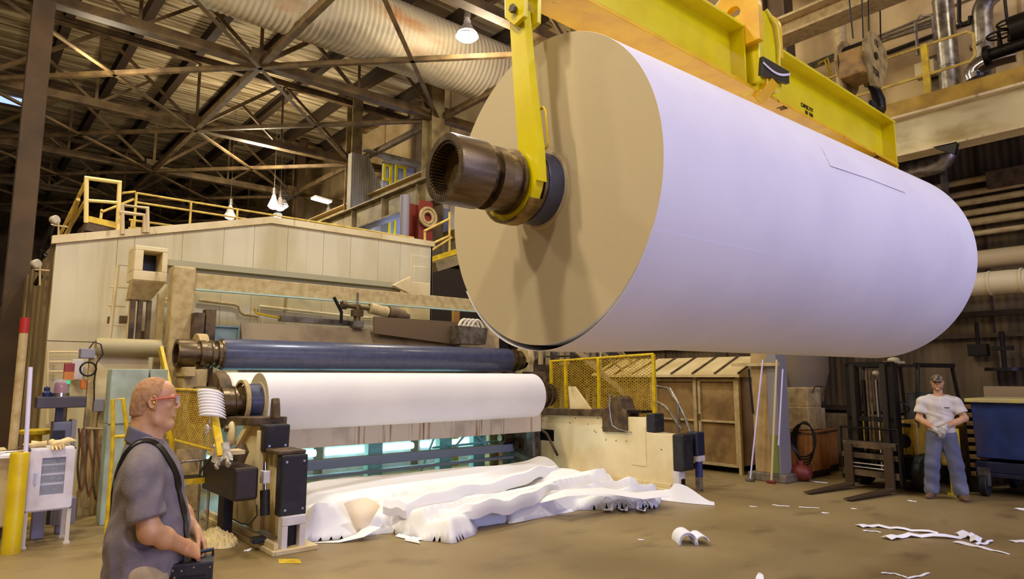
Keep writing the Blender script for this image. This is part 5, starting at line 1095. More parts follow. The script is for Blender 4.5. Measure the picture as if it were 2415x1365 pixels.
# stair behind the fence
t = thing('steel_stair', 'tan steel stair with slanted handrails seen through the yellow mesh fence', 'stair', (12, 9.5, 0))
for k, yq in enumerate((9.6, 10.6)):
    q0 = GY(1560, 1010, yq); q1 = GY(1330, 800, yq)
    mb = MB(); mb.beam(q0, q1, .05, .12); part('stringer', mb, dustybeige, t)
    mb = MB(); mb.tube([q0+V(0, 0, .9), q1+V(0, 0, .9)], .025, 8); mb.tube([q0+V(0, 0, .5), q1+V(0, 0, .5)], .02, 8); part('handrail', mb, dustybeige, t)
    for s_ in (.05, .35, .65, .95): mb = MB(); p = lerp(q0, q1, s_); mb.cyl(p, p+V(0, 0, .9), .022, n=8); part('baluster', mb, dustybeige, t)
for s_ in range(9):
    a = lerp(GY(1560, 1010, 9.6), GY(1330, 800, 9.6), (s_+.5)/9); b = V(a.x, 10.6, a.z); mb = MB(); mb.beam(a, b, .2, .03); part('tread', mb, brownsteel, t)
mb = MB(); a = GY(1240, 835, 12.4); b = GY(1400, 838, 12.4); mb.cyl((a.x, 12.4, a.z), (min(b.x+2, 14.4), 12.4, a.z), .22, n=20)
for x_ in (a.x+.6, a.x+1.3, a.x+2.0): mb.cyl((x_, 12.4, a.z), (x_+.06, 12.4, a.z), .24, n=20)
solo('wide_pipe', mb, galv, 'wide grey pipe running behind the right coupling of the blue spool', 'pipe')
mb = MB(); a = GY(1200, 858, 11.9); mb.mm(a.x, 13, 11.9, 12.0, a.z-.35, a.z); solo('dusty_beam', mb, brownsteel, 'brown dusty beam under the wide grey pipe', 'machine beam')
for k, px in enumerate((1275, 1292, 1325, 1338, 1385, 1400)):
    p = GY(px, 850, 12.15); mb = MB(); mb.mm(p.x-.04, p.x+.04, 12.1, 12.2, 0, 3.2); solo('tan_upright', mb, dustybeige, 'slim tan upright above the left half of the yellow mesh fence', 'post', 'slim uprights behind the fence')

# shed
sx = 11.4
t = thing('louvred_shed', 'tan shed of mesh doors with a seamed sloping roof behind the cream frame', 'shed', (12.0, 8, 0))
y0_, y1_ = 6.8, 10.3; zt = 1.79
panel_m = mat('brown_screen_panel', S(150, 118, 66), .75, col2=S(112, 84, 44), scale=2.2, col3=S(170, 140, 88), scale3=1.2, bump=.3, bscale=90)
mb = MB(); mb.mm(sx+.03, sx+1.7, y0_+.02, y1_, .14, zt); part('body', mb, panel_m, t)
yy = y0_; dn = 0
for wd in (.9, 1.05, 1.05, .5):
    mb = MB(); a, b = yy+.03, yy+wd-.03
    mb.mm(sx-.03, sx+.02, a, a+.05, .12, zt-.03); mb.mm(sx-.03, sx+.02, b-.05, b, .12, zt-.03); mb.mm(sx-.03, sx+.02, a+.05, b-.05, .12, .17); mb.mm(sx-.03, sx+.02, a+.05, b-.05, zt-.08, zt-.03); mb.mm(sx-.025, sx+.02, a+.05, b-.05, .93, .97)
    d_ = part('door', mb, dustybeige, t)
    mb = MB(); mb.mm(sx-.06, sx-.03, b-.05, b+.0, .98, 1.08); part('latch', mb, chrome, d_)
    yy += wd
for ly in (y0_, y0_+.93, y0_+2.0, y0_+3.0):
    mb = MB(); mb.mm(sx-.04, sx+.03, ly-.03, ly+.03, 0, zt); part('corner_post', mb, dustybeige, t)
for lx in (sx+.55, sx+1.1, sx+1.65): mb = MB(); mb.mm(lx, lx+.05, y0_-.02, y0_+.02, 0, zt); part('corner_post', mb, dustybeige, t)
mb = MB(); mb.prism([(sx-.15, y0_-.12, zt), (sx+1.8, y0_-.12, zt), (sx+1.8, y0_-.12, zt+.05), (sx+.75, y0_-.12, 2.2), (sx-.15, y0_-.12, zt+.05)], (0, 3.7, 0)); part('roof', mb, mat('pale_tan_roof', S(216, 196, 146), .55, col2=S(196, 172, 120), scale=2), t)
for k in range(8):
    yk = y0_-.1+k*.5; mb = MB(); mb.beam((sx-.15, yk, zt+.07), (sx+.75, yk, 2.22), .03, .03); part('roof_seam', mb, brownsteel, t)
# bent hoses in front of the shed
for pts, l in ((((1545, 910), (1575, 915), (1598, 950), (1602, 1000), (1600, 1020)), 'grey hose arching in front of the shed doors, left one'), (((1545, 945), (1570, 960), (1600, 1000), (1608, 1012)), 'pale straight pipe crossing in front of the shed'), (((1580, 915), (1600, 950), (1618, 990), (1628, 1022)), 'grey hose arching in front of the shed doors, right one')):
    mb = MB(); mb.tube([GX(*q, 10.2) for q in pts], .028, 8); solo('grey_hose', mb, galv, l, 'hose')
# building column with poles leaning on it
t = thing('building_column', 'tan and grey column on a concrete plinth with poles leaning on it', 'column', (11.25, 6.2, 0))
mb = MB(); mb.mm(11.1, 11.5, 6.05, 6.35, .14, 6); part('shaft', mb, mat('tan_concrete_face', S(176, 146, 94), .7, col2=S(150, 122, 76), scale=4), t, .01)
mb = MB(); mb.mm(11.08, 11.45, 5.86, 6.045, .14, 6); part('flange', mb, mat('grey_column_face', S(132, 126, 122), .6), t)
mb = MB(); mb.mm(11.0, 11.55, 5.75, 6.45, 0, .14); part('plinth', mb, concrete, t, .02)
mb = MB(); mb.mm(11.04, 11.08, 5.9, 6.0, .15, .8); part('green_plate', mb, mat('moss_green', S(120, 128, 50), .7), t)
mb = MB(); a = GX(1728, 860, 11.05); b = GX(1838, 860, 11.05); mb.mm(11.0, 11.06, b.y, a.y, a.z-.03, a.z+.03); part('cross_bracket', mb, dustybeige, t)
def pole(p0, p1, X0, X1, r, m, l, foot=None):
    a = GX(*p0, X0); b = GX(*p1, X1); b.z = max(b.z, .01)
    t = thing('leaning_pole', l, 'pole', (b.x, b.y, 0)); mb = MB(); mb.cyl(b, a, r, n=10); part('shaft', mb, m, t)
    if foot: mb = MB(); mb.box((b.x, b.y, .03), (.07, .15, .05)); part('foot', mb, foot, t, .01)
pole((1799, 848), (1769, 1137), 11.0, 10.8, .014, mat('lilac_white_plastic', S(212, 206, 232), .35), 'thin white pole leaning on the left of the tan column', steel_grey)
pole((1832, 848), (1819, 1140), 10.98, 10.87, .018, mat('pale_wood', S(206, 180, 130), .6), 'pale wooden pole with a red foot leaning on the tan column', mat('dark_red_foot', S(110, 40, 30), .6))
pole((1846, 870), (1836, 1050), 11.0, 10.95, .013, mat('lilac_white_plastic', S(212, 206, 232), .35), 'short white pole hanging on the right of the tan column')
pole((1836, 990), (1862, 1125), 11.2, 11.5, .016, mat('pale_wood', S(206, 180, 130), .6), 'pale wooden broom handle slanting right at the column foot', steel_grey)
pole((1766, 870), (1776, 975), 11.1, 11.08, .016, steel_black, 'dark rod hanging at the left edge of the tan column')
# crates with machine and black hose
cr = mat('cardboard_brown', S(170, 112, 52), .75, col2=S(140, 88, 40), scale=3)
def crate(x, y, w_, d_, h_, l, zb=.12):
    t = thing('cardboard_crate', l, 'crate', (x, y, 0)); mb = MB(); mb.mm(x-w_/2, x+w_/2, y-d_/2, y+d_/2, zb, zb+h_); part('box', mb, cr, t, .01)
    mb = MB(); mb.mm(x-w_/2-.01, x+w_/2+.01, y-d_/2-.01, y+d_/2+.01, zb+h_-.06, zb+h_-.02); part('strap', mb, brownsteel, t)
    for k in (-1, 0, 1): mb = MB(); mb.mm(x-w_/2, x+w_/2, y+k*(d_/2-.06)-.05, y+k*(d_/2-.06)+.05, 0, zb); part('pallet_block', mb, steel_black if k else brownsteel, t)
crate(12.3, 6.0, .7, .55, .7, 'brown cardboard crate on a pallet right of the tan column')
crate(13.1, 6.15, .6, .5, .68, 'brown cardboard crate farther right, behind the first crate')
t = thing('pump_unit', 'dusty grey pump unit standing on the cardboard crates', 'machine', (12.5, 6.1, .83))
mb = MB(); mb.mm(12.05, 12.6, 5.8, 6.3, .83, 1.25); mb.mm(12.15, 12.7, 5.85, 6.25, 1.25, 1.6); part('body', mb, dustybeige, t, .02)
mb = MB(); mb.cyl((12.9, 6.1, .81), (12.9, 6.1, 1.2), .2, n=18); part('drum', mb, dustybeige, t)
mb = MB(); mb.tube([(12.2, 5.78, 1.5), (12.2, 5.72, 1.62), (12.6, 5.72, 1.62), (12.62, 5.78, 1.35)], .018, 8); part('handle', mb, brownsteel, t)
t = thing('hose_coil', 'black hose coil hanging against the cardboard crate', 'hose', (11.85, 5.75, .2))
for k in range(4):
    mb = MB(); c = V(11.82-.02*k, 5.78, .62+.02*k); mb.tube([c+V(.04*math.sin(2*PI*i/18), (.16+.02*k)*math.cos(2*PI*i/18), (.38-.03*k)*math.sin(2*PI*i/18)) for i in range(18)], .014, 6, closed=True); part('loop', mb, blackp, t)
mb = MB(); mb.ball((11.55, 5.75, .14), (.17, .2, .15), 14); mb.cyl((11.55, 5.75, .2), (11.55, 5.75, .34), .06, n=12); solo('red_canister', mb, mat('dull_red', S(110, 38, 28), .5), 'dull red canister on the floor right of the column plinth', 'canister')

# forklift, built facing +x at the origin and then placed
t = thing('forklift', 'dark mast forklift with yellow body, forks resting near the floor', 'forklift')
mb = MB()
for s_ in (-1, 1): mb.mm(-.12, .02, s_*.36-.05, s_*.36+.05, .08, 2.02)
part('mast_rail', mb, steel_black, t); mb = MB()
for s_ in (-1, 1): mb.mm(-.1, .06, s_*.26-.04, s_*.26+.04, .1, 2.0)
part('inner_mast', mb, mat('dark_mast', S(44, 36, 26), .5, .3), t)
for z_ in (2.0, 1.12, .5): mb = MB(); mb.mm(-.1, .02, -.38, .38, z_-.04, z_+.04); part('cross_tie', mb, steel_black, t)
for s_ in (-.12, .1): mb = MB(); mb.cyl((-.04, s_, .2), (-.04, s_, 1.75), .03, n=12); part('lift_cylinder', mb, chrome if s_ > 0 else steel_black, t)
for s_ in (-.03, .03): mb = MB(); mb.mm(0, .02, s_-.015, s_+.015, .4, 1.9); part('lift_chain', mb, brownsteel, t)
mb = MB(); mb.mm(.08, .14, -.46, .46, .22, .32); mb.mm(.08, .14, -.46, .46, .5, .58); mb.mm(.08, .14, -.44, .44, .66, .76)
part('carriage', mb, brownsteel, t)
mb = MB()
mb.tube([(.12, -.47, .15), (.12, -.47, .98), (.12, .47, .98), (.12, .47, .15)], .022, 8); mb.tube([(.12, -.47, .76), (.12, .47, .76)], .018, 8)
part('load_backrest', mb, steel_black, t)
for z_ in (.42, .36): mb = MB(); mb.cyl((.16, -.38, z_), (.16, .38, z_), .014, n=8); part('shift_cylinder', mb, chrome, t)
for s_ in (-1, 1):
    mb = MB(); mb.prism([(.15, s_*.33-.07, .72), (.2, s_*.33-.07, .72), (.2, s_*.33-.07, .09), (1.28, s_*.33-.07, .035), (1.28, s_*.33-.07, .02), (.15, s_*.33-.07, .04)], (0, .14, 0)); part('fork', mb, mat('fork_brown', S(76, 60, 40), .5, .4), t, .006)
fy = mat('forklift_yellow', S(176, 140, 34), .45, col2=S(140, 110, 30), scale=4)
mb = MB(); mb.mm(-1.05, -.35, -.5, -.12, .55, 1.1); mb.mm(-1.05, -.35, .12, .5, .55, 1.1); part('front_cowl', mb, fy, t, .05)
mb = MB(); mb.prism([(-2.3, -.52, .35), (-1.1, -.52, .35), (-1.1, -.52, .95), (-2.1, -.52, 1.1), (-2.35, -.52, .9)], (0, 1.04, 0)); part('counterweight', mb, fy, t, .06)
mb = MB(); mb.mm(-1.2, -.2, -.45, .45, .2, .55); part('chassis', mb, steel_black, t)
for s_ in (-1, 1):
    for x_, r in ((-.5, .3), (-1.9, .25)):
        mb = MB(); mb.cyl((x_, s_*.42, r), (x_, s_*.58, r), r, n=28); w_ = part('wheel', mb, rubber, t, .02)
        mb = MB(); mb.cyl((x_, s_*.57, r), (x_, s_*.59, r), r*.5, n=20); part('hub', mb, fy, w_)
mb = MB()
for s_ in (-1, 1): mb.tube([(-.42, s_*.48, 1.0), (-.62, s_*.46, 1.98), (-1.7, s_*.44, 1.98), (-1.85, s_*.48, 1.05)], .03, 8)
part('overhead_guard_leg', mb, steel_black, t)
mb = MB(); mb.mm(-1.75, -.55, -.47, -.42, 1.95, 2.02); mb.mm(-1.75, -.55, .42, .47, 1.95, 2.02)
for k in range(8): mb.mm(-.6-.15*k, -.57-.15*k, -.45, .45, 1.97, 2.0)
part('overhead_guard', mb, steel_black, t)
mb = MB(); mb.mm(-1.5, -1.05, -.24, .24, .95, 1.08); mb.prism([(-1.5, -.24, 1.05), (-1.38, -.24, 1.05), (-1.48, -.24, 1.55), (-1.6, -.24, 1.5)], (0, .48, 0)); part('seat', mb, blackp, t, .03)
mb = MB(); mb.cyl((-.45, -.0, 1.0), (-.75, -.0, 1.28), .02, n=8); mb.tube([(-.78+.1*math.cos(2*PI*i/18), .17*math.sin(2*PI*i/18), 1.3+.1*math.cos(2*PI*i/18)) for i in range(18)], .014, 8, closed=True); part('steering_wheel', mb, blackp, t)
for s_ in (-.3,): mb = MB(); mb.ball((-.7, s_, 1.86), (.06, .06, .05)); part('work_light', mb, mat('headlight_dull', S(176, 160, 120), .3), t)
mb = MB(); mb.mm(-.9, -.6, -.1, .1, 2.02, 2.06); mb.ball((-.75, 0, 2.08), (.14, .08, .05)); part('roof_light', mb, mat('headlight_dull', S(176, 160, 120), .3), t)
mb = MB(); mb.cyl((-1.2, .35, 1.1), (-1.8, .3, 1.2), .14, n=20); part('gas_bottle', mb, galv, t)
mb = MB(); mb.mm(-.352, -.345, .2, .42, 1.0, 1.06)
part('badge', mb, blackp, t)
mb = MB(); mb.cyl((-.345, .3, .78), (-.352, .3, .78), .11, n=20); part('grille_disc', mb, blackp, t)
t.location = (11.5, 4.5, 0); t.rotation_euler = (0, 0, math.atan2(.18, -1.02))

# bollard behind the man in the white shirt, dumpster cart and lumber
mb = MB(); mb.cyl((12.0, 3.52, 0), (12.0, 3.52, 1.0), .085, n=24); mb.cyl((12.0, 3.52, 0), (12.0, 3.52, .02), .14, n=24); solo('bollard', mb, mat('bollard_yellow', S(216, 190, 14), .4), 'yellow bollard seen between the legs of the white-shirted man', 'bollard')
t = thing('tipping_cart', 'worn blue steel tipping cart with dark chassis at the right edge', 'cart', (12.8, 2.0, 0))
a = GX(2288, 948, 12.4); b = GX(2306, 1110, 12.4)
bl = mat('worn_blue_paint', S(40, 60, 112), .45, .2, col2=S(34, 46, 84), scale=2.5, col3=S(70, 64, 84), scale3=1.2)
mb = MB(); mb.prism([(12.4, a.y, a.z), (12.4, a.y-2.2, a.z), (12.4, a.y-2.2, .55), (12.4, b.y, .55)], (1.2, 0, 0)); part('hopper', mb, bl, t, .015)
mb = MB(); mb.mm(12.32, 13.7, a.y-2.3, a.y+.06, a.z, a.z+.06); part('rim', mb, mat('pale_worn_rim', S(176, 164, 130), .5, col2=S(200, 180, 90), scale=8), t, .01)
mb = MB(); mb.mm(12.35, 13.6, b.y-2.0, b.y+.02, .34, .5); mb.mm(12.3, 12.4, b.y-2.0, b.y-.0, .28, .34); part('chassis', mb, mat('dark_blue_chassis', S(42, 46, 66), .5, .3), t, .01)
for x_, y_, r in ((12.25, b.y-.12, .16), (12.7, b.y-1.0, .15), (13.5, b.y-.2, .16)):
    mb = MB(); mb.cyl((x_-.0, y_-.05, r), (x_-.0, y_+.05, r), r, n=24); w_ = part('wheel', mb, rubber, t, .01); mb = MB(); mb.mm(x_-.05, x_+.05, y_-.07, y_+.07, r, .42); part('caster_fork', mb, steel_grey, t)
mb = MB(); mb.mm(12.0, 12.5, 1.65, 2.4, .02, .14); mb.mm(12.1, 12.4, 1.7, 2.0, .14, .26); solo('floor_pedal_block', mb, steel_black, 'black steel block on the floor in front of the blue cart', 'block', bevel=.01)
mb = MB(); q = GX(2345, 928, 13.6); mb.mm(13.8, 14.1, q.y-2.5, q.y+.2, q.z-.3, q.z+.12); solo('tan_board', mb, mat('tan_board', S(140, 118, 84), .7), 'long tan board behind the blue cart', 'board')
for k in range(9):
    z_ = .25+k*.13; mb = MB(); mb.mm(12.5, 12.85, 3.24+.02*(k % 2), 3.46, z_, z_+.07); solo('pallet_board', mb, mat('yellow_brown_wood', S(150, 112, 50), .7, col2=S(110, 78, 36), scale=6), 'brown board in the stack between the white-shirted man and the blue cart', 'board', 'stacked boards beside the blue cart')
mb = MB(); mb.mm(12.5, 12.85, 3.46, 3.50, 0, 1.42); mb.mm(12.5, 12.85, 3.3, 3.46, 0, .24); solo('board_rack', mb, steel_black, 'dark rack holding the stacked boards', 'rack')
mb = MB(); mb.mm(13.9, 14.5, 3.0, 9.0, 0, 1.05); solo('low_tan_panels', mb, mat('dark_tan_wall_sheet', S(132, 108, 68), .7), 'low dusty tan panels along the base of the right wall', 'panels', bevel=.02)
t = thing('storage_hopper', 'large dim grey hopper against the wall behind the forklift', 'hopper', (13.8, 6.3, 0))
mb = MB(); mb.lathe((13.7, 6.9, 1.1), (13.7, 6.9, 4.4), [(0, .5), (.8, .72), (3.3, .75)], 28); part('vessel', mb, mat('dim_grey_tan', S(130, 112, 80), .6), t)
for a_ in range(3): mb = MB(); mb.cyl((13.7+.5*math.cos(a_*2.1+2), 6.9+.5*math.sin(a_*2.1+2), 0), (13.7+.5*math.cos(a_*2.1+2), 6.9+.5*math.sin(a_*2.1+2), 1.6), .05, n=8); part('leg', mb, steel_black, t)
# ---------------------------------------------------------------- people: signed distance shapes blended and meshed into one skin
class SDF:
    def __init__(s, lo, hi, h):
        s.h = h; s.lo = np.array(lo, float); n = np.ceil((np.array(hi)-s.lo)/h).astype(int)+1
        s.ax = [s.lo[i]+h*np.arange(n[i]) for i in range(3)]; s.f = np.full(n, 1.0)
    def _win(s, lo, hi):
        i0 = [max(0, int((lo[i]-s.lo[i])/s.h)) for i in range(3)]; i1 = [min(len(s.ax[i]), int((hi[i]-s.lo[i])/s.h)+2) for i in range(3)]
        if any(a >= b for a, b in zip(i0, i1)): return None
        sl = tuple(slice(a, b) for a, b in zip(i0, i1)); X, Y, Z = np.meshgrid(*[s.ax[i][sl[i]] for i in range(3)], indexing='ij', sparse=True); return sl, X, Y, Z
    def _mix(s, sl, d, k, sub=False):
        a = s.f[sl]
        if sub: d = -d; h = np.maximum(k-np.abs(a-d), 0)/k; s.f[sl] = np.maximum(a, d)+h*h*k*.25
        else: h = np.maximum(k-np.abs(a-d), 0)/k; s.f[sl] = np.minimum(a, d)-h*h*k*.25
    def cap(s, p, q, r, r2=None, k=.02, sub=False):
        p = np.array(p, float); q = np.array(q, float); r2 = r if r2 is None else r2; m = max(r, r2)+k+3*s.h
        wn = s._win(np.minimum(p, q)-m, np.maximum(p, q)+m)
        if wn is None: return s
        sl, X, Y, Z = wn; d = q-p; L2 = max((d*d).sum(), 1e-9)
        t = np.clip(((X-p[0])*d[0]+(Y-p[1])*d[1]+(Z-p[2])*d[2])/L2, 0, 1)
        D = np.sqrt((X-p[0]-t*d[0])**2+(Y-p[1]-t*d[1])**2+(Z-p[2]-t*d[2])**2)-(r+(r2-r)*t); s._mix(sl, D, k, sub); return s
    def ell(s, c, r, k=.02, sub=False, rot=None):
        c = np.array(c, float); r = np.array(r, float); m = r.max()+k+3*s.h; wn = s._win(c-m, c+m)
        if wn is None: return s
        sl, X, Y, Z = wn; x, y, z = X-c[0], Y-c[1], Z-c[2]
        if rot is not None:   # rotation about the y axis, radians
            cs, sn = math.cos(rot), math.sin(rot); x, z = cs*x-sn*z, sn*x+cs*z
        k0 = np.sqrt((x/r[0])**2+(y/r[1])**2+(z/r[2])**2); k1 = np.sqrt((x/r[0]**2)**2+(y/r[1]**2)**2+(z/r[2]**2)**2)+1e-9
        s._mix(sl, k0*(k0-1)/k1, k, sub); return s
    def chain(s, pts, rs, k=.02):
        for i in range(len(pts)-1): s.cap(pts[i], pts[i+1], rs[i], rs[i+1], k)
        return s
    def cut(s, fn):
        X, Y, Z = np.meshgrid(*s.ax, indexing='ij', sparse=True); s.f = np.maximum(s.f, fn(X, Y, Z)); return s
    def disp(s, fn):
        X, Y, Z = np.meshgrid(*s.ax, indexing='ij', sparse=True); s.f = s.f+fn(X, Y, Z); return s
    def at(s, p):
        g = [(p[i]-s.lo[i])/s.h for i in range(3)]; i = [min(max(int(a), 0), s.f.shape[j]-2) for j, a in enumerate(g)]; t = [a-b for a, b in zip(g, i)]; v = 0
        for dx in (0, 1):
            for dy in (0, 1):
                for dz in (0, 1): v += s.f[i[0]+dx, i[1]+dy, i[2]+dz]*(t[0] if dx else 1-t[0])*(t[1] if dy else 1-t[1])*(t[2] if dz else 1-t[2])
        return v
    def push(s, p, off):
        p = np.array(p, float); e = s.h
        for _ in range(8):
            v = s.at(p); g = np.array([s.at(p+np.eye(3)[i]*e)-s.at(p-np.eye(3)[i]*e) for i in range(3)]); g /= (np.linalg.norm(g)+1e-9); p = p-g*(v-off)
        return Vector(p)
    def mesh(s):
        f = s.f; ins = f < 0; n = f.shape
        c = np.zeros(tuple(a-1 for a in n), int)
        for dx in (0, 1):
            for dy in (0, 1):
                for dz in (0, 1): c += ins[dx:n[0]-1+dx, dy:n[1]-1+dy, dz:n[2]-1+dz]
        act = (c > 0) & (c < 8); idx = np.full(act.shape, -1); idx[act] = np.arange(act.sum()); cell = np.argwhere(act)
        acc = np.zeros((len(cell), 3)); cnt = np.zeros(len(cell)); cr = [(0, 0, 0), (1, 0, 0), (0, 1, 0), (0, 0, 1), (1, 1, 0), (1, 0, 1), (0, 1, 1), (1, 1, 1)]
        for a in cr:
            for ax in range(3):
                if a[ax]: continue
                b = list(a); b[ax] = 1
                fa = f[cell[:, 0]+a[0], cell[:, 1]+a[1], cell[:, 2]+a[2]]; fb = f[cell[:, 0]+b[0], cell[:, 1]+b[1], cell[:, 2]+b[2]]
                m = (fa < 0) != (fb < 0); t = np.where(m, fa/(fa-fb+1e-12), 0); p = np.array(a, float)[None]+np.zeros((len(cell), 3)); p[:, ax] += t
                acc[m] += p[m]; cnt[m] += 1
        vs = s.lo+s.h*(cell+acc/np.maximum(cnt, 1)[:, None]); F = []
        for ax in range(3):
            o1, o2 = [(1, 2), (2, 0), (0, 1)][ax]
            A = ins; sa = [slice(None)]*3; sb = [slice(None)]*3; sa[ax] = slice(0, -1); sb[ax] = slice(1, None)
            e = np.argwhere(A[tuple(sa)] != A[tuple(sb)])
            e = e[(e[:, o1] > 0) & (e[:, o2] > 0) & (e[:, o1] < n[o1]-1) & (e[:, o2] < n[o2]-1)]
            if not len(e): continue
            def q(d1, d2):
                g = e.copy(); g[:, o1] -= d1; g[:, o2] -= d2; return idx[g[:, 0], g[:, 1], g[:, 2]]
            quad = np.stack([q(1, 1), q(0, 1), q(0, 0), q(1, 0)], 1); quad = quad[(quad >= 0).all(1)]; F.append(quad)
        F = np.concatenate(F); return vs, F
def skin(name, sds, m, parent=None, smooth=2):
    vs = []; fs = []; o = 0
    for s in (sds if isinstance(sds, list) else [sds]):
        v, f = s.mesh()
        for _ in range(smooth):   # light smoothing
            a = np.zeros_like(v); c = np.zeros(len(v))
            for i in range(4): np.add.at(a, f[:, i], v[f[:, (i+1) % 4]]); np.add.at(c, f[:, i], 1); np.add.at(a, f[:, (i+1) % 4], v[f[:, i]]); np.add.at(c, f[:, (i+1) % 4], 1)
            v = v*.5+.5*a/np.maximum(c, 1)[:, None]
        vs += [tuple(p) for p in v]; fs += [tuple(int(x)+o for x in q) for q in f]; o = len(vs)
    me = bpy.data.meshes.new(name); me.from_pydata(vs, [], fs); me.polygons.foreach_set('use_smooth', [True]*len(fs))
    bm = bmesh.new(); bm.from_mesh(me); bmesh.ops.recalc_face_normals(bm, faces=bm.faces); bm.to_mesh(me); bm.free()
    me.materials.append(m); ob = bpy.data.objects.new(name, me); COL.objects.link(ob)
    if parent: ob.parent = parent
    return ob
def nrm_(a): a = np.array(a, float); return a/np.linalg.norm(a)
def hand(s, w, d, pn, curl, thumb=1, fat=1.0, spread=.0):
    # w wrist, d wrist->fingers, pn the way the palm faces; curls in degrees per joint
    w = np.array(w, float); d = nrm_(d); pn = nrm_(np.array(pn)-d*np.dot(pn, d)); sd = np.cross(d, pn)
    s.cap(w-d*.03, w+d*.02, .029*fat, .03*fat, .015)
    L = (.068, .078, .072, .058)
    for i, o in enumerate((-.034, -.0115, .0115, .033)):
        o *= fat; k0 = w+d*.02+sd*o*.6*thumb*-1; k1 = w+d*(.092-.004*abs(i-1.2))+sd*o*-1*thumb
        s.cap(k0, k1, .017*fat, .0125*fat, .018)
        p = k1; a = 0
        for j, (fr, r) in enumerate(((.46, .0098), (.31, .0088), (.23, .0078))):
            a += math.radians(curl[j]+3*i); dd = d*math.cos(a)+pn*math.sin(a)+sd*spread*(i-1.5)*-thumb
            q = p+nrm_(dd)*L[i]*fr*1.12; s.cap(p, q, r*fat*1.05, r*fat*.95, .004); p = q
    t0 = w+d*.028+sd*.026*thumb*fat; t1 = w+d*.062+sd*.048*thumb*fat+pn*.018; t2 = t1+(d*.8+sd*.2*thumb+pn*.5)*.034; t3 = t2+(d*.9-sd*.25*thumb+pn*.45)*.026
    s.cap(t0, t1, .019*fat, .0125*fat, .016); s.cap(t1, t2, .012*fat, .0105*fat, .004); s.cap(t2, t3, .0105*fat, .0085*fat, .003)
    return s
def head(s, c, sc=1.0, fat=1.0):
    # c: centre of the skull between the ears, face towards +x
    def P(x, y, z): return (c[0]+x*sc, c[1]+y*sc, c[2]+z*sc)
    E = lambda p, r, k=.02, sub=False: s.ell(P(*p), [a*sc for a in r], k*sc, sub)
    C = lambda p, q, r, r2=None, k=.01, sub=False: s.cap(P(*p), P(*q), r*sc, (r if r2 is None else r2)*sc, k*sc, sub)
    E((-.014, 0, .018), (.098, .077, .090)); E((.032, 0, .034), (.056, .060, .055)); E((.028, 0, -.03), (.056, .056*fat, .074))
    E((.071, 0, -.050), (.022, .028, .030), .018)
    for y in (-1, 1):
        C((-.006, y*.046*fat, -.050), (.012, y*.042*fat, -.084), .020, .020, .04); C((.012, y*.046*fat, -.086), (.066, y*.014, -.106), .020, .017, .02)
        E((.060, y*.038, -.018), (.022, .020, .016), .012)
        E((.095, y*.032, .006), (.017, .019, .012), .010, True); E((.0740, y*.031, .005), (.0128, .0140, .0118), .003)
        C((.0735, y*.020, .0135), (.0715, y*.044, .0125), .0045, .004, .003); C((.0885, y*.012, .024), (.078, y*.047, .023), .0075, .006, .007)
        E((-.006, y*.079, -.004), (.019, .007, .031), .004)
        for a0 in range(-3, 8): t0, t1 = a0*.42, (a0+1)*.42; C((-.009-.017*math.cos(t0+1.2), y*.086, -.000+.026*math.sin(t0+1.2)*-1), (-.009-.017*math.cos(t1+1.2), y*.086, -.000+.026*math.sin(t1+1.2)*-1), .0048, None, .002)
        E((-.002, y*.086, -.003), (.007, .006, .012), .003, True); E((.003, y*.079, -.032), (.007, .006, .009), .003)
        E((.0965, y*.0115, -.030), (.010, .0075, .0070), .005); C((.097, y*.006, -.0385), (.099, y*.006, -.034), .003, .003, .002, True)
        C((.0870, y*.020, -.0605), (.0925, y*.004, -.0580), .0042, .0052, .005); C((.0865, y*.017, -.0660), (.0905, y*.003, -.0690), .0045, .0058, .005)
        C((.088, y*.024, -.040), (.080, y*.031, -.062), .0030, .0025, .006, True)
    C((.0895, 0, .022), (.106, 0, -.016), .0085, .0105, .010); E((.108, 0, -.023), (.0110, .011, .0095), .005)
    C((.0935, -.018, -.0632), (.0965, .0, -.0632), .0016, .0016, .003, True); C((.0935, .018, -.0632), (.0965, .0, -.0632), .0016, .0016, .003, True)
    C((.094, -.012, -.0835), (.094, .012, -.0835), .0040, .0040, .008, True)
    E((.074, 0, -.102), (.021, .022, .018), .014)
    if fat > 1: C((.02, 0, -.108), (.045, 0, -.116), .032, .024, .03)
    return s
skin_m = mat('light_skin', S(210, 162, 114), .5, col2=S(194, 138, 92), scale=9, bump=.06, bscale=90)
skin_m.node_tree.nodes['Principled BSDF'].inputs['Subsurface Weight'].default_value = .08
skin_m.node_tree.nodes['Principled BSDF'].inputs['Subsurface Radius'].default_value = (.02, .008, .004)
arm_tan = skin_m
# ---- man in the grey polo shirt (faces +x in his own frame; y = his left)
b = SDF((-.26, -.36, 0), (.34, .36, 1.84), .008)
hc = (.005, 0, 1.688)
hd1 = SDF((-.15, -.12, 1.50), (.16, .12, 1.83), .0038); head(hd1, hc, 1.0, 1.12)
for q_ in (b, hd1): q_.cap((-.040, 0, 1.63), (-.05, 0, 1.46), .062, .074, .025); q_.cap((-.0, 0, 1.585), (-.015, 0, 1.47), .050, .058, .025)
b.ell((-.01, 0, 1.28), (.13, .18, .22), .05); b.ell((.02, 0, 1.08), (.145, .17, .2), .05)
for y in (-1, 1): b.cap((-.02, y*.12, 1.42), (-.02, y*.19, 1.40), .06, .065, .05)
RS, RE, RW = (-.02, -.215, 1.38), (.035, -.265, 1.165), (.178, -.125, 1.065)
LS, LE, LW = (.0, .215, 1.38), (.12, .255, 1.19), (.218, .075, 1.095)
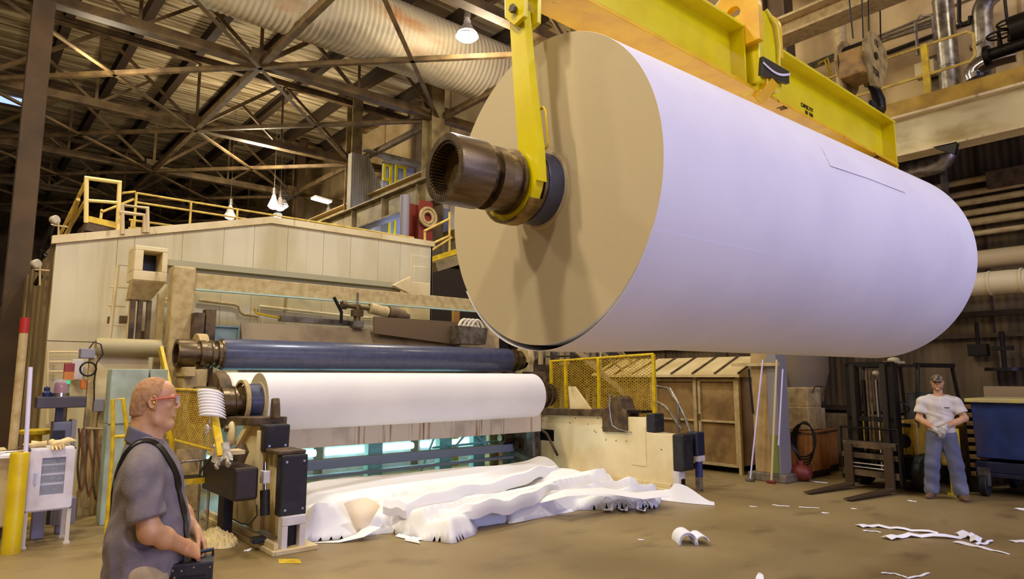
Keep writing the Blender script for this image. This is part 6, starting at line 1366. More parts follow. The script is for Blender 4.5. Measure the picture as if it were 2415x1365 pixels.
for A, B, C in ((RS, RE, RW), (LS, LE, LW)):
    b.cap(A, B, .060, .047, .03); b.cap(B, tuple(np.array(B)*.55+np.array(C)*.45), .047, .041, .03); b.cap(tuple(np.array(B)*.55+np.array(C)*.45), C, .041, .027, .03)
for y in (-1, 1): b.chain([(0, y*.09, .95), (.02, y*.10, .52), (-.01, y*.11, .08)], [.09, .06, .045], .04)
hr = SDF((.04, -.26, .86), (.38, .04, 1.16), .0038); hr.cap(tuple(np.array(RE)*.55+np.array(RW)*.45), RW, .041, .027, .02); hand(hr, RW, (.72, .42, -.42), (-.1, .55, -.9), (38, 42, 28), 1)
hl = SDF((.10, -.1, .84), (.40, .26, 1.22), .0038); hl.cap(tuple(np.array(LE)*.55+np.array(LW)*.45), LW, .041, .027, .02); hand(hl, LW, (.55, -.32, -.70), (-.75, -.35, -.45), (22, 28, 20), -1)
man = skin('person', [b, hd1, hr, hl], skin_m, smooth=1)
tag(man, 'person in grey polo shirt and safety glasses in profile, hands together over a black box', 'person')
polo = mat('heather_grey_knit', S(130, 120, 118), .85, col2=S(112, 102, 102), scale=16, lo=.3, hi=.7, bump=.25, bscale=160)
s = SDF((-.28, -.37, .84), (.30, .37, 1.62), .0075)
s.ell((-.012, 0, 1.33), (.145, .205, .20), .06); s.ell((.01, 0, 1.12), (.168, .198, .25), .08); s.ell((.045, 0, 1.14), (.145, .165, .17), .06); s.ell((.04, 0, 1.34), (.11, .16, .10), .05)
s.cap((0, 0, .82), (.0, 0, 1.05), .17, .165, .08); s.cap((-.02, -.06, .85), (-.02, -.06, 1.1), .14, .14, .05); s.cap((-.02, .06, .85), (-.02, .06, 1.1), .14, .14, .05)
for A, B in ((RS, RE), (LS, LE)):
    A_ = np.array(A); B_ = np.array(B); s.cap((A_[0], A_[1]*.5, 1.455), (A_[0], A_[1]*.88, 1.41), .058, .07, .06); s.cap(tuple(A_), tuple(A_+(B_-A_)*.80), .082, .083, .05)
s.cap((-.045, 0, 1.46), (-.03, 0, 1.535), .088, .078, .03)
def folds(X, Y, Z):
    return .0045*np.sin(38*Z+22*X+9*np.sin(14*Y+6*Z))*np.exp(-((Z-1.02)/.16)**2)+.005*np.sin(46*Z-40*X+5*np.sin(9*Y))*np.exp(-((Z-1.30)/.08)**2)*(np.abs(Y) > .1)+.004*np.sin(30*Y+14*Z)*np.exp(-((Z-.98)/.14)**2)
s.disp(folds)
s.cut(lambda X, Y, Z: (.905+.03*np.sin(9*X+1)*1.0)-Z)
RSa, REa = np.array(RS), np.array(RE)
for A, B in ((RS, RE), (LS, LE)):
    A_ = np.array(A); B_ = np.array(B); dn = (B_-A_)/np.linalg.norm(B_-A_); c0 = A_+(B_-A_)*.80; sg = np.sign(A[1])
    s.cut(lambda X, Y, Z: np.minimum(np.minimum((X-c0[0])*dn[0]+(Y-c0[1])*dn[1]+(Z-c0[2])*dn[2], sg*Y-.188), .09-np.sqrt((X-c0[0])**2+(Y-c0[1])**2+(Z-c0[2])**2)+.05))
s.cut(lambda X, Y, Z: np.minimum(Z-(1.545-.35*(X+.03)), .12-np.sqrt((X+.03)**2+Y**2)))
shirt = skin('polo_shirt', s, polo, man)
col = SDF((-.17, -.14, 1.40), (.12, .14, 1.60), .005)
col.cap((-.045, 0, 1.47), (-.038, 0, 1.548), .094, .083, .01); col.cap((-.04, 0, 1.40), (-.02, 0, 1.62), .078, .071, .01, True)
col.cut(lambda X, Y, Z: np.maximum(Z-(1.556-.42*(X+.035)), (1.475-.45*(X+.03))-Z)); skin('collar', col, mat('dark_grey_knit', S(96, 92, 104), .85), man)
k_m = mat('khaki_cotton', S(196, 174, 130), .85, col2=S(172, 150, 108), scale=10)
l = SDF((-.24, -.28, .03), (.26, .28, 1.08), .01)
l.cap((0, -.06, .98), (0, .06, .98), .135, .135, .05)
for y in (-1, 1): l.chain([(0, y*.09, .95), (.02, y*.10, .52), (-.01, y*.11, .07)], [.115, .09, .078], .04)
l.disp(lambda X, Y, Z: .005*np.sin(30*Z+20*X)); l.cut(lambda X, Y, Z: .06-Z); skin('trousers', l, k_m, man)
def shoes(par, m, y0_, ang=0, x=-.0, sc=1.0):
    for y, a in ((-y0_, -ang), (y0_, ang)):
        q = SDF((-.16, -.3, -.02), (.28, .3, .2), .0065)
        ca, sa = math.cos(a), math.sin(a)
        def R(u, v, z): return (x+u*ca-v*sa, y+u*sa+v*ca, z)
        q.cap(R(-.06, 0, .05), R(.06, 0, .045), .043, .045, .02); q.cap(R(.06, 0, .04), R(.15, 0, .036), .045, .038, .03); q.cap(R(-.04, 0, .07), R(-.03, 0, .14), .046, .048, .03)
        q.cut(lambda X, Y, Z: .0-Z); skin('boot', q, m, par)
shoes(man, mat('brown_leather', S(84, 62, 46), .6), .11, .12)
h_ = SDF((-.16, -.13, 1.56), (.14, .13, 1.83), .0045)
h_.ell((hc[0]-.0145, 0, hc[2]+.019), (.1005, .0795, .0925), .01); h_.cap((-.05, 0, 1.66), (-.05, 0, 1.60), .0665, .0635, .02)
def hcut(X, Y, Z):
    a = X-(hc[0]+.050-.62*(hc[2]+.075-Z)); bq = (1.625+.9*np.maximum(X+.035, 0))-Z; return np.maximum(a, bq)
h_.disp(lambda X, Y, Z: 0*X); h_.cut(hcut); skin('hair', h_, mat('short_ginger_hair', S(184, 140, 96), .9, col2=S(156, 112, 74), scale=60, bump=.25, bscale=600), man)
mb = MB()
for y in (-1, 1): mb.tube([V(-.015, y*.089, 1.696), V(.03, y*.083, 1.702), V(.075, y*.071, 1.708), V(.098, y*.062, 1.706)], [.003, .0045, .006, .006], 8)
mb.tube([V(.098, -.062, 1.715), V(.114, -.03, 1.718), V(.119, 0, 1.715), V(.114, .03, 1.718), V(.098, .062, 1.715)], .0022, 8)
g_ = part('safety_glasses', mb, mat('orange_red_plastic', S(196, 92, 58), .35), man)
mb = MB()
for y in (-1, 1):
    gr_ = [[V(.1015+.014*math.sin(PI*u/8*.5+.2)-.004*(v/3-.5)**2*4, y*(.060-.054*u/8), 1.716-.034*v/3-.004*(u/8)*(v/3)) for v in range(4)] for u in range(9)]
    mb.sheet(gr_, .0015)
part('lens', mb, glass_lens, g_)
mb = MB(); mb.ball((.003, -.089, 1.685), (.006, .006, .006), 10); part('ear_plug', mb, mat('plug_yellow', S(226, 206, 40), .6), man)
for y in (-1, 1):
    mb = MB(); mb.ball((hc[0]+.0745, y*.031, hc[2]+.004), (.0125, .0125, .0065), 14); e_ = part('eye', mb, mat('eye_white', S(225, 215, 205), .3), man)
    mb = MB(); mb.ball((hc[0]+.0850, y*.031, hc[2]+.004), (.003, .0050, .0045), 12); part('iris', mb, mat('eye_dark', S(60, 66, 74), .3), e_)
# shoulder strap and radio control box
rc = thing('remote_control', 'black studded crane remote control box hanging on a shoulder strap', 'remote control')
path = [(-.12, .10, 1.10), (-.165, .03, 1.24), (-.165, -.06, 1.38), (-.12, -.105, 1.49), (-.05, -.115, 1.53), (.03, -.115, 1.50), (.09, -.11, 1.42), (.14, -.10, 1.32), (.18, -.09, 1.20), (.19, -.085, 1.10)]
sp = []
for i in range(len(path)-1):
    for t_ in (0, .25, .5, .75): sp.append(s.push(np.array(path[i])*(1-t_)+np.array(path[i+1])*t_, .006))
sp.append(Vector((.205, -.07, 1.03)))
for _ in range(2): sp = [sp[0]]+[(sp[i-1]+sp[i]*2+sp[i+1])/4 for i in range(1, len(sp)-1)]+[sp[-1]]
sp = [s.push(p, .008) if p.z > 1.08 else p for p in sp]
for _ in range(2): sp = [sp[0]]+[(sp[i-1]+sp[i]*2+sp[i+1])/4 for i in range(1, len(sp)-1)]+[sp[-1]]
gr_ = []
for i, p in enumerate(sp):
    d = (sp[min(i+1, len(sp)-1)]-sp[max(i-1, 0)]).normalized(); n_ = np.array([s.at(np.array(p)+np.eye(3)[j]*.008)-s.at(np.array(p)-np.eye(3)[j]*.008) for j in range(3)]); n_ = Vector(n_).normalized(); w_ = d.cross(n_).normalized()
    gr_.append([p-w_*.021, p+w_*.021])
mb = MB(); mb.sheet(gr_, .004); part('strap', mb, blackp, rc)
mb = MB(); mb.mm(.145, .345, -.175, -.02, .80, .975); bx = part('box', mb, rubber, rc, .01)
mb = MB(); mb.tube([(.25, -.1, .97), (.25, -.1, 1.0), (.34, -.06, 1.0), (.34, -.06, .97)], .009, 8); part('carry_handle', mb, blackp, bx)
for (x_, z_) in ((.16, .95), (.2, .945), (.255, .955), (.16, .83), (.165, .86), (.24, .85), (.285, .84), (.30, .87), (.17, .92), (.33, .95)):
    mb = MB(); mb.cyl((x_, -.178, z_), (x_, -.174, z_), .0045, n=10); part('stud', mb, chrome, bx)
for z_ in (.87, .885, .90, .915): mb = MB(); mb.mm(.20, .31, -.179, -.174, z_, z_+.006); part('rib', mb, blackp, bx)
bx.location = (-.02, .05, .015)
mpos = (.75, 3.39, 0); mrot = math.radians(-17)
man.location = mpos; man.rotation_euler = (0, 0, mrot); man.scale = (.87, .92, 1.0)
rc.location = mpos; rc.rotation_euler = (0, 0, mrot); rc.scale = (.87, .92, 1.0)

# ---- man in the white T-shirt
b = SDF((-.2, -.42, 0), (.36, .42, 1.9), .009)
hc2 = (.01, 0, 1.735); hd2 = SDF((-.15, -.12, 1.56), (.16, .12, 1.87), .0045); head(hd2, hc2, .98, 1.0); hd2.cap((-.025, 0, 1.68), (-.035, 0, 1.54), .054, .06, .02)
b.cap((-.02, 0, 1.66), (-.035, 0, 1.50), .056, .066, .04)
b.ell((-.01, 0, 1.32), (.11, .17, .2), .05); b.ell((.0, 0, 1.08), (.11, .15, .18), .05)
for y in (-1, 1): b.cap((-.02, y*.1, 1.47), (-.02, y*.19, 1.45), .055, .06, .05)
RS2, RE2, RW2 = (-.01, -.215, 1.43), (.03, -.275, 1.18), (.2, -.075, 1.035)
LS2, LE2, LW2 = (-.01, .215, 1.43), (.03, .31, 1.2), (.2, .06, 1.07)
for A, B, C in ((RS2, RE2, RW2), (LS2, LE2, LW2)):
    b.cap(A, B, .056, .046, .03); M_ = tuple(np.array(B)*.6+np.array(C)*.4); b.cap(B, M_, .047, .045, .03); b.cap(M_, C, .043, .029, .03)
for y in (-1, 1): b.chain([(0, y*.09, .95), (.03, y*.15, .5), (-.01, y*.19, .09)], [.08, .055, .04], .04)
m2 = skin('person', [b, hd2], skin_m, smooth=1); tag(m2, 'person in a white t-shirt, cap and jeans standing beside the forklift with gloved hands crossed', 'person')
tee = mat('white_cotton', S(222, 212, 200), .85, col2=S(208, 196, 180), scale=12, bump=.1)
s = SDF((-.24, -.4, .9), (.26, .4, 1.62), .009)
s.ell((-.01, 0, 1.37), (.135, .20, .18), .06); s.ell((.0, 0, 1.16), (.14, .18, .24), .07); s.cap((0, -.05, .9), (0, -.05, 1.1), .125, .13, .06); s.cap((0, .05, .9), (0, .05, 1.1), .125, .13, .06)
for A, B in ((RS2, RE2), (LS2, LE2)):
    A_ = np.array(A); B_ = np.array(B); s.cap((A_[0], A_[1]*.5, 1.495), (A_[0], A_[1]*.9, 1.45), .055, .068, .06); s.cap(tuple(A_), tuple(A_+(B_-A_)*.68), .08, .088, .05)
s.disp(lambda X, Y, Z: .007*np.sin(32*Y+16*Z+4*np.sin(20*Z))*np.exp(-((Z-1.12)/.16)**2)+.004*np.sin(40*Z+12*Y))
s.cut(lambda X, Y, Z: .965-Z)
for A, B in ((RS2, RE2), (LS2, LE2)):
    A_ = np.array(A); B_ = np.array(B); dn = (B_-A_)/np.linalg.norm(B_-A_); c0 = A_+(B_-A_)*.68; sg = np.sign(A[1])
    s.cut(lambda X, Y, Z: np.minimum(np.minimum((X-c0[0])*dn[0]+(Y-c0[1])*dn[1]+(Z-c0[2])*dn[2], sg*Y-.185), .14-np.sqrt((X-c0[0])**2+(Y-c0[1])**2+(Z-c0[2])**2)))
s.cut(lambda X, Y, Z: np.minimum(Z-(1.552-.5*(X+.03)), .11-np.sqrt((X+.03)**2+Y**2)))
ts = skin('t_shirt', s, tee, m2)
mb = MB(); p = s.push((.15, .09, 1.36), .003)
for i, w_ in enumerate((.012, .018, .01, .02, .014)): mb.box(p+V(0, -.035+.019*i, 0), (.004, w_, .014))
part('chest_print', mb, mat('dark_stencil', S(60, 40, 14), .6), ts)
l = SDF((-.24, -.36, .04), (.26, .36, 1.1), .01)
l.cap((0, -.05, .99), (0, .05, .99), .125, .125, .05); l.ell((-.01, 0, .93), (.14, .17, .12), .05)
for y in (-1, 1): l.chain([(0, y*.085, .92), (.03, y*.15, .5), (.0, y*.185, .12)], [.118, .10, .098], .03)
l.disp(lambda X, Y, Z: .008*np.sin(34*Z+16*Y+3*np.sin(20*X))*np.clip(1.1-1.2*Z, .1, 1)); l.cut(lambda X, Y, Z: .06-Z)
skin('jeans', l, mat('blue_denim', S(96, 100, 122), .85, col2=S(124, 124, 138), scale=3, lo=.45, hi=.65, bump=.2, bscale=120), m2)
shoes(m2, mat('tan_work_boot', S(112, 82, 56), .7), .19, .3, .01)
hg = SDF((.1, -.2, .82), (.4, .24, 1.2), .0045); hand(hg, RW2, (.35, .62, -.45), (-.5, -.2, -.9), (28, 32, 20), 1, 1.14)
hg2 = SDF((.1, -.2, .82), (.42, .24, 1.2), .0045); hand(hg2, np.array(LW2)+np.array([.035, 0, .0]), (.2, -.55, -.75), (-.9, .1, .1), (16, 22, 16), -1, 1.14, .12)
skin('work_gloves', [hg, hg2], glove_m, m2)
c_ = SDF((-.16, -.14, 1.70), (.24, .14, 1.88), .005)
c_.ell((.0, 0, 1.755), (.108, .085, .10), .01); c_.cut(lambda X, Y, Z: 1.757-Z); c_.ell((.13, 0, 1.752), (.075, .07, .012), .012)
skin('cap', c_, mat('camouflage_cloth', S(136, 122, 96), .85, col2=S(78, 62, 44), scale=22, lo=.48, hi=.52), m2)
mb = MB()
for y in (-1, 1): mb.ball((.097, y*.032, 1.742), (.010, .027, .017), 14); mb.tube([V(.09, y*.058, 1.748), V(.0, y*.080, 1.742)], .003, 6)
mb.tube([V(.104, -.01, 1.746), V(.104, .01, 1.746)], .003, 6); part('sunglasses', mb, blackp, m2)
b3 = SDF((-.02, -.1, 1.60), (.14, .1, 1.73), .005); b3.cap((.05, 0, hc2[2]-.092), (.074, 0, hc2[2]-.099), .033, .0265, .02)
for y in (-1, 1): b3.cap((.0, y*.056, hc2[2]-.06), (.055, y*.03, hc2[2]-.094), .029, .0245, .02)
b3.cut(lambda X, Y, Z: Z-(hc2[2]-.078+.02*(np.abs(Y)>.03)))
skin('beard', b3, mat('brown_stubble', S(150, 108, 80), .9, bump=.5, bscale=300), m2)
m2.location = (11.5, 3.52, 0); m2.rotation_euler = (0, 0, math.atan2(-3.5, -11.5)-.0); m2.scale = (.99, .99, .99)

# ---- distant worker at the left edge
b = SDF((-.3, -.35, 0), (.3, .35, 1.86), .016); head(b, (.01, 0, 1.7), 1.0); b.cap((-.02, 0, 1.62), (-.03, 0, 1.46), .056, .066, .04); b.ell((0, 0, 1.28), (.1, .15, .25), .05)
for y in (-1, 1): b.chain([(0, y*.2, 1.42), (.08, y*.25, 1.18), (.24, y*.17, 1.1), (.31, y*.16, 1.1)], [.06, .05, .035, .03], .03); b.chain([(0, y*.09, .95), (.02, y*.1, .5), (-.01, y*.11, .05)], [.09, .06, .045], .04)
m3 = skin('person', b, skin_m); tag(m3, 'person in dark blue work clothes far away at the left edge', 'person')
s = SDF((-.3, -.35, .9), (.3, .35, 1.58), .016); s.ell((0, 0, 1.28), (.14, .19, .27), .05); s.cap((0, 0, .95), (0, 0, 1.1), .14, .14, .05)
for y in (-1, 1): s.chain([(0, y*.12, 1.45), (0, y*.2, 1.42), (.08, y*.25, 1.18), (.2, y*.19, 1.12)], [.06, .075, .065, .05], .03)
s.cut(lambda X, Y, Z: .92-Z); skin('jacket', s, mat('navy_cloth', S(34, 38, 76), .85), m3)
l = SDF((-.3, -.35, .02), (.3, .35, 1.05), .016)
for y in (-1, 1): l.chain([(0, y*.08, .95), (.02, y*.1, .5), (-.01, y*.11, .08)], [.12, .09, .08], .04)
l.cut(lambda X, Y, Z: .07-Z); skin('trousers', l, mat('black_cloth', S(24, 22, 30), .9), m3); shoes(m3, blackp, .11)
q = GZ(5, 1032, 0); m3.location = (q.x-.25, q.y, 0); m3.rotation_euler = (0, 0, -1.2)
# ---------------------------------------------------------------- paper on the floor
def vnoise(x, y, seed):
    r = np.random.RandomState(seed); G = r.rand(64, 64)
    xi = np.floor(x).astype(int); yi = np.floor(y).astype(int); fx_ = x-xi; fy_ = y-yi; fx_ = fx_*fx_*(3-2*fx_); fy_ = fy_*fy_*(3-2*fy_)
    g = lambda a, b_: G[a % 64, b_ % 64]
    return (g(xi, yi)*(1-fx_)+g(xi+1, yi)*fx_)*(1-fy_)+(g(xi, yi+1)*(1-fx_)+g(xi+1, yi+1)*fx_)*fy_
def inside_dist(P, poly):
    # signed distance to a polygon (positive inside) for points P (n,2)
    poly = np.array(poly); n = len(poly); d = np.full(len(P), 1e9); ins = np.zeros(len(P), bool)
    for i in range(n):
        a = poly[i]; b_ = poly[(i+1) % n]; e = b_-a; w_ = P-a; t = np.clip((w_@e)/(e@e), 0, 1); d = np.minimum(d, np.linalg.norm(w_-t[:, None]*e, axis=1))
        c = ((a[1] <= P[:, 1]) != (b_[1] <= P[:, 1])) & (P[:, 0] < a[0]+(P[:, 1]-a[1])/(b_[1]-a[1]+1e-12)*e[0]); ins ^= c
    return np.where(ins, d, -d)
def ridge(x, y, ang, wl, seed, sharp=1.0, warp=.5):
    u = x*math.cos(ang)+y*math.sin(ang); v_ = -x*math.sin(ang)+y*math.cos(ang)
    t = v_/wl+warp*vnoise(u*.7+7, v_*.7+3, seed)*2; t = t-np.floor(t); return (1-np.abs(2*t-1))**sharp
def layer(x, y, ang, wl, seed, warp=.5, front=.22, drift=.5):
    # sheets lying over one another: steep towards the front (-Y), long slope towards the back
    u = x*math.cos(ang)+y*math.sin(ang); v_ = -x*math.sin(ang)+y*math.cos(ang)
    t = v_/wl+warp*1.6*vnoise(u*drift+7, v_*.5+3, seed); t = t-np.floor(t); return np.where(t < front, t/front, (1-t)/(1-front))
def heap(name, poly, hfun, label, step=.045, kind=None, cat='paper'):
    poly = [(p[0], p[1]) for p in poly]; a = np.array(poly); x0_, y0_ = a.min(0)-.1; x1_, y1_ = a.max(0)+.1
    xs_ = np.arange(x0_, x1_, step); ys_ = np.arange(y0_, y1_, step); X, Y = np.meshgrid(xs_, ys_, indexing='ij'); P = np.stack([X.ravel(), Y.ravel()], 1)
    D = inside_dist(P, poly)+.05*(vnoise(P[:, 0]*5, P[:, 1]*5, 3)-.5); Z = hfun(P[:, 0], P[:, 1], D)
    e_ = 1e-3; dd = lambda Q: inside_dist(Q, poly)+.05*(vnoise(Q[:, 0]*5, Q[:, 1]*5, 3)-.5)
    nb = (D > -step*.2) & (D < step*1.05)
    for _ in range(3):
        Q = P[nb]; d0 = dd(Q); g = np.stack([(dd(Q+[e_, 0])-d0)/e_, (dd(Q+[0, e_])-d0)/e_], 1); g /= (np.linalg.norm(g, axis=1, keepdims=True)+1e-9); P[nb] = Q-g*np.clip(d0-.001, -step, step)[:, None]*.8
    Zg = Z.reshape(X.shape).copy()
    for _ in range(4):
        Zp = np.pad(Zg, 1, mode='edge'); Zg = (Zp[:-2, 1:-1]+Zp[2:, 1:-1]+Zp[1:-1, :-2]+Zp[1:-1, 2:]+2*Zg)/6
    Zb = Zg.ravel(); near = np.clip(1-(D-.06)/.16, 0, 1); Z = Z*(1-near)+Zb*near
    Z[nb] = .004; X = P[:, 0].reshape(X.shape); Y = P[:, 1].reshape(X.shape)
    D[nb] = np.maximum(D[nb], 1e-4); D = D.reshape(X.shape); Z = Z.reshape(X.shape); keep = D > 0; idn = np.full(X.shape, -1); vs = []; fs = []
    for i in range(X.shape[0]-1):
        for j in range(X.shape[1]-1):
            if keep[i, j] and keep[i+1, j] and keep[i, j+1] and keep[i+1, j+1]:
                q = []
                for (m, n_) in ((i, j), (i+1, j), (i+1, j+1), (i, j+1)):
                    if idn[m, n_] < 0: idn[m, n_] = len(vs); vs.append((X[m, n_], Y[m, n_], Z[m, n_]))
                    q.append(int(idn[m, n_]))
                fs.append(tuple(q))
    mb = MB(); mb.v = vs; mb.f = fs; mb.sm = [True]*len(fs)
    o = solo(name, mb, paper_fl, label, cat, kind=kind)
    md = o.modifiers.new('thickness', 'SOLIDIFY'); md.thickness = .004; md.offset = -1
    return o
sm = lambda t: np.clip(t, 0, 1)**2*(3-2*np.clip(t, 0, 1))
# main back sheet: tall pile close under the winder
back = [(3.1, 7.35), (3.1, 9.3), (5.0, 9.5), (7.0, 9.5), (8.5, 9.4), (8.8, 8.9), (8.75, 8.1), (8.3, 7.3), (7.4, 6.95), (6.0, 7.0), (4.8, 7.0)]
def hb_(x, y, D):
    base = .02+.34*sm(D/.75)*(.72+.25*np.exp(-((x-5.5)/2)**2)) + .10*np.exp(-((x-8.3)**2+(y-8.9)**2)/.1)
    return base+sm(D/.3)*(.10*layer(x, y, .14, 1.25, 5, .45, .12, .3)+.05*ridge(x, y, -.35, 1.4, 9, 1.0, .3)-.04)
heap('paper_heap', back, hb_, 'tall back layer of crumpled white paper piled right under the winder', .04)
mid = [(3.12, 7.2), (3.2, 7.9), (4.6, 8.0), (6.4, 7.9), (8.0, 8.2), (8.6, 7.8), (8.2, 7.0), (7.2, 6.6), (6.6, 6.45), (5.6, 6.5), (4.9, 6.6), (4.2, 6.95), (3.5, 7.1)]
def hm_(x, y, D):
    return .012+sm(D/.24)*(.10+.20*layer(x, y, .12, .78, 21, .42, .14, .3)+.06*layer(x, y, -.25, .6, 23, .4, .15, .4)+.05*vnoise(x*1.2, y*1.2, 22))
heap('paper_sheet', mid, hm_, 'wide folded white paper layer spreading across the middle of the heap', .036)
front = [GZ(*q) for q in ((884, 1190), (940, 1175), (1060, 1170), (1150, 1205), (1135, 1235), (1120, 1262), (1070, 1282), (1000, 1276), (950, 1262), (880, 1250), (862, 1225))]
def hf_(x, y, D): return .01+sm(D/.14)*(.13+.14*layer(x, y, .25, .7, 31, .4, .15, .4)+.05*vnoise(x*2, y*2, 33))
heap('paper_sheet', front, hf_, 'frontmost bulging white paper sheet beside the curled brownish flap', .03)
right = [GZ(*q) for q in ((1290, 1180), (1400, 1150), (1500, 1160), (1560, 1180), (1545, 1198), (1460, 1202), (1360, 1204), (1200, 1236), (1170, 1215), (1220, 1190))]
def hr_(x, y, D): return .01+sm(D/.10)*(.08+.16*layer(x, y, .1, .5, 41, .5, .15, .5)+.04*ridge(x, y, 1.0, .6, 43, 1, 1))
heap('paper_sheet', right, hr_, 'blue shaded paper layer along the right front of the heap', .03)
def strip(name, pts, w0, label, th=.003, bend=None, group=None, twist=0, cat='paper scrap', w_end=None, n=1, m=None):
    pts = [V(p) for p in pts]; g = []
    k = len(pts)
    for i, p in enumerate(pts):
        d = (pts[min(i+1, k-1)]-pts[max(i-1, 0)]); d.normalize(); sd = d.cross(V(0, 0, 1)); sd = sd.normalized() if sd.length > .05 else V(1, 0, 0)
        a = twist*i/(k-1); u = d.cross(sd).normalized(); sd = sd*math.cos(a)+u*math.sin(a)
        w_ = w0 if w_end is None else w0+(w_end-w0)*i/(k-1)
        g.append([p-sd*w_/2, p+V(0, 0, bend or 0), p+sd*w_/2])
    mb = MB(); mb.sheet(g, th); return solo(name, mb, m or paper_fl, label, cat, group)
def drape(pts, w0, lift, l, seed):
    # broad loose sheet: pts (px, py, z) along its front edge, w0 depth of the sheet away from the camera
    P_ = [GZ(*q) for q in pts]; n = 28; g = []; bk = Vector((_f.x, _f.y, 0)).normalized()
    for i in range(n+1):
        u = i/n*(len(P_)-1); k = min(int(u), len(P_)-2); p = lerp(P_[k], P_[k+1], u-k)
        wv = .03*math.sin(seed+i*.55)+.02*math.sin(seed*2+i*1.3); row = []
        for j in range(9):
            s_ = j/8; row.append(p+bk*(w0*s_*(.5+.5*math.sin(PI*(.12+.8*i/n))))+V(0, 0, -lift*(s_**1.3)+wv*(1-s_)+.02*math.sin(PI*s_)))
        row.insert(0, p-bk*.05+V(0, 0, -.07+wv)); row.insert(0, p-bk*.03+V(0, 0, -.16+wv)); g.append(row)
    mb = MB(); mb.sheet(g, .003); return solo('paper_sheet', mb, paper_fl, l, 'paper')
drape([(905, 1186, .34), (960, 1178, .38), (1090, 1152, .42), (1240, 1112, .44), (1312, 1098, .40)], .75, .12, 'long loose white sheet with a crisp front fold across the middle of the heap', 1.0)
drape([(1010, 1206, .24), (1120, 1192, .30), (1250, 1160, .34), (1372, 1134, .26)], .6, .10, 'loose white sheet whose front fold points to the cream winder frame', 2.3)
drape([(716, 1205, .20), (770, 1200, .23), (840, 1192, .26)], .5, .08, 'small loose sheet folded beside the foot of the left winder frame', 4.1)
# curled cone flap at the front left
c = GZ(850, 1264, 0)
g = []
tip = c+V(.0, .0, .02)
for i in range(15):
    a = -1.5+3.2*i/14; top = c+V(-.02, .22, .40)+V(.40*math.cos(a+2.3)*.55, .10*math.sin(a+2.3), .05*math.sin(a*1.3))
    top = c + _r*(-.20+.42*i/14) + V(.1, .12, 0)*math.sin(PI*i/14) + V(0, 0, .36+.05*math.sin(PI*i/14)-.03*(i/14))
    g.append([lerp(tip+_r*(-.03+.06*i/14), top, s_) + V(-.06, -.07, 0)*math.sin(PI*s_)*math.sin(PI*i/14)*1.2 for s_ in [k/8 for k in range(9)]])
mb = MB(); mb.sheet(g, .003); solo('paper_flap', mb, mat('cream_side_paper', S(238, 222, 200), .7), 'curled cone of cream tinted paper standing up at the front of the heap', 'paper')
a = [GZ(x_, y_, z_) for x_, y_, z_ in ((880, 1240, .12), (850, 1262, .05), (800, 1276, .01), (740, 1279, .004))]
strip('paper_tongue', a, .26, 'pointed cream tongue of paper lying in front of the cone flap', w_end=.02, cat='paper')
a = [GZ(x_, y_, z_) for x_, y_, z_ in ((715, 1248, .02), (760, 1240, .05), (820, 1243, .04), (860, 1245, .03))]
strip('paper_edge', a, .30, 'torn paper edge sticking out beside the foot of the left winder frame', cat='paper', bend=.03)
# crumpled tangles and the curled tongue on the right
t_ = [GZ(x_, y_, z_) for x_, y_, z_ in ((1270, 1188, .12), (1330, 1165, .30), (1420, 1160, .26), (1500, 1172, .18), (1560, 1165, .16))]
strip('paper_web', t_, .34, 'raised ribbon of white paper bridging the tangle at the right of the heap', bend=.06, cat='paper')
for i, (x_, y_, r, l) in enumerate(((1432, 1190, .11, 'crumpled curl of paper with a dark hollow, left in the tangle'), (1470, 1192, .09, 'crumpled curl of paper in the middle of the tangle'), (1515, 1192, .10, 'crumpled curl of paper at the right of the tangle'))):
    p = GZ(x_, y_, r*.85); g = []
    for k in range(22):
        a = 2*PI*k/17; rr = r*(1-.022*k)+.012*math.sin(5*a+i); g.append([p+_r*(rr*math.cos(a))+V(0, 0, rr*math.sin(a)*.85)+V(-.5, -.6, .1)*(q_*.16*(.6+.5*math.sin(a*1.5+i))) for q_ in (-1, -.3, .4, 1)])
    mb = MB(); mb.sheet(g, .003); solo('paper_curl', mb, paper_fl, l, 'paper')
p0 = GZ(1540, 1160, .05); p1 = GZ(1690, 1195, 0)
g = []
for i in range(17):
    u = i/16; p = GZ(1520+165*u, 1172+20*u, 0); h1 = .05+.20*math.sin(PI*min(1, u*1.05))**1.5*(1 if u > .4 else .6)
    w_ = .16*(1-u**3)+.01
    g.append([p+V(.55, .6, 0)*w_*-.9+V(0, 0, .004), p+V(.55, .6, 0)*w_*-.4+V(0, 0, h1*.5), p+V(0, 0, h1), p+V(.55, .6, 0)*w_*.6+V(0, 0, h1*.85), p+V(.55, .6, 0)*w_*1.2+V(0, 0, h1*.35)])
mb = MB(); mb.sheet(g, .003); solo('paper_tongue', mb, paper_fl, 'rolled pointed tongue of paper at the far right end of the heap', 'paper')
for i, (pts, w_, l) in enumerate(((((940, 1262), (980, 1272), (1010, 1268)), .10, 'small torn paper piece in front of the bulging sheet, left'), (((960, 1272), (985, 1280), (975, 1268)), .08, 'small torn paper piece in front of the bulging sheet, lowest'))):
    strip('paper_scrap', [GZ(*q, .01) for q in pts], w_, l, bend=.02)
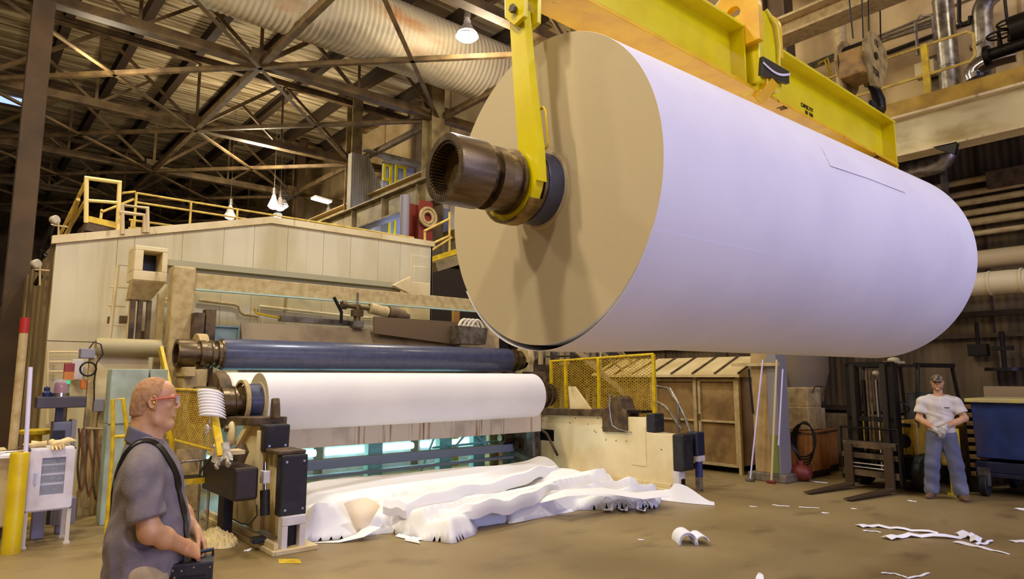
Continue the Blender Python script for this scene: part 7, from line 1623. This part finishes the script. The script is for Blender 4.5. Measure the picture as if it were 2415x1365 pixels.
# curled offcut on the bare floor
p = GZ(1615, 1279, 0)
t = thing('paper_offcut', 'small curled stack of paper standing alone on the bare floor', 'paper', p)
for r, off in ((.105, 0), (.085, .0)):
    g = []
    for k in range(15):
        a = math.radians(-15+210*k/14); q = p+_r*(r*math.cos(a)*1.0)+V(0, 0, max(.003, r*math.sin(a)*1.1+.02)); g.append([q+V(.1, .13, 0)*s_ for s_ in (-.8, 0, .8)])
    mb = MB(); mb.sheet(g, .012 if r > .1 else .006); part('curl', mb, paper_fl, t)
g = []
for k in range(9):
    a = math.radians(170-150*k/8); q = p+_r*(.15+.07*math.cos(a))+V(0, 0, .02+.075*math.sin(a)); g.append([q+V(.1, .13, 0)*s_ for s_ in (-.9, 0, .7)])
mb = MB(); mb.sheet(g, .01); part('side_curl', mb, paper_fl, t)
# torn strips at the lower right
S_ = [(((2025, 1243), (2060, 1241), (2100, 1246), (2150, 1252), (2213, 1259)), .14, .05, 'long torn paper strip, upper left one of the strips at lower right', .03),
      (((2035, 1252), (2060, 1253), (2078, 1256)), .06, .03, 'short paper scrap under the left end of the torn strips', .01),
      (((2090, 1273), (2130, 1266), (2170, 1266), (2260, 1270), (2300, 1266)), .13, .05, 'torn paper strip with a bluish lifted end among the lower right strips', .045),
      (((2265, 1262), (2285, 1268), (2305, 1272), (2300, 1280)), .16, .1, 'folded paper knot between the two long strips at lower right', .06),
      (((2255, 1278), (2300, 1288), (2340, 1298), (2382, 1308)), .13, .03, 'pointed paper strip nearest the lower right corner', .012),
      (((2300, 1286), (2325, 1284), (2340, 1276)), .05, .03, 'small raised paper sliver beside the folded knot', .03),
      (((2387, 1278), (2412, 1276), (2440, 1277)), .09, .09, 'paper piece cut off by the right edge near the strips', .01),
      (((2400, 1199), (2420, 1203), (2445, 1204)), .14, .14, 'rounded white paper piece at the right edge below the blue cart', .01),
      (((2078, 1352), (2105, 1353), (2125, 1358), (2140, 1364), (2170, 1359), (2190, 1352)), .035, .03, 'thin zigzag paper strip at the bottom edge', .01),
      (((1790, 1368), (1793, 1352), (1798, 1368)), .06, .03, 'tiny upright paper corner at the bottom edge', .01),
      (((1822, 1191), (1840, 1193), (1862, 1194)), .05, .04, 'thin paper sliver on the floor left of the forks, longer one', .005),
      (((1884, 1196), (1905, 1197), (1932, 1198)), .05, .03, 'thin paper sliver in front of the fork tips', .005),
      (((2143, 1180), (2150, 1182), (2162, 1183)), .06, .06, 'small white paper bit in front of the brown boots', .005),
      (((1768, 1194), (1776, 1195), (1785, 1195)), .04, .03, 'tiny paper bit right of the curled tongue', .004),
      (((1938, 1209), (1946, 1210), (1954, 1210)), .06, .05, 'tiny bluish paper bit below the fork tips', .004),
      (((2008, 1199), (2014, 1200), (2020, 1200)), .05, .04, 'tiny paper bit right below the right fork tip', .004),
      (((1912, 1134), (1930, 1137), (1952, 1139)), .08, .06, 'white paper scrap on the floor behind the left fork', .004),
      (((1505, 1273), (1512, 1273), (1518, 1273)), .04, .03, 'tiny paper bit left of the curled offcut', .004),
      (((575, 1300), (585, 1299), (592, 1294)), .06, .04, 'paper scrap on the floor by the left winder frame base', .01),
      (((518, 1281), (530, 1279), (540, 1277)), .05, .03, 'paper scrap on the floor just right of the hands', .01)]
for pts, w0, w1, l, bd in S_:
    g = []; pp = [GZ(*q) for q in pts]
    dense = []
    for a, b_ in zip(pp[:-1], pp[1:]):
        for t0 in (0, .33, .66): dense.append(lerp(a, b_, t0))
    dense.append(pp[-1]); dense = [p+V(0, 0, .004+bd*.5*(1+math.sin(i*1.9))*.6) for i, p in enumerate(dense)]
    o = strip('paper_scrap', dense, w0, l, th=.002, bend=bd*.5, w_end=w1)
t = thing('floor_marking', 'worn yellow paint patch on the floor in front of the left winder frame', 'floor marking', GZ(680, 1322, 0))
a = GZ(655, 1318, .002); b_ = GZ(705, 1318, .002); c = GZ(712, 1328, .002); d = GZ(658, 1328, .002)
mb = MB(); mb.prism([a, d, c, b_], (0, 0, .002)); part('paint', mb, saf_yellow, t)
